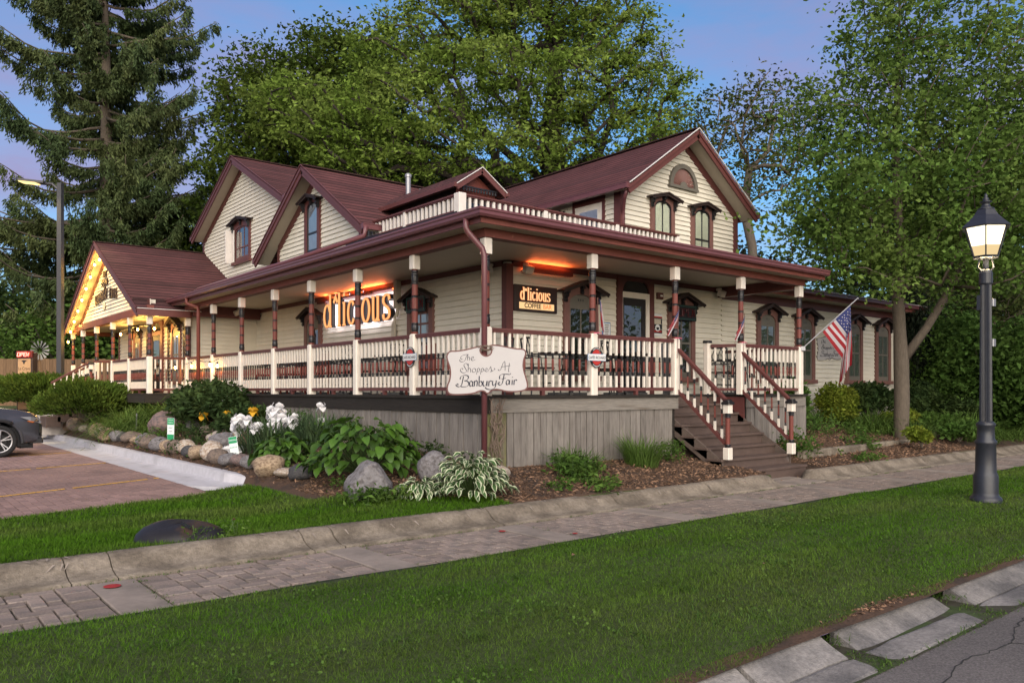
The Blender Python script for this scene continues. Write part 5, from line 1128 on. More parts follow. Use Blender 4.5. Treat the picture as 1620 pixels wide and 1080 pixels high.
st = [[(-.22, 1.50), (-.20, 1.62), (-.11, 1.62), (-.13, 1.50), (-.22, 1.50)], [(-.09, 1.50), (-.07, 1.62), (.0, 1.62), (-.01, 1.56), (-.08, 1.56)], [(.11, 1.62), (.04, 1.62), (.02, 1.50), (.09, 1.50)], [(.03, 1.56), (.09, 1.56)], [(.12, 1.50), (.14, 1.62), (.19, 1.50), (.22, 1.62)]]
b = MB(MT); c = MB(MT)
for s_ in st: b.tube([(x, y, .045) for x, y in s_], .021, 6); c.tube([(x, y, .062) for x, y in s_], .011, 6)
b.build('neon_tube', M_neon, tm); c.build('neon_core', M_neonw, tm)
sl = thing('stake_light', 'small lit spotlight on a stake among the junipers', 'garden light', (-2.72, 19.75, 1.1)); MB().tube([(-2.70, 19.75, .9), (-2.76, 19.75, 1.9)], .015, 6).build('stake', M_green, sl); MB().bbox(-2.86, 19.65, 1.9, -2.64, 19.85, 1.98, .02).build('head', M_steel, sl)
MB().bar((-2.82, 19.66, 1.99), (-2.68, 19.66, 2.03), .1, .05).build('lamp_face', M_led, sl); sl.location
wm = thing('garden_windmill', 'small grey garden windmill in front of the board fence', 'ornament', (-1.82, 25.4, 1.0)); b = MB()
for a in (0, 1, 2, 3): b.bar((-1.82 + .25 * math.cos(a * 1.571), 25.4 + .25 * math.sin(a * 1.571), 1.0), (-1.82, 25.4, 2.9), .025, .025)
b.build('tower', M_fence, wm)
for k in range(14):
    a = k * 6.2832 / 14; M = FC((-1.82, 25.25, 3.05)); MB(M).add([(.08 * math.cos(a), .08 * math.sin(a), 0), (.36 * math.cos(a - .12), .36 * math.sin(a - .12), .02), (.36 * math.cos(a + .12), .36 * math.sin(a + .12), -.02)], [(0, 1, 2)]).build('blade', M_trash, wm)
# three leaning parking signs
def parking(x, y, z, lean, label, body, ext_=.40):
    t = thing('parking_sign', label, 'sign', (x, y, z)); M = FC((x, y, z), R(-14)) @ Matrix.Rotation(lean, 4, 'Z')
    MB(M).bbox(-.085, .04, 0, .085, .04 + ext_, .006, .002).build('plate', M_signw, t); MB(M).box(-.08, .04 + ext_ * .74, .006, .08, .035 + ext_, .0075).build('green_panel', M_green, t)
    MB(M).bar((0, -.15, -.012), (0, .3, -.012), .03, .02).build('stake', M_alu, t)
    for s_, v, sz, m in body: text(s_, M @ Matrix.Translation((0, .04 + ext_ * v, .008)), sz, m, t, ext=.0004, sx=.8)
    return t
parking(-1.92, 4.70, .24, R(10), 'white and green parking sign leaning left beside the white irises', [('PARKING', .86, .045, M_signw), ('BANBURY FAIR', .58, .026, M_green), ('15 - Min', .34, .03, M_ink), ('ONLY', .15, .024, M_green)], .45)
t = parking(-1.92, 8.55, .36, R(-1), 'upright green and white parking sign among the kerb rocks', [('RESERVED', .92, .034, M_signw), ('PARKING', .82, .034, M_signw), ('BANBURY', .62, .028, M_ink), ('GUESTS', .48, .028, M_ink)], .55); MB(FC((-1.92, 8.55, .36), R(-14)) @ Matrix.Rotation(R(-1), 4, 'Z')).box(-.08, .045, .006, .08, .24, .0075).build('green_panel', M_green, t)
parking(-1.95, 18.6, .25, R(-14), 'pale parking sign tilted right beside the pole footing', [('PARKING', .86, .045, M_signw), ('BANBURY', .6, .03, M_green), ('GUESTS', .42, .03, M_ink)], .72)
t = thing('survey_stake', 'thin grey stake by the arching grass clump', 'stake', (-1.6, 12.6, .4)); MB().bar((-1.6, 12.6, .3), (-1.58, 12.6, .95), .03, .015).build('stake', M_alu, t)
# back fence
fc = thing('board_fence', 'brown vertical board fence behind the pavilion', 'fence', (-2, 29, 1)); fx = -12.0
while fx < 9:
    wd = random.uniform(.135, .15); yy = 29.6 - (fx + 2.5) * .72; MB(Matrix.Translation((fx, yy, .9)) @ Matrix.Rotation(math.atan2(-.72, 1), 4, 'Z')).box(0, -.012, 0, wd - .006, .012 + random.uniform(0, .008), 1.95 + random.uniform(-.02, .02)).build('fence_board', M_fence, fc); fx += wd * .812
# black plastic dome in the lawn
dm = thing('landscape_dome', 'cracked black plastic dome lid half sunk in the lawn', 'cover', (-4.75, -1.05, .1)); n = 24; vs = []
MD = FC((-4.64, -1.22, .08)); prof = [(0, .20), (.12, .195), (.22, .175), (.32, .13), (.37, .08), (.39, .02), (.40, -.05)]
for r, z in prof:
    for k in range(n): a = 6.2832 * k / n; zz = z * (1 + .10 * math.sin(a * 2 + 1)) - (.035 if .6 < a < 1.1 and .1 < r < .4 else 0); vs.append(tuple(MD @ Vector((r * 1.12 * math.cos(a), zz, r * .80 * math.sin(a)))))
mesh_obj('lid', vs, [(i * n + (k + 1) % n, i * n + k, i * n + n + k, i * n + n + (k + 1) % n) for i in range(len(prof) - 1) for k in range(n)], M_dome, dm, None, True)
MB(MD).bar((.05, .198, .10), (.17, .165, .18), .03, .010).build('crack', M_black, dm)

# ================================================================== parked car (only its nose is in the picture)
car = thing('parked_car', 'grey SUV parked with its nose to the white kerb', 'car', (-4.66, 13.0, .025), rz=R(3))
def loft(secs, name, m, par, smooth=True, close=True):
    nseg = len(secs[0]); V = [p for s in secs for p in s]; F = [(i * nseg + k, (i + 1) * nseg + k, (i + 1) * nseg + k + 1, i * nseg + k + 1) for i in range(len(secs) - 1) for k in range(nseg - 1)]
    if close: F += [tuple(range(nseg)), tuple(range(len(secs) * nseg - 1, (len(secs) - 1) * nseg - 1, -1))]
    o = mesh_obj(name, V, F, m, par, None, smooth, local=True); return o
def interp(x, T):
    for (a, b), (c, d) in zip(T, T[1:]):
        if a >= x >= c: return b + (d - b) * (a - x) / (a - c if a != c else 1)
    return T[-1][1]
TOP = [(.93, .62), (.90, .80), (.84, .90), (.70, .99), (.4, 1.06), (0, 1.11), (-.5, 1.15), (-.75, 1.17), (-4.0, 1.17)]; WID = [(.93, .52), (.88, .70), (.78, .82), (.6, .89), (.3, .925), (0, .935), (-4.0, .93)]
secs = []
for x in [.93, .92, .90, .86, .80, .72, .62, .52, .44, .42, .38, .32, .25, .16, .06, -.06, -.16, -.25, -.32, -.38, -.42, -.44, -.6, -.9, -1.3, -1.8, -2.2, -2.26, -2.28, -2.35, -2.45, -2.6, -2.7, -2.8, -2.95, -3.05, -3.12, -3.14, -3.3, -3.6, -3.8]:
    t, w_ = interp(x, TOP), interp(x, WID); arch = .30 if x < .5 else .30 + (x - .5) * .12
    for ax in (0, -2.7):
        dx = abs(x - ax)
        if dx < .43: arch = .36 + math.sqrt(.43 ** 2 - dx ** 2)
    bz = arch; sh_z = min(.86, t - .08); q_ = []
    for s in (-1, 1):
        pr_ = [(0.30, bz), (w_ * .97, bz), (w_, bz + .04), (w_ * 1.0, max(bz + .05, .62)), (w_ * .985, max(bz + .06, sh_z - .08)), (w_ * .955, max(bz + .07, sh_z)), (w_ * .88, t - .015), (w_ * .6, t + .012), (0, t + .022)]
        q_ += [(x, s * y_, z_) for y_, z_ in (pr_ if s < 0 else pr_[:-1][::-1])]
    secs.append(q_)
loft(secs, 'body', M_carp, car)
MB().box(-3.7, -.78, .22, .60, .78, .66).build('underbody', M_clad, car, local=True)
gh = [[(-.70, -.78, 1.12), (-.72, -.7, 1.16), (-.72, .7, 1.16), (-.70, .78, 1.12)], [(-1.35, -.80, 1.14), (-1.45, -.62, 1.62), (-1.45, .62, 1.62), (-1.35, .80, 1.14)], [(-3.0, -.80, 1.14), (-3.0, -.62, 1.66), (-3.0, .62, 1.66), (-3.0, .80, 1.14)], [(-3.78, -.78, 1.14), (-3.5, -.6, 1.5), (-3.5, .6, 1.5), (-3.78, .78, 1.14)]]
loft(gh, 'cabin', M_carglass, car, False)
cl = MB()
for ax in (0, -2.7):
    for s in (-1, 1):
        pts = [(ax + .47 * math.cos(R(a)), s * .935 - s * (.06 if ax == 0 and a < 60 else 0), .36 + .47 * math.sin(R(a))) for a in range(-8, 190, 12)]; cl.tube(pts, .04, 6)
cl.build('arch_cladding', M_clad, car, local=True)
MB().bbox(.62, -.80, .28, .91, .80, .40, .03).bbox(-2.2, -.95, .28, -.45, .95, .38, .03).build('sill_cladding', M_clad, car, local=True); MB().bbox(.45, -.70, .17, .72, -.3, .30, .02).build('splash_guard', M_clad, car, local=True)
for s in (-1, 1):
    for ax in (0, -2.7):
        M = Matrix.Translation((ax, s * .84, .36)) @ Matrix.Rotation(R(90) * -s, 4, 'X') ; wl = MB(M).lathe([(.22, -.10), (.335, -.11), (.365, -.08), (.365, .08), (.335, .105), (.25, .10), (.245, .02), (.10, .0)], 28).build('wheel', M_tyre, car, True, local=True); ORG[wl.name] = Vector()
        MB(M).lathe([(.262, .095), (.266, .108), (.245, .11), (.240, .06)], 28, cap=False).build('rim', M_rim, wl, True, local=True)
        for k in range(5):
            a = R(72 * k + 20); c_, s_ = math.cos(a), math.sin(a); b = MB(M)
            for dd in (-.16, .16): b.bar((.03 * c_, .03 * s_, .085), (.255 * math.cos(a + dd), .255 * math.sin(a + dd), .095), .022, .03)
            b.build('spoke', M_rim, wl, local=True)
        MB(M).lathe([(.055, .06), (.05, .10), (.02, .105)], 14).build('hub_cap', M_rim, wl, True, local=True); MB(M).lathe([(.16, .02), (.16, .04)], 16).build('brake_disc', M_clad, wl, local=True)
    y_ = s * 1.0
    b = MB(); b.add([(.40, s * .915, .90), (.62, s * .875, .80), (.84, s * .765, .74), (.885, s * .66, .76), (.80, s * .74, .87), (.62, s * .865, .90)], [(0, 1, 2, 3, 4, 5) if s < 0 else (5, 4, 3, 2, 1, 0)])
    n0 = len(b.v); b.v = [v + Vector((.012, s * .018, .004)) for v in b.v]; b.build('headlight', M_lens, car, local=True)
    MB().add([(.55, s * .905, .80), (.68, s * .872, .765), (.72, s * .85, .79), (.60, s * .895, .82)], [(0, 1, 2, 3) if s < 0 else (3, 2, 1, 0)]).build('turn_signal', M_amber, car, local=True)
    MB().add([(.84, s * .79, .50), (.90, s * .70, .42), (.90, s * .66, .54)], [(0, 1, 2) if s < 0 else (2, 1, 0)]).build('fog_lamp_bezel', M_clad, car, local=True)
MB().bbox(.90, -.5, .50, .945, .5, .72, .01).build('grille', M_black, car, local=True)

# ================================================================== vegetation helpers
def unit(v): return v / np.maximum(np.linalg.norm(v, axis=-1, keepdims=True), 1e-9)
def leaves(name, P, size, m, parent, aspect=.55, up=.35, bend=.18, D=None, kind=None, droop=0.):
    """a cloud of real leaves: folded diamonds of two triangles each, lying every which way but mostly face up"""
    n = len(P); size = np.broadcast_to(np.asarray(size, float), (n,)) * rng.uniform(.5, 1.4, n)
    if D is None: D = rng.normal(size=(n, 3)); D[:, 2] = D[:, 2] * .6 - droop
    D = unit(D); nr = rng.normal(size=(n, 3)); nr[:, 2] += up * 1.2; S = unit(np.cross(D, nr)); U = np.cross(S, D)
    L_ = size[:, None]; a = P; b = P + D * L_ * .5 + S * L_ * aspect * .5 + U * L_ * bend; c = P + D * L_; d = P + D * L_ * .5 - S * L_ * aspect * .5 + U * L_ * bend
    V = np.stack([a, b, c, d], 1); F = np.arange(n * 4).reshape(n, 4)
    F = np.concatenate([F[:, [0, 1, 2]], F[:, [0, 2, 3]]]); return mesh_obj(name, V, F, m, parent, None, False, kind)
def blades(name, B, L_, az, lean, w, m, parent, seg=4, curve=1.0, kind=None):
    """arching strap leaves from base points B; length, heading, lean and width per leaf"""
    n = len(B); t = np.linspace(0, 1, seg + 1)[None, :]; H = np.stack([np.cos(az), np.sin(az)], 1); ln = L_[:, None]
    ang = lean[:, None] + curve * t ** 1.3 * (np.pi * .62) * rng.uniform(.5, 1.15, n)[:, None]
    dr = np.sin(ang) * ln / seg; dz = np.cos(ang) * ln / seg; r = np.cumsum(dr, 1) - dr[:, :1]; z = np.cumsum(dz, 1) - dz[:, :1]
    C = np.stack([B[:, None, 0] + H[:, None, 0] * r, B[:, None, 1] + H[:, None, 1] * r, B[:, None, 2] + z], 2)
    S = np.stack([-H[:, 1], H[:, 0], np.zeros(n)], 1)[:, None, :]; wd = (np.asarray(w) * np.ones(n))[:, None, None] * (np.array([.6, 1, .95, .7, .08]) if seg == 4 else np.linspace(1, .08, seg + 1))[None, :, None] * .5
    V = np.stack([C - S * wd, C + S * wd], 2).reshape(n, -1, 3); k = 2 * (seg + 1)
    q = np.array([[2 * i, 2 * i + 1, 2 * i + 3, 2 * i + 2] for i in range(seg)]); F = (np.arange(n)[:, None, None] * k + q[None]).reshape(-1, 4)
    return mesh_obj(name, V, F, m, parent, None, False, kind)
def hv(P): return np.array([hgt(float(x), float(y)) for x, y in P])
def ell(n, c, r, shell=.0, low=-1.):
    v = unit(rng.normal(size=(n, 3))); v[:, 2] = np.where(v[:, 2] < low, -v[:, 2], v[:, 2]); rad = rng.uniform(shell ** 3, 1, n) ** (1 / 3); return np.array(c) + v * rad[:, None] * np.array(r)

class Tree:
    def __init__(s, name, label, base, group=None): s.t = thing(name, label, 'tree', base, group); s.base = Vector(base)
    def grow(s, trunk, lobes, ncl, per, lsize, m_leaf, m_bark, r0, spread=.8, mind=.8, tip=.012, seed=1, flat=.62, shell=.55, droop=.2, aspect=.55, limbs=(), arch=.12, forks='trunk'):
        rg = np.random.default_rng(seed); N_ = [np.array(p, float) for p in trunk]; par = [-1] + list(range(len(trunk) - 1)); keep = len(trunk)
        for lb in limbs:
            k = lb[0]
            for p in lb[1:]: N_.append(np.array(p, float)); par.append(k); k = len(N_) - 1
        vol = np.array([l[3] * l[4] * l[5] for l in lobes]); pv = vol ** .8 / (vol ** .8).sum(); C = []; tries = 0
        while len(C) < ncl and tries < ncl * 40:
            tries += 1; l = lobes[rg.choice(len(lobes), p=pv)]; v = rg.normal(size=3); v /= np.linalg.norm(v); r = rg.uniform(shell ** 3, 1) ** (1 / 3); c = np.array(l[:3]) + v * r * np.array(l[3:6])
            if all(np.sum((c - q) ** 2) > mind ** 2 for q in C[-400:]): C.append(c)
        C = np.array(C); T = np.array(N_[:keep]); o = np.argsort([np.min(np.linalg.norm(T - c, axis=1)) for c in C])
        A = np.zeros((len(N_) + 4 * len(C), 3)); A[:len(N_)] = N_; n = len(N_); ends = []
        for c in C[o]:
            d = np.linalg.norm(A[:n] - c, axis=1) + .9 * np.maximum(0, A[:n, 2] - c[2] + .2); d[0] += 99; k = int(np.argmin(d)); a = A[k]; dist = np.linalg.norm(c - a); st_ = 1 if dist < .8 else (2 if dist < 2 else 3)
            for i in range(1, st_ + 1):
                f = i / st_; p = a + (c - a) * f; p = p + rg.normal(size=3) * dist * .05 * (i < st_); p[2] += arch * dist * math.sin(math.pi * f) * (1 if i < st_ else 0)
                A[n] = p; par.append(k); k = n; n += 1
            ends.append(k)
        cnt = np.zeros(n); 
        for e in ends:
            k = e
            while k >= 0: cnt[k] += 1; k = par[k]
        rad = np.maximum(tip, r0 * (cnt / max(1, cnt[0])) ** .5); tw = MB(); tr = MB()
        ch = {}
        for i in range(n): ch.setdefault(par[i], []).append(i)
        done = set()
        for i in range(n):                                            # chains of nodes become tapered tubes
            for c in ch.get(i, []):
                if c in done: continue
                pts = [A[i], A[c]]; rr = [min(rad[i], rad[c] * 1.25), rad[c]]; done.add(c); k = c
                while k in ch:
                    nx = max(ch[k], key=lambda q_: cnt[q_])
                    if nx in done: break
                    pts.append(A[nx]); rr.append(rad[nx]); done.add(nx); k = nx
                is_tr = c < keep
                (tr if is_tr else tw).tube([tuple(p) for p in pts], [float(r) for r in rr], 12 if is_tr else (7 if rr[0] > .05 else 4))
        tr.build('trunk', m_bark, s.t, True); tw.build('limbs', m_bark, s.t, True)
        m_ = len(C); P = np.repeat(C, per, 0); g = rg.normal(size=P.shape) * spread * .5 * rg.uniform(.6, 1.3, m_).repeat(per)[:, None]; g[:, 2] *= flat; P = P + g
        leaves('crown', P, lsize, m_leaf, s.t, aspect=aspect, droop=droop); return s
def W_(x, y, s):
    p = Vector((-7.02, -9.152, 1.535)) + CAMF * s + CAMR * ((x - 810) / 1255 * s) + Vector((0, 0, (617.5 - y) / 1255 * s)); return (p.x, p.y, p.z)
# street tree on the verge, forked trunk
tz = .42
st_t = Tree('street_tree', 'leafy forked tree growing in the mulch between the wing and the lamp post', (11.9, -.52, tz))
tb = [(11.9, -.52, tz - .15), (11.9, -.52, tz + .1), (11.93, -.53, 1.3), (11.96, -.5, 2.2), (11.93, -.48, 2.9), (11.9, -.45, 3.7), (11.95, -.5, 5.0), (11.8, -.45, 6.4), (11.9, -.4, 7.8), (11.9, -.45, 9.3), (12.1, -.4, 10.8)]
S_ = lambda x, y, rx, rz, s=18.7: (*W_(x, y, s), rx, rx, rz)
st_t.grow(tb, [S_(1405, 50, 1.3, 1.1, 18.4), S_(1490, 10, 1.6, 1.2), S_(1335, 190, 1.3, 1.2), S_(1440, 170, 1.9, 1.5), S_(1560, 140, 2.0, 1.6), S_(1290, 310, 1.25, 1.2, 18.2), S_(1400, 320, 1.9, 1.4, 17.8), S_(1520, 300, 2.1, 1.5, 18.2), S_(1630, 240, 2.0, 1.8), S_(1275, 405, .95, .8, 18.4), S_(1370, 425, 1.3, .7, 17.6), S_(1500, 420, 1.6, .7, 18), S_(1610, 370, 1.6, 1.0, 17.8), S_(1680, 120, 2, 2), S_(1440, 320, 2.2, 1.8, 20.2), S_(1560, 330, 2, 1.5, 20)],
          440, 130, .118, M_street, M_bark, .17, spread=.62, mind=.50, seed=4, limbs=((3, (12.35, -.9, 3.0), (12.8, -1.3, 4.0), (13.3, -1.7, 5.4)), (6, (11.2, .1, 5.8), (10.4, .7, 6.7)), (7, (12.8, -1.1, 7.4), (13.5, -1.6, 8.3))), aspect=.66, shell=.5, flat=.58)
# great oak behind the house
ok = Tree('oak_tree', 'huge spreading oak rising behind the house roofs', (17.5, 20.5, .9))
ob = W_(885, 610, 36); otr = [(ob[0], ob[1], .6), (ob[0], ob[1], 2.5), W_(885, 430, 36), W_(890, 360, 36), W_(880, 300, 36), W_(870, 220, 36), W_(880, 140, 36), W_(870, 40, 36)]
E_ = lambda x, y, s, rx, ry, rz: (*W_(x, y, s), rx, ry, rz)
ok.grow(otr, [E_(850, 30, 36, 3.6, 3.4, 1.6), E_(960, 60, 36, 2.4, 2.4, 1.5), E_(700, 40, 36, 2.8, 3, 1.5), E_(620, 90, 35, 2.0, 2.4, 1.3), E_(640, 170, 34, 2.8, 2.8, 1.3), E_(760, 130, 34, 2.8, 2.8, 1.5), E_(860, 150, 34, 2.6, 2.5, 1.5), E_(955, 140, 35.5, 2.4, 2.5, 1.8), E_(1038, 120, 37, 1.2, 1.6, 1.3), E_(1045, 180, 37, 1.2, 1.6, 1.2), E_(1000, 225, 36, 2.6, 2.2, 1.1), E_(480, 175, 35, 2.6, 2.6, 1.3), E_(560, 215, 33.5, 3.0, 2.6, 1.4), E_(690, 225, 33.5, 2.6, 2.6, 1.2), E_(790, 250, 33.5, 2.4, 2.4, .9), E_(620, 270, 34, 3.0, 2.6, .8), E_(900, 235, 35.5, 1.6, 2, .8), E_(740, 285, 35, 1.6, 2, .5), E_(930, 10, 36, 2.4, 2.4, 1.3), E_(780, -30, 36, 4, 3, 1.5)],
        470, 150, .205, M_oak, M_barkd, .78, spread=.80, mind=.92, tip=.045, seed=9, shell=.62, aspect=.5, flat=.5,
        limbs=((3, W_(930, 330, 35.5), W_(970, 285, 35), W_(1020, 250, 36), W_(1040, 190, 36.5)), (3, W_(850, 320, 35), W_(790, 275, 34.5), W_(720, 255, 34), W_(640, 230, 34)), (4, W_(950, 240, 36), W_(970, 180, 36), W_(960, 120, 36)), (4, W_(800, 240, 35), W_(750, 190, 35), W_(700, 120, 35)), (2, W_(820, 330, 35), W_(740, 290, 34), W_(640, 250, 34), W_(550, 215, 34), W_(480, 195, 34))))
mp_ = Tree('maple_tree', 'dark rounded maple between the spruce and the oak', (8.9, 29.5, .9)); mb_ = W_(520, 610, 40)
mp_.grow([(mb_[0], mb_[1], .6), (mb_[0], mb_[1], 3), W_(520, 420, 40), W_(510, 330, 40), W_(510, 230, 40), W_(520, 130, 40)], [E_(480, 190, 41, 4.4, 4, 3.4), E_(530, 130, 41, 3.6, 4, 2.2), E_(420, 230, 41, 2.6, 3, 2.6), E_(560, 250, 40, 4.5, 4, 2.4), E_(440, 290, 40, 3.6, 3, 1.8), E_(620, 290, 41, 3.5, 3, 1.5), E_(390, 330, 41, 2.4, 2.4, 1.6), E_(700, 300, 43, 4, 3, 1.2)],
         380, 150, .25, M_mapled, M_barkd, .40, spread=1.15, mind=.85, tip=.025, seed=12, shell=.45)
# thin half-bare tree to the right of the front gable, and more behind
th = Tree('sparse_tree', 'thin half bare tree with twisting limbs right of the front gable', (25, 14, .8)); b0 = W_(1195, 610, 34)
th.grow([(b0[0], b0[1], .6), W_(1193, 470, 34), W_(1190, 390, 34), W_(1178, 335, 34), W_(1185, 270, 34), W_(1172, 230, 34), W_(1180, 180, 34), W_(1200, 145, 34)], [E_(1160, 190, 34, 2.0, 1.6, 1.7), E_(1210, 160, 34, 1.6, 1.5, 1.3), E_(1130, 240, 34, 1.3, 1.2, .9), E_(1200, 280, 34, 1.8, 1.6, 1.6), E_(1240, 220, 35, 2, 2, 2)],
        150, 26, .20, M_thin, M_bark, .20, spread=.75, mind=.55, tip=.018, seed=3, shell=.25, limbs=((3, W_(1150, 300, 34), W_(1130, 255, 34), W_(1150, 200, 34)), (4, W_(1215, 240, 34), W_(1225, 190, 34))))
def bush_tree(label, x, y0, y1, s, rx, n, m, lsz, seed, name='background_tree', group='trees along the back of the lot', bark=M_barkd, per=100):
    T = Tree(name, label, (0, 0, 0), group); c0 = W_(x, 612, s); top = W_(x, y0, s)[2]; bot = W_(x, y1, s)[2]; T.t.location = (c0[0], c0[1], .8); ORG[T.t.name] = Vector(T.t.location)
    hz = (top - bot) / 2; mz = (top + bot) / 2
    T.grow([(c0[0], c0[1], .5), (c0[0], c0[1], max(1.6, bot)), (c0[0] + .2, c0[1], mz), (c0[0], c0[1], top - .8)], [(c0[0], c0[1], mz, rx, rx, hz), (c0[0] + rx * .4, c0[1] - rx * .3, mz - hz * .3, rx * .7, rx * .7, hz * .6), (c0[0] - rx * .4, c0[1], mz + hz * .2, rx * .6, rx * .6, hz * .6)], n, per, lsz, m, bark, .22, spread=1.05, mind=.7, tip=.02, seed=seed, shell=.5, flat=.5)
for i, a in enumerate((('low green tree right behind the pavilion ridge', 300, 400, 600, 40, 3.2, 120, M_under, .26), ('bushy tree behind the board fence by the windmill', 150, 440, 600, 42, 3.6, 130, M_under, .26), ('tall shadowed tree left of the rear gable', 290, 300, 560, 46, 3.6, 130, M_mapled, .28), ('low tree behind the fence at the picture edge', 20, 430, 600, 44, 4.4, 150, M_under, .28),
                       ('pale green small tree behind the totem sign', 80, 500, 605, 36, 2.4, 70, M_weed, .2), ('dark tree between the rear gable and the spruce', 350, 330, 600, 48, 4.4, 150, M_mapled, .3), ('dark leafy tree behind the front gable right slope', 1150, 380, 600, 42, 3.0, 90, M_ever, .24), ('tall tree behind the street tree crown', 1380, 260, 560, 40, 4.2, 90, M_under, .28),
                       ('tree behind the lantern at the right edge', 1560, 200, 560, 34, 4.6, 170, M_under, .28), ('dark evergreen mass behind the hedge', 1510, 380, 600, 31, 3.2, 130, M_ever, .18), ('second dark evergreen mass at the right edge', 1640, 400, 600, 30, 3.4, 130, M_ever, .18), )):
    bush_tree(a[0], *a[1:], seed=20 + i)
T = Tree('young_tree', 'young tree with bare twisting stems and yellow green leaves right behind the lamp post', (19.5, -1.0, .5)); b0 = W_(1545, 620, 26)
T.grow([(b0[0], b0[1], .4), W_(1548, 540, 26), W_(1552, 490, 26), W_(1575, 440, 26), W_(1590, 400, 26)], [E_(1560, 450, 26, 2.2, 1.8, 1.1), E_(1500, 470, 26, 1.2, 1, .8), E_(1600, 500, 26, 1.4, 1, 1.1), E_(1490, 440, 26, .8, .8, .6)], 130, 34, .16, M_thin, M_bark, .09, spread=.6, mind=.4, tip=.014, seed=8, shell=.2, limbs=((2, W_(1520, 470, 26), W_(1480, 460, 26)), (2, W_(1600, 470, 25.6), W_(1640, 440, 25.4))))

# tall spruce on the left
sp_ = thing('spruce_tree', 'towering spruce with drooping ragged boughs on the left', 'tree', W_(165, 612, 41)); sb = W_(165, 612, 41); rg = np.random.default_rng(5)
MB().tube([(sb[0], sb[1], .3), (sb[0], sb[1], 3), (sb[0] + .1, sb[1], 9), (sb[0] + .1, sb[1], 17), (sb[0], sb[1], 26)], [.46, .42, .36, .24, .05], 12).build('trunk', M_bark, sp_, True)
br = MB(); NP = []; ND = []; z = 4.6
while z < 25.5:
    for k in range(rg.integers(3, 6)):
        az = rg.uniform(0, 6.283); Lb = (7.6 - .20 * max(0, z - 9)) * rg.uniform(.55, 1.08) * (1 if z < 22 else .75); h0 = z + rg.uniform(-.3, .3); d = np.array([math.cos(az), math.sin(az)]); pts = []
        nb = 9; sag = rg.uniform(.08, .26) * Lb; lift = rg.uniform(.35, .75)
        for j in range(nb + 1):
            t = j / nb; zz = h0 + .25 * t - sag * math.sin(min(1, t * 1.1) * 2.2) * .75 + lift * t ** 3 * 2.0; w_ = .12 * math.sin(j * 1.7 + k); pts.append(np.array([sb[0] + d[0] * Lb * t - d[1] * w_, sb[1] + d[1] * Lb * t + d[0] * w_, zz]))
        br.tube([tuple(p) for p in pts], [.075 * (1 - j / nb) + .014 for j in range(nb + 1)], 5)
        side = np.array([-d[1], d[0], 0])
        for j in range(1, nb + 1):
            t = j / nb
            if rg.random() < .04 + .35 * (t < .25): continue
            for q_ in range(int(3 + 7 * t * (1.15 - t) * 3)):
                sgn_ = rg.choice([-1, 1]); lt = rg.uniform(.1, 1.0) * (1.15 - .5 * t); st0 = pts[j] + (pts[j - 1] - pts[j]) * rg.random(); tipv = st0 + side * sgn_ * lt * .8 + np.array([d[0], d[1], 0]) * lt * .55 + np.array([0, 0, -lt * .25])
                for e in range(5):                                   # twigs hang from every spray
                    f = rg.random(); p = st0 + (tipv - st0) * f; n_ = rg.integers(5, 10); hang = rg.uniform(.15, .7)
                    u = rg.random(n_)[:, None]; NP.append(p + np.array([0, 0, -1]) * u * hang + rg.normal(size=(n_, 3)) * .055); ND.append(np.array([d[0] * .4, d[1] * .4, -1.0]) + rg.normal(size=(n_, 3)) * .5)
    z += rg.uniform(.42, .78)
br.build('boughs', M_bark, sp_, True); NP = np.concatenate(NP); ND = np.concatenate(ND)
leaves('needles', NP, .225, M_spruce, sp_, aspect=.30, up=.1, bend=.05, D=ND)
sp2 = thing('spruce_tree', 'second spruce with low dense boughs beside the rear gable', 'tree', W_(270, 612, 47)); s2b = W_(270, 612, 47)
MB().tube([(s2b[0], s2b[1], .3), (s2b[0], s2b[1], 8), (s2b[0], s2b[1], 13.5)], [.3, .2, .04], 10).build('trunk', M_bark, sp2, True); P2 = []; D2 = []
for k in range(330):
    zz = 2 + 11.2 * rng.random() ** 1.3; rr = (13.6 - zz) * .36 * rng.uniform(.3, 1.05); az = rng.uniform(0, 6.283); n_ = 70; u = rng.random((n_, 1)); c = np.array([s2b[0] + math.cos(az) * rr, s2b[1] + math.sin(az) * rr, zz - rr * .15])
    P2.append(c + rng.normal(size=(n_, 3)) * [.35, .35, .22] + np.array([0, 0, -1]) * u * .5); D2.append(np.array([math.cos(az) * .5, math.sin(az) * .5, -.8]) + rng.normal(size=(n_, 3)) * .5)
leaves('needles', np.concatenate(P2), .30, M_spruce, sp2, aspect=.30, up=.1, bend=.05, D=np.concatenate(D2))

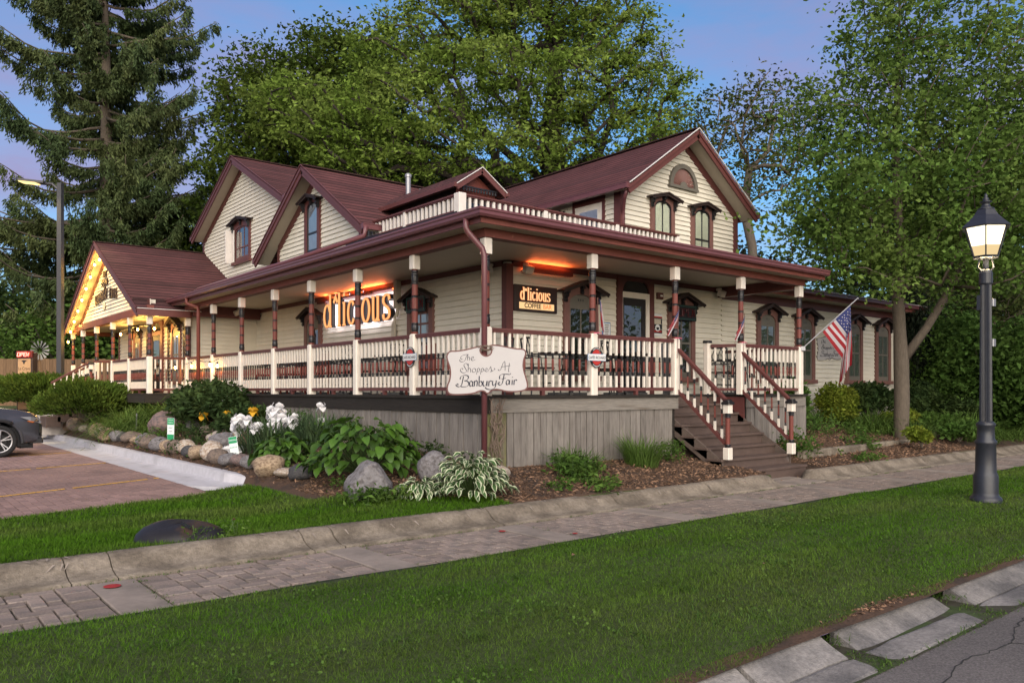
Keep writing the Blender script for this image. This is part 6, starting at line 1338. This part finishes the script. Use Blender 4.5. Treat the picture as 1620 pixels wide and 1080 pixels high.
# ------------------------------------------------------------------ shrubs, hedges and junipers
def shrub(name, label, c, r, n, lsz, m, cat='shrub', group=None, aspect=.55, D=None, low=-.2, lobes=5, seed=0, droop=0., up=.35):
    t = thing(name, label, cat, c, group); rg_ = np.random.default_rng(seed + 50); P = []; sm = MB()
    for k in range(lobes):
        o = np.array([rg_.uniform(-.5, .5) * r[0], rg_.uniform(-.5, .5) * r[1], rg_.uniform(.15, .6) * r[2]]); f = rg_.uniform(.42, .68); P.append(ell(n // lobes, np.array(c) + o, np.array(r) * f, .55, low)); sm.tube([(c[0], c[1], c[2] - .1), tuple(np.array(c) + o * .6), tuple(np.array(c) + o + np.array([0, 0, r[2] * .25]))], [.02, .015, .006], 5)
    P = np.concatenate(P); g = np.array([c[2]]) - .02; P[:, 2] = np.maximum(P[:, 2], g + rng.uniform(0, .15, len(P))); dd = None
    if D == 'out': dd = unit(P - (np.array(c) + [0, 0, -r[2] * .2])) + rng.normal(size=P.shape) * .28; dd[:, 2] += .15
    leaves('foliage', P, lsz, m, t, aspect=aspect, D=dd, droop=droop, up=up); sm.build('stems', M_bark, t, kind='stuff'); return t
for i, (px_, py_, s, rx, ry, rz, lb) in enumerate(((135, 660, 22.6, 1.6, 1.4, .95, 'broad feathery juniper behind the parking light pole'), (70, 640, 24.5, 1.8, 1.4, .80, 'low juniper in front of the totem sign'), (228, 640, 25.5, .9, 1.0, .62, 'smaller juniper under the pavilion railing'), (5, 630, 26.0, 1.9, 1.5, .7, 'juniper at the far end of the bed by the fence'))):
    c0 = W_(px_, py_, s); shrub('juniper', lb, c0, (rx, ry, rz), int(11000 * rx), .12, M_jun, group='junipers by the parking lot', aspect=.34, D='out', lobes=14, seed=i, up=.1)
shrub('peony_bush', 'dark leafy peony bush against the middle of the side porch skirt', (-.75, 8.9, .82), (.95, 1.7, .78), 9000, .15, M_peony, lobes=9, seed=11, aspect=.38)
shrub('peony_bush', 'lower dark peony foliage left of the white irises', (-1.0, 6.9, .62), (.75, .9, .55), 4200, .14, M_peony, lobes=6, seed=12, aspect=.38)
pn = thing('peony_blossoms', 'pale pink buds scattered over the dark peony bush', 'flowers', (-.9, 8.9, 1.3), 'garden blossoms')
for k in range(16): MB().lathe([(.0, -.02), (.022, 0), (.018, .02), (.0, .03)], 7, (-.75 + rng.uniform(-.8, .1), 8.9 + rng.uniform(-1.5, 1.5), 1.35 + rng.uniform(-.15, .22))).build('bud', M_petal, pn)
for i, (x0, x1, px_, y0, y1, s, lb) in enumerate(((0, 0, 1490, 505, 700, 24.5, 'tall clipped hedge section right of the street tree'), (0, 0, 1590, 520, 700, 23, 'tall hedge section at the right edge behind the lamp post'), (0, 0, 1680, 520, 700, 22, 'hedge section just beyond the right picture edge'))):
    c0 = W_(px_, 690, s); top = W_(px_, y0, s)[2]; shrub('hedge', lb, (c0[0], c0[1], .35), (2.1, 1.9, (top - .35) * .98), 17000, .155, M_hedge, 'hedge', 'hedges on the right', lobes=11, seed=30 + i, aspect=.55, low=-.9)
c0 = W_(1440, 640, 24); shrub('arborvitae', 'narrow dark arborvitae by the far corner of the wing', (c0[0], c0[1], .5), (.65, .65, 3.6), 6000, .13, M_ever, lobes=9, seed=41, aspect=.35, D='out')
for i, (x, y, z, r, lb, m) in enumerate(((13.6, 1.1, .78, (.95, .7, .95), 'dark leafy peony bush under the second wing window', M_peony), (15.6, 1.0, .8, (.9, .7, .85), 'dark leafy bush under the last wing window', M_peony), (11.9, .9, .7, (.8, .6, .85), 'yellow green spirea bush below the wall sign', M_gold), (13.5, .3, .6, (.5, .45, .4), 'small golden bush left of the street tree trunk', M_gold), (9.0, .9, .55, (.5, .7, 1.15), 'leafy vine shrub climbing beside the porch end', M_hedge), (17.4, .3, .5, (1.1, .8, .8), 'dark bush past the wing corner', M_peony), (11.1, -1.35, .38, (.36, .32, .3), 'small round golden shrub at the foot of the street tree', M_gold), (15.0, -.1, .45, (.7, .6, .4), 'low leafy perennials right of the street tree', M_weed), (13.6, -1.15, .4, (.8, .4, .32), 'low green ground plants along the kerb right of the tree', M_hedge))):
    shrub('garden_shrub', lb, (x, y, z), r, int(4200 * (r[0] + .3) * (r[2] + .3)), .10 if m is M_gold else .13, m, seed=60 + i, aspect=.45, lobes=6)

# ------------------------------------------------------------------ strap-leaved clumps, flowers
def clump(name, label, c, n, rad, L_, w_, m, lean=(.05, .55), curve=1., group=None, cat='plant', ztall=1.):
    t = thing(name, label, cat, (c[0], c[1], hgt(c[0], c[1])), group); a = rng.uniform(0, 6.283, n); r = rad * np.sqrt(rng.random(n)); XY = np.stack([c[0] + r * np.cos(a), c[1] + r * np.sin(a)], 1)
    B = np.column_stack([XY, hv(XY) - .02]); az = a + rng.normal(size=n) * .7
    blades('leaf_blades', B, L_ * rng.uniform(.6, 1.1, n), az, rng.uniform(*lean, n), w_, m, t, curve=curve); return t
for i, (x, y, n, rad, L_, lb) in enumerate(((-1.55, 13.4, 620, .75, 1.05, 'big arching daylily clump behind the kerb rocks'), (-1.2, 15.2, 520, .8, 1.05, 'arching daylily clump in front of the pavilion railing'), (-.75, 12.6, 480, .7, 1.0, 'arching daylily clump along the side porch'), (-.65, 11.0, 360, .6, .85, 'shorter daylily clump right of the survey stake'), (-1.4, 11.7, 240, .45, .7, 'fine grassy clump behind the round boulder'))):
    clump('daylily_clump', lb, (x, y), n, rad, L_, .022, M_lily, (.1, .7), 1.0, 'daylily clumps along the side porch')
for i, (x, y, n, rad, L_, lb) in enumerate(((12.0, .2, 420, .55, 1.0, 'arching daylily clump right of the porch stairs'), (12.9, -.35, 260, .4, .75, 'daylily clump below the wall sign'), (15.6, -.5, 420, .6, 1.0, 'daylily clump right of the street tree'), (16.6, -1.0, 320, .5, .7, 'bright grass clump behind the lamp post'), (14.9, -1.0, 300, .5, .6, 'bright grass clump near the kerb right of the tree'), (18.2, -1.2, 280, .5, .6, 'grass clump at the right edge of the bed'))):
    clump('daylily_clump', lb, (x, y), n, rad, L_, .020, M_lily, (.1, .6), 1.0, 'daylily clumps along the wing')
clump('grass_clump', 'upright bright grass tuft in front of the skirt left of the stairs', (2.75, -.55), 520, .26, .62, .009, M_lily, (.02, .35), .55)
clump('grass_clump', 'leggy grass and weeds tuft below the coffee badge post', (1.3, -.55), 260, .3, .55, .012, M_weed, (.05, .6), .7)
clump('iris_clump', 'white bearded iris clump with sword leaves by the leaning parking sign', (-1.15, 4.9), 420, .55, .62, .026, M_iris, (.02, .45), .28)
clump('iris_clump', 'sword leaved iris tuft without flowers right of the white irises', (-.75, 3.9), 240, .4, .66, .026, M_iris, (.05, .5), .3)
def iris_flower(t, p, s=1., m=M_petal):
    b = MB(Matrix.Translation(p) @ Matrix.Rotation(random.uniform(0, 6.28), 4, 'Z') @ Matrix.Scale(s, 4))
    for k in range(6):
        a = R(60 * k); up_ = k % 2 == 0; rw = []
        for j in range(5):
            q_ = j / 4; r = (.075 * math.sin(q_ * 2.4)) if up_ else .10 * q_; zz = (.11 * q_) if up_ else (.02 * math.sin(q_ * 3) - .085 * q_ ** 2.2); wv = .072 * math.sin(.35 + q_ * 2.45) * (1 + .2 * math.sin(j * 2.3 + k)); rw.append((r, zz, wv))
        vs = []
        for r, zz, wv in rw:
            for e in (-1, 0, 1): vs.append((math.cos(a) * r - math.sin(a) * wv * e, math.sin(a) * r + math.cos(a) * wv * e, zz + (.012 if e else 0) * (-1 if up_ else 1) + .006 * math.sin(e * 3 + r * 60)))
        b.add(vs, [(3 * j + e, 3 * j + 3 + e, 3 * j + 4 + e, 3 * j + 1 + e) for j in range(4) for e in (0, 1)])
    b.build('flower', m, t, True)
fl = thing('iris_flowers', 'cluster of white iris blooms on tall stems beside the parking sign', 'flowers', (-1.2, 5.0, 1.0)); sm = MB()
for k in range(30):
    x = rng.uniform(-1.7, -.95); y = 4.95 + (x + 1.2) * -1.1 + rng.normal() * .24; z = hgt(x, y) + rng.uniform(.30, .66)
    if k < 2: x, y, z = -.48 + .03 * k, 4.35, 1.22 - .27 * k
    iris_flower(fl, Vector((x, y, z)), rng.uniform(.9, 1.25)); sm.tube([(x + .03, y, hgt(x, y)), (x, y, z)], .007, 5)
for dx, dy in ((0, 0), (.10, .12), (.22, -.03)):
    iris_flower(fl, Vector((-1.85 + dx, 5.35 + dy, .42)), 1.0)
sm.build('stems', M_stem, fl, kind='stuff')
yf = thing('yellow_flowers', 'two yellow orange iris blooms in front of the peony bush', 'flowers', (-1.3, 7.4, 1.0)); sm = MB()
for x, y, z in ((-1.45, 7.9, .98), (-1.25, 7.0, 1.02), (-1.0, 6.3, 1.1)): iris_flower(yf, Vector((x, y, z)), 1.0, M_petaly); sm.tube([(x, y, hgt(x, y)), (x, y, z)], .007, 5)
sm.build('stems', M_stem, yf, kind='stuff')
# hostas: every large leaf is a part
def hleaf(L_, w_, fold, curl, edge=0.):
    """heart-shaped ribbed leaf with midrib fold and drooping tip; pale margin as a second material"""
    nx, nyv = 7, (5 if edge else 3); V = []; F = []; mi = []
    cols = [-1, -.62, 0, .62, 1] if edge else [-1, 0, 1]
    for i in range(nx):
        t = i / (nx - 1); wv = w_ / 2 * (math.sin(math.pi * min(1, t * .93 + .07)) ** .75) * (1.18 - .35 * t); ang = curl * t
        for c in cols: V.append((L_ * (t - .10 * curl * t * t), wv * c, -L_ * curl * .42 * t * t + abs(c) * wv * fold + .006 * math.sin(t * 9 + c * 4)))
    k = len(cols)
    for i in range(nx - 1):
        for c in range(k - 1): F.append((i * k + c, (i + 1) * k + c, (i + 1) * k + c + 1, i * k + c + 1)); mi.append(1 if edge and c in (0, k - 2) else 0)
    o = mesh_obj('leaf', V, F, [M_hostav, M_hostae] if edge else [M_hosta], None, mi, True); d = o.data; bpy.data.objects.remove(o); return d
HL = [hleaf(.30, .20, .35, .9), hleaf(.27, .19, .25, 1.2), hleaf(.33, .19, .45, .7)]; HV = [hleaf(.20, .115, .4, .9, 1), hleaf(.18, .11, .3, 1.2, 1), hleaf(.22, .11, .5, .7, 1)]
def hosta(label, c, rad, h, n, lv, sc=1., seed=0):
    z0 = hgt(*c); t = thing('hosta', label, 'plant', (c[0], c[1], z0)); rg_ = random.Random(seed); sm = MB(); o = ORG[t.name]
    for k in range(n):
        f = (k + .5) / n; el = math.sqrt(f); ly = rg_.uniform(.62, 1.0); az = k * 2.39996 + rg_.uniform(-.3, .3); r = rad * (el ** .9) * (.6 + .4 * ly) * 1.18; zz = h * math.sqrt(max(0.03, 1 - (.95 * el) ** 2)) * ly * 1.12 * (1 - .45 * el ** 4)
        p = Vector((c[0] + .72 * r * math.cos(az), c[1] + .72 * r * math.sin(az), z0 + zz)); tilt = .22 + .50 * el + rg_.uniform(-.3, .3)
        M = Matrix.Translation(p - o) @ Matrix.Rotation(az + rg_.uniform(-.5, .5), 4, 'Z') @ Matrix.Rotation(tilt - .35, 4, 'Y') @ Matrix.Rotation(rg_.uniform(-.45, .45), 4, 'X') @ Matrix.Scale(sc * rg_.uniform(.72, 1.15), 4)
        copy_as(rg_.choice(lv), 'leaf', t, M)
        if k % 2 == 0: sm.tube([(c[0] + .1 * r * math.cos(az), c[1] + .1 * r * math.sin(az), z0), tuple(p)], .006, 4)
    sm.build('stems', M_stem, t); return t
hosta('large green hosta mound left of the grey boulder', (-1.35, 1.15), 1.0, .70, 298, HL, .66, 1)
hosta('smaller green hosta mound behind the big pale rock', (-1.65, 3.35), .58, .40, 190, HL, .54, 2)
hosta('variegated hosta with white edged leaves spilling over the kerb', (-1.02, -1.02), .62, .50, 298, HV, .68, 3)
hosta('low variegated hosta offshoot at the left foot of the white edged hosta', (-1.55, -.62), .34, .22, 110, HV, .58, 4)
def weeds(label, c, r, n, h_, m=M_weed, lsz=.085, name='weed_patch', cat='weeds'):
    t = thing(name, label, cat, (c[0], c[1], hgt(*c))); k = max(4, n // 40); P = []; sm = MB()
    for i in range(k):
        a = rng.uniform(0, 6.283); q_ = r * math.sqrt(rng.random()); x, y = c[0] + q_ * math.cos(a), c[1] + q_ * .7 * math.sin(a); z0 = hgt(x, y); hh_ = h_ * rng.uniform(.5, 1.1); tipx = (x + rng.normal() * .08, y + rng.normal() * .08, z0 + hh_); sm.tube([(x, y, z0 - .02), tipx], .004, 4)
        u = rng.random(40)[:, None] ** .8; P.append(np.array([x, y, z0]) + (np.array(tipx) - [x, y, z0]) * u + rng.normal(size=(40, 3)) * [.075, .075, .02])
    leaves('foliage', np.concatenate(P), lsz, m, t, aspect=.42); sm.build('stems', M_stem, t); return t
weeds('leafy weeds right of the variegated hosta', (1.0, -.85), .38, 700, .34); weeds('yellow green seedling left of the stairs', (3.6, -.45), .28, 420, .42, M_weed, .06)
weeds('small weeds at the kerb below the skirt', (.55, -1.35), .5, 320, .12); weeds('low weeds right of the stair newel', (6.8, -.9), .35, 520, .45); weeds('small seedlings along the right kerb', (8.2, -1.35), .6, 260, .12); weeds('seedlings on the terrace edging', (9.6, -.75), .5, 320, .2)
weeds('dandelion weeds at the foot of the grey boulder', (-2.15, -.55), .32, 420, .2); weeds('weeds along the dark side skirt', (-.35, 2.2), .5, 620, .34); weeds('weeds beside the irises under the skirt', (-.4, 3.6), .5, 620, .38); weeds('weeds hiding the edge of the plastic dome', (-4.42, -1.52), .22, 300, .16, M_weed, .035)
weeds('green cover under the yellow irises', (-1.5, 7.7), .7, 1100, .4, M_peony, .08); weeds('green cover between the rocks and the daylilies', (-1.5, 9.6), .8, 1000, .35, M_weed, .07); weeds('low green cover by the upright parking sign', (-1.7, 6.2), .5, 500, .2, M_weed, .07)

for c_, r_, n_, h_, m_, lb in (((-1.55, 2.2), .35, 420, .2, M_weed, 'low weeds filling the gap behind the dark kerb rock'), ((-1.75, .55), .3, 300, .14, M_weed, 'low weeds at the grass edge of the large hosta'), ((-.5, 1.0), .5, 420, .25, M_peony, 'dark weeds between the large hosta and the skirt'), ((-1.2, 10.9), .6, 700, .3, M_weed, 'green cover right of the pinkish boulder'),
    ((-.2, 5.8), .6, 700, .45, M_weed, 'leafy weeds along the skirt behind the white irises'), ((9.6, .4), .8, 900, .5, M_hedge, 'leafy perennials beside the porch end'), ((10.7, -.2), .5, 500, .3, M_weed, 'bright low perennials left of the street tree'), ((14.4, -.6), .6, 700, .4, M_weed, 'bright perennials right of the street tree trunk'), ((16.2, -.4), .7, 700, .45, M_lily, 'tall bright perennials in front of the hedge')):
    weeds(lb, c_, r_, n_, h_, m_, .07)
# ------------------------------------------------------------------ rocks
def rock_mesh(seed, ang=0.):
    import bmesh
    bm = bmesh.new(); bmesh.ops.create_icosphere(bm, subdivisions=3, radius=1.0); rr = random.Random(seed); o = Vector((rr.uniform(0, 50), rr.uniform(0, 50), rr.uniform(0, 50)))
    for v in bm.verts:
        n = v.co.normalized(); k = 1 + .22 * mnoise.noise(n * 1.1 + o) + .10 * mnoise.noise(n * 2.6 + o) + .03 * mnoise.noise(n * 7 + o)
        if ang: k = min(k, min(.74 / max(.05, n.dot(Vector((math.sin(a + o.x) * .9, math.cos(a + o.x) * .9, .45 + .25 * math.sin(a * 3))).normalized())) if n.dot(Vector((math.sin(a + o.x) * .9, math.cos(a + o.x) * .9, .45))) > .1 else 9 for a in (0, 1.3, 2.4, 3.7, 5.0)))
        v.co = n * k
    me = bpy.data.meshes.new('stone'); bm.to_mesh(me); bm.free()
    me.polygons.foreach_set('use_smooth', [not ang] * len(me.polygons)); return me
def rock(label, x, y, sx, sy, sz, kind, sink=.25, rz=0., ang=0., group=None, seed=None, zoff=0.):
    me = rock_mesh(seed if seed is not None else int(x * 97 + y * 31) % 9999, ang); me.materials.append(ROCK[kind]); o = link(bpy.data.objects.new('rock', me)); tag(o, label, 'rock', group)
    o.scale = (sx, sy, sz); o.rotation_euler = (random.uniform(-.15, .15), random.uniform(-.15, .15), rz); o.location = (x, y, hgt(x, y) + sz * (1 - 2 * sink) + zoff); return o
rock('large angular grey boulder in the grass before the hosta', -1.98, -.12, .37, .29, .29, 'grey', .20, .5, 1., seed=41)
rock('grey mottled stone between the hosta and the white edged hosta', -.95, -.05, .24, .22, .24, 'grey', .15, .2, seed=7); rock('pale lumpy stone right of the white edged hosta', -.18, -.55, .20, .13, .12, 'pale', .15, .4, seed=9)
row = [('pale mottled large rock at the grass end of the kerb row', 2.95, .30, .24, 'tan'), ('flat cream rock where the white kerb meets the grass', 2.35, .22, .11, 'pale'), ('dark half buried rock at the foot of the large hosta', 1.85, .20, .16, 'dark'), ('small tan rock touching the large pale mottled rock', 3.42, .13, .16, 'brown'), ('grey speckled rock right of the leaning parking sign', 3.78, .17, .16, 'grey'), ('pale flat rock under the leaning parking sign', 4.2, .22, .15, 'pink'),
       ('round dark grey rock left of the leaning parking sign', 4.72, .21, .15, 'grey'), ('brown lumpy rock below the small white iris', 5.2, .24, .20, 'brown'), ('tall cream rock with a green seedling in front', 5.65, .27, .26, 'pale'), ('broad tan pitted rock left of the tall cream rock', 6.2, .26, .20, 'tan'), ('smooth black rock in the kerb row', 6.75, .22, .16, 'dark'), ('angular cream rock under the upright parking sign', 7.3, .21, .20, 'pale'),
       ('round brown grey rock left of the upright sign', 7.85, .22, .19, 'brown'), ('small golden tan rock in the kerb row', 8.3, .18, .18, 'tan'), ('large white veined grey rock in the kerb row', 8.8, .28, .21, 'grey'), ('smooth olive brown long rock in the kerb row', 9.5, .32, .22, 'brown'), ('blue grey tilted rock with white veins', 10.1, .24, .22, 'grey'), ('low flat tan rock in the middle of the row', 10.75, .25, .14, 'tan'),
       ('brown grey oval rock with dark one behind', 11.4, .28, .18, 'brown'), ('dark grey rock behind the brown oval one', 11.75, .24, .17, 'dark'), ('striped dark rock below the arching daylily', 12.4, .24, .20, 'grey'), ('long pale orange rock below the arching daylily', 13.2, .36, .22, 'tan'), ('grey cream lumpy rock left of the long pale orange one', 14.0, .26, .22, 'pale'), ('tan round topped rock near the tilted sign', 14.6, .28, .26, 'tan'),
       ('low brown rock right of the tilted sign', 15.5, .25, .15, 'brown'), ('pale rock at the foot of the tilted sign', 16.3, .27, .17, 'pale'), ('large dark brown rock by the car nose', 17.4, .38, .30, 'brown')]
for i, (lb, y, a, b, k) in enumerate(row): rock(lb, -2.02 + random.uniform(-.06, .05), y, a * .80, a * random.uniform(.92, 1.08), b * .74, k, .12, random.uniform(-.5, .5), seed=100 + i)
for i, (lb, x, y, a, b, k) in enumerate((('big round pinkish brown boulder behind the kerb row', -1.45, 10.4, .52, .40, 'pink'), ('grey brown rock behind the upright sign', -1.25, 8.0, .3, .2, 'brown'), ('small grey rock behind the big pinkish boulder', -1.1, 9.6, .22, .2, 'grey'), ('pale pitted rock left of the irises in the second row', -1.4, 6.9, .33, .2, 'pale'), ('grey rugged rock in the second row behind the cream rock', -1.6, 6.1, .36, .24, 'grey'), ('tan rock at the edge of the irises', -1.35, 5.9, .26, .2, 'tan'), ('reddish brown rock between the two green hostas', -.95, 2.55, .22, .17, 'brown'), ('brown rock beside the pole footing', -2.0, 18.3, .3, .2, 'tan'))):
    rock(lb, x, y, a * .9, a, b * .8, k, .2, random.uniform(-.6, .6), seed=200 + i)
# terrace edging stones beyond the stairs
te = thing('terrace_edging', 'low tan stone edging that terraces the mulch bed right of the stairs', 'edging', (8.6, -.8, .3))
for a, b in ((6.7, 8.1), (8.14, 9.7), (9.74, 11.2), (11.24, 12.6)):
    y0 = -1.02 + (a - 6.7) * .065; MB(Matrix.Translation((a, y0, hgt(a, -1.1) - .06)) @ Matrix.Rotation(.065, 4, 'Z')).bbox(0, -.09, 0, b - a, .09, .22, .03).build('edging_block', M_conc, te)

# dry vine on the corner downspout and around the plaque hole
vn = thing('dry_vine', 'dry tangled vine climbing the porch corner below the plaque', 'vine', (.12, -.16, .4)); b = MB(); rv = random.Random(3)
for k in range(46):
    x, y, z = .07 + rv.uniform(-.06, .08), -.15 + rv.uniform(-.06, .04), hgt(0, -.2) + rv.uniform(0, .8); pts = [(x, y, z)]
    for j in range(rv.randint(4, 9)): x += rv.uniform(-.06, .06); y += rv.uniform(-.03, .03); z += rv.uniform(-.03, .14); x = min(max(x, -.08), .2); y = min(max(y, -.26), -.09); z = min(z, 1.42); pts.append((x, y, z))
    b.tube(pts, rv.uniform(.0025, .007), 4)
b.build('stems', M_vine, vn); b = MB()
for k in range(26):
    a = rv.uniform(0, 6.28); c = Vector(M1.translation) + CAMR * -.02 + Vector((0, 0, .31)); pts = []
    for j in range(7): a += rv.uniform(.2, .5); r = rv.uniform(.03, .09); q_ = c + CAMR * (r * math.cos(a) * 1.3 + rv.uniform(-.02, .02)) + Vector((0, 0, r * .5 * math.sin(a))) + CAMF * rv.uniform(-.03, .03); pts.append(tuple(q_))
    b.tube(pts, .003, 4)
b.build('vine_wreath', M_vine, vn)

# ------------------------------------------------------------------ mulch chips, lawns, litter
def near(P): return np.hypot(P[:, 0] + 7.02, P[:, 1] + 9.15)
n = 40000; P = np.column_stack([rng.uniform(-2.3, 13.5, n), rng.uniform(-1.66, 1.4, n)]); k = (~np.array([is_lawn(x, y) for x, y in P])) & ~((P[:, 1] > -.1) & (P[:, 0] > -.1) & (P[:, 0] < 8.5)) & ~((P[:, 0] > 4.3) & (P[:, 0] < 6.3) & (P[:, 1] > -1.1)); P = P[k]
Q = np.column_stack([P, hv(P) + .006]); D = rng.normal(size=Q.shape); D[:, 2] *= .25; leaves('mulch_chips', Q, .055, M_chip, None, aspect=.35, up=.8, bend=.05, D=D, kind='stuff')
n = 9000; P = np.column_stack([rng.uniform(-2.3, -.1, n), rng.uniform(0, 14, n)]); P = P[~np.array([is_lawn(x, y) for x, y in P])]
Q = np.column_stack([P, hv(P) + .006]); D = rng.normal(size=Q.shape); D[:, 2] *= .25; o = leaves('mulch_chips', Q, .06, M_chip, None, aspect=.35, up=.8, bend=.05, D=D, kind='stuff')
def lawn(name, P, hmin, hmax, w0):
    n = len(P); d = near(P); tall = np.array([.5 + .5 * mnoise.noise((x * .35, y * 2.0, 7)) + .35 * mnoise.noise((x * 3.7, y * 3.7, 2)) for x, y in P])
    B = np.column_stack([P, hv(P) - .004]); Ln = (hmin + (hmax - hmin) * rng.random(n)) * (.75 + .55 * tall); wd = w0 * np.clip(d / 6, .8, 3.2)
    return blades(name, B, Ln, rng.uniform(0, 6.283, n), np.abs(rng.normal(size=n)) * .38, wd, M_gr, None, seg=1, curve=.45, kind='stuff')
n = 680000; X = rng.uniform(-7.3, 15, n); Y = rng.uniform(-6.39, -3.36, n); P = np.column_stack([X, Y]); d = near(P)
edge_lo = -6.37 + .035 * np.sin(X * 2.3) + .03 * np.sin(X * 5.1 + 1) + .13 * np.exp(-((X + 1.1) / .6) ** 2); edge_hi = -3.47 + .05 * np.sin(X * 1.9) + .03 * np.sin(X * 6.3) + .06 * np.clip((-X - 3) / 3, 0, 1)
k = (rng.random(n) < np.clip((6.0 / d) ** 1.3, .17, 1)) & (Y > edge_lo) & (Y < edge_hi); P = P[k]; lawn('lawn_grass', P, .024, .048, .0044)
n = 230000; P = np.column_stack([rng.uniform(-8.2, -.3, n), rng.uniform(-1.72, 4.0, n)]); d = near(P); k = np.array([is_lawn(x, y) and not (x < -2.5 and y > lot_edge(x) + .06) for x, y in P]) & (rng.random(n) < np.clip((9 / d) ** 1.3, .3, 1)); P = P[k]; lawn('lawn_grass', P, .040, .074, .0054)
tc_ = np.column_stack([rng.uniform(-6.8, 9, 120), rng.uniform(-6.2, -3.6, 120)]); tc_ = tc_[rng.random(120) < .8]; k = len(tc_); P = np.repeat(tc_, 70, 0) + rng.normal(size=(k * 70, 2)) * rng.uniform(.03, .12, k).repeat(70)[:, None]; P = P[(P[:, 1] > -6.3) & (P[:, 1] < -3.5)]
B = np.column_stack([P, hv(P)]); blades('lawn_tufts', B, rng.uniform(.05, .085, len(B)), rng.uniform(0, 6.283, len(B)), np.abs(rng.normal(size=len(B))) * .6, .007, M_hedge, None, seg=2, curve=.8, kind='stuff')
cl_ = np.column_stack([rng.uniform(-6.8, 7, 60), rng.uniform(-6.2, -3.6, 60)]); P = np.repeat(cl_, 60, 0) + rng.normal(size=(3600, 2)) * .14; P = P[(P[:, 1] > -6.25) & (P[:, 1] < -3.5)]
leaves('clover', np.column_stack([P, hv(P) + rng.uniform(.02, .05, len(P))]), .020, M_weed, None, aspect=.9, up=1.2, kind='stuff')
# pale scrapes and scuffs on the kerb face
sc_ = MB()
for k in range(70):
    x = rng.uniform(-7.5, 4.3); y0, z0, y1, z1 = (-1.842, .122, -1.893, .078) if rng.random() < .6 else (-1.74, .160, -1.80, .150); w_ = rng.uniform(.004, .014); j = rng.normal() * .03
    sc_.add([(x - w_, y0 - .003, z0 + .006), (x + w_, y0 - .003, z0 + .006), (x + j + w_ * .5, y1 - .005, z1 + .007), (x + j - w_ * .3, y1 - .005, z1 + .007)], [(0, 1, 2, 3)])
sc_.build('scuff_marks', M_slab, kb)['kind'] = 'stuff'
# ragged tufts along paving joints, kerbs and the broken gutter
tf = []
for k in range(260):
    x = rng.uniform(-7, 10); tf.append((x, -2.145 + rng.normal() * .012)) if rng.random() < .75 else tf.append((-5.28 + 2.05 * rng.integers(-1, 5), rng.uniform(-3.4, -2.2)))
tf = np.repeat(np.array(tf), 9, 0) + rng.normal(size=(260 * 9, 2)) * [.035, .012]; B = np.column_stack([tf, np.full(len(tf), -.005)])
blades('joint_weeds', B, rng.uniform(.012, .045, len(B)), rng.uniform(0, 6.283, len(B)), rng.uniform(0, .9, len(B)), .006, M_weed, None, seg=2, curve=.7, kind='stuff')
xs_ = rng.uniform(-3.5, 6, 1500); ys2 = np.where(rng.random(1500) < .5, -6.80 + rng.normal(size=1500) * .02, -6.31 + rng.normal(size=1500) * .03); gx = rng.choice([-1.98, -.18], 700) + rng.normal(size=700) * .07; gy = rng.uniform(-6.8, -6.15, 700)
Pm = np.column_stack([np.concatenate([xs_, gx]), np.concatenate([ys2, gy])]); k = (Pm[:, 0] > -2.2) | (Pm[:, 1] > -6.4); Pm = Pm[k]; B = np.column_stack([Pm, np.where(Pm[:, 1] < -6.5, -.2, -.15)])
blades('gutter_weeds', B, rng.uniform(.02, .06, len(B)), rng.uniform(0, 6.283, len(B)), rng.uniform(0, 1, len(B)), .007, M_weed, None, seg=2, curve=.8, kind='stuff')
n = 800; X = np.concatenate([rng.uniform(-3.6, 3, 350), rng.normal(size=450) * .35 - 1.1]); Y = -6.27 + rng.normal(size=n) * .035; Q = np.column_stack([X, Y, np.full(n, -.085) + rng.uniform(0, .015, n)]); D = rng.normal(size=Q.shape); D[:, 2] *= .2
leaves('dry_leaf_litter', Q, .03, M_chip, None, aspect=.5, up=.8, D=D, kind='stuff')
for x, y, lb in ((-2.2, -4.1, 'fallen brown leaf in the middle of the lawn strip'), (-1.1, -5.3, 'fallen tan leaf near the gutter side of the lawn'), (-3.9, -.5, 'fallen twig on the lawn by the parking lot')):
    o = leaves('fallen_leaf', np.array([[x, y, hgt(x, y) + .05]]), .07, M_chip, None, aspect=.6, up=1.2, D=np.array([[1., .3, 0]])); tag(o, lb, 'leaf')

# the wood across the street: never in frame, it only darkens and breaks up the window reflections
W2 = np.concatenate([ell(1500, (x, y, 4.2 * s), (3.8 * s, 3.8 * s, 3.2 * s), .4) for x, y, s in ((14, -24, 1.), (24, -22, 1.15), (33, -27, 1.), (43, -23, 1.1), (53, -30, 1.2), (5, -27, 1.05))])
leaves('roadside_woods', W2, .42, M_under, None, kind='stuff')

# lettering made of curves becomes plain meshes
dg = bpy.context.evaluated_depsgraph_get()
for o in [o for o in scn.objects if o.type == 'FONT']:
    me = bpy.data.meshes.new_from_object(o.evaluated_get(dg)); q_ = link(bpy.data.objects.new('lettering', me)); q_.parent = o.parent; q_.matrix_local = o.matrix_local.copy(); bpy.data.objects.remove(o)
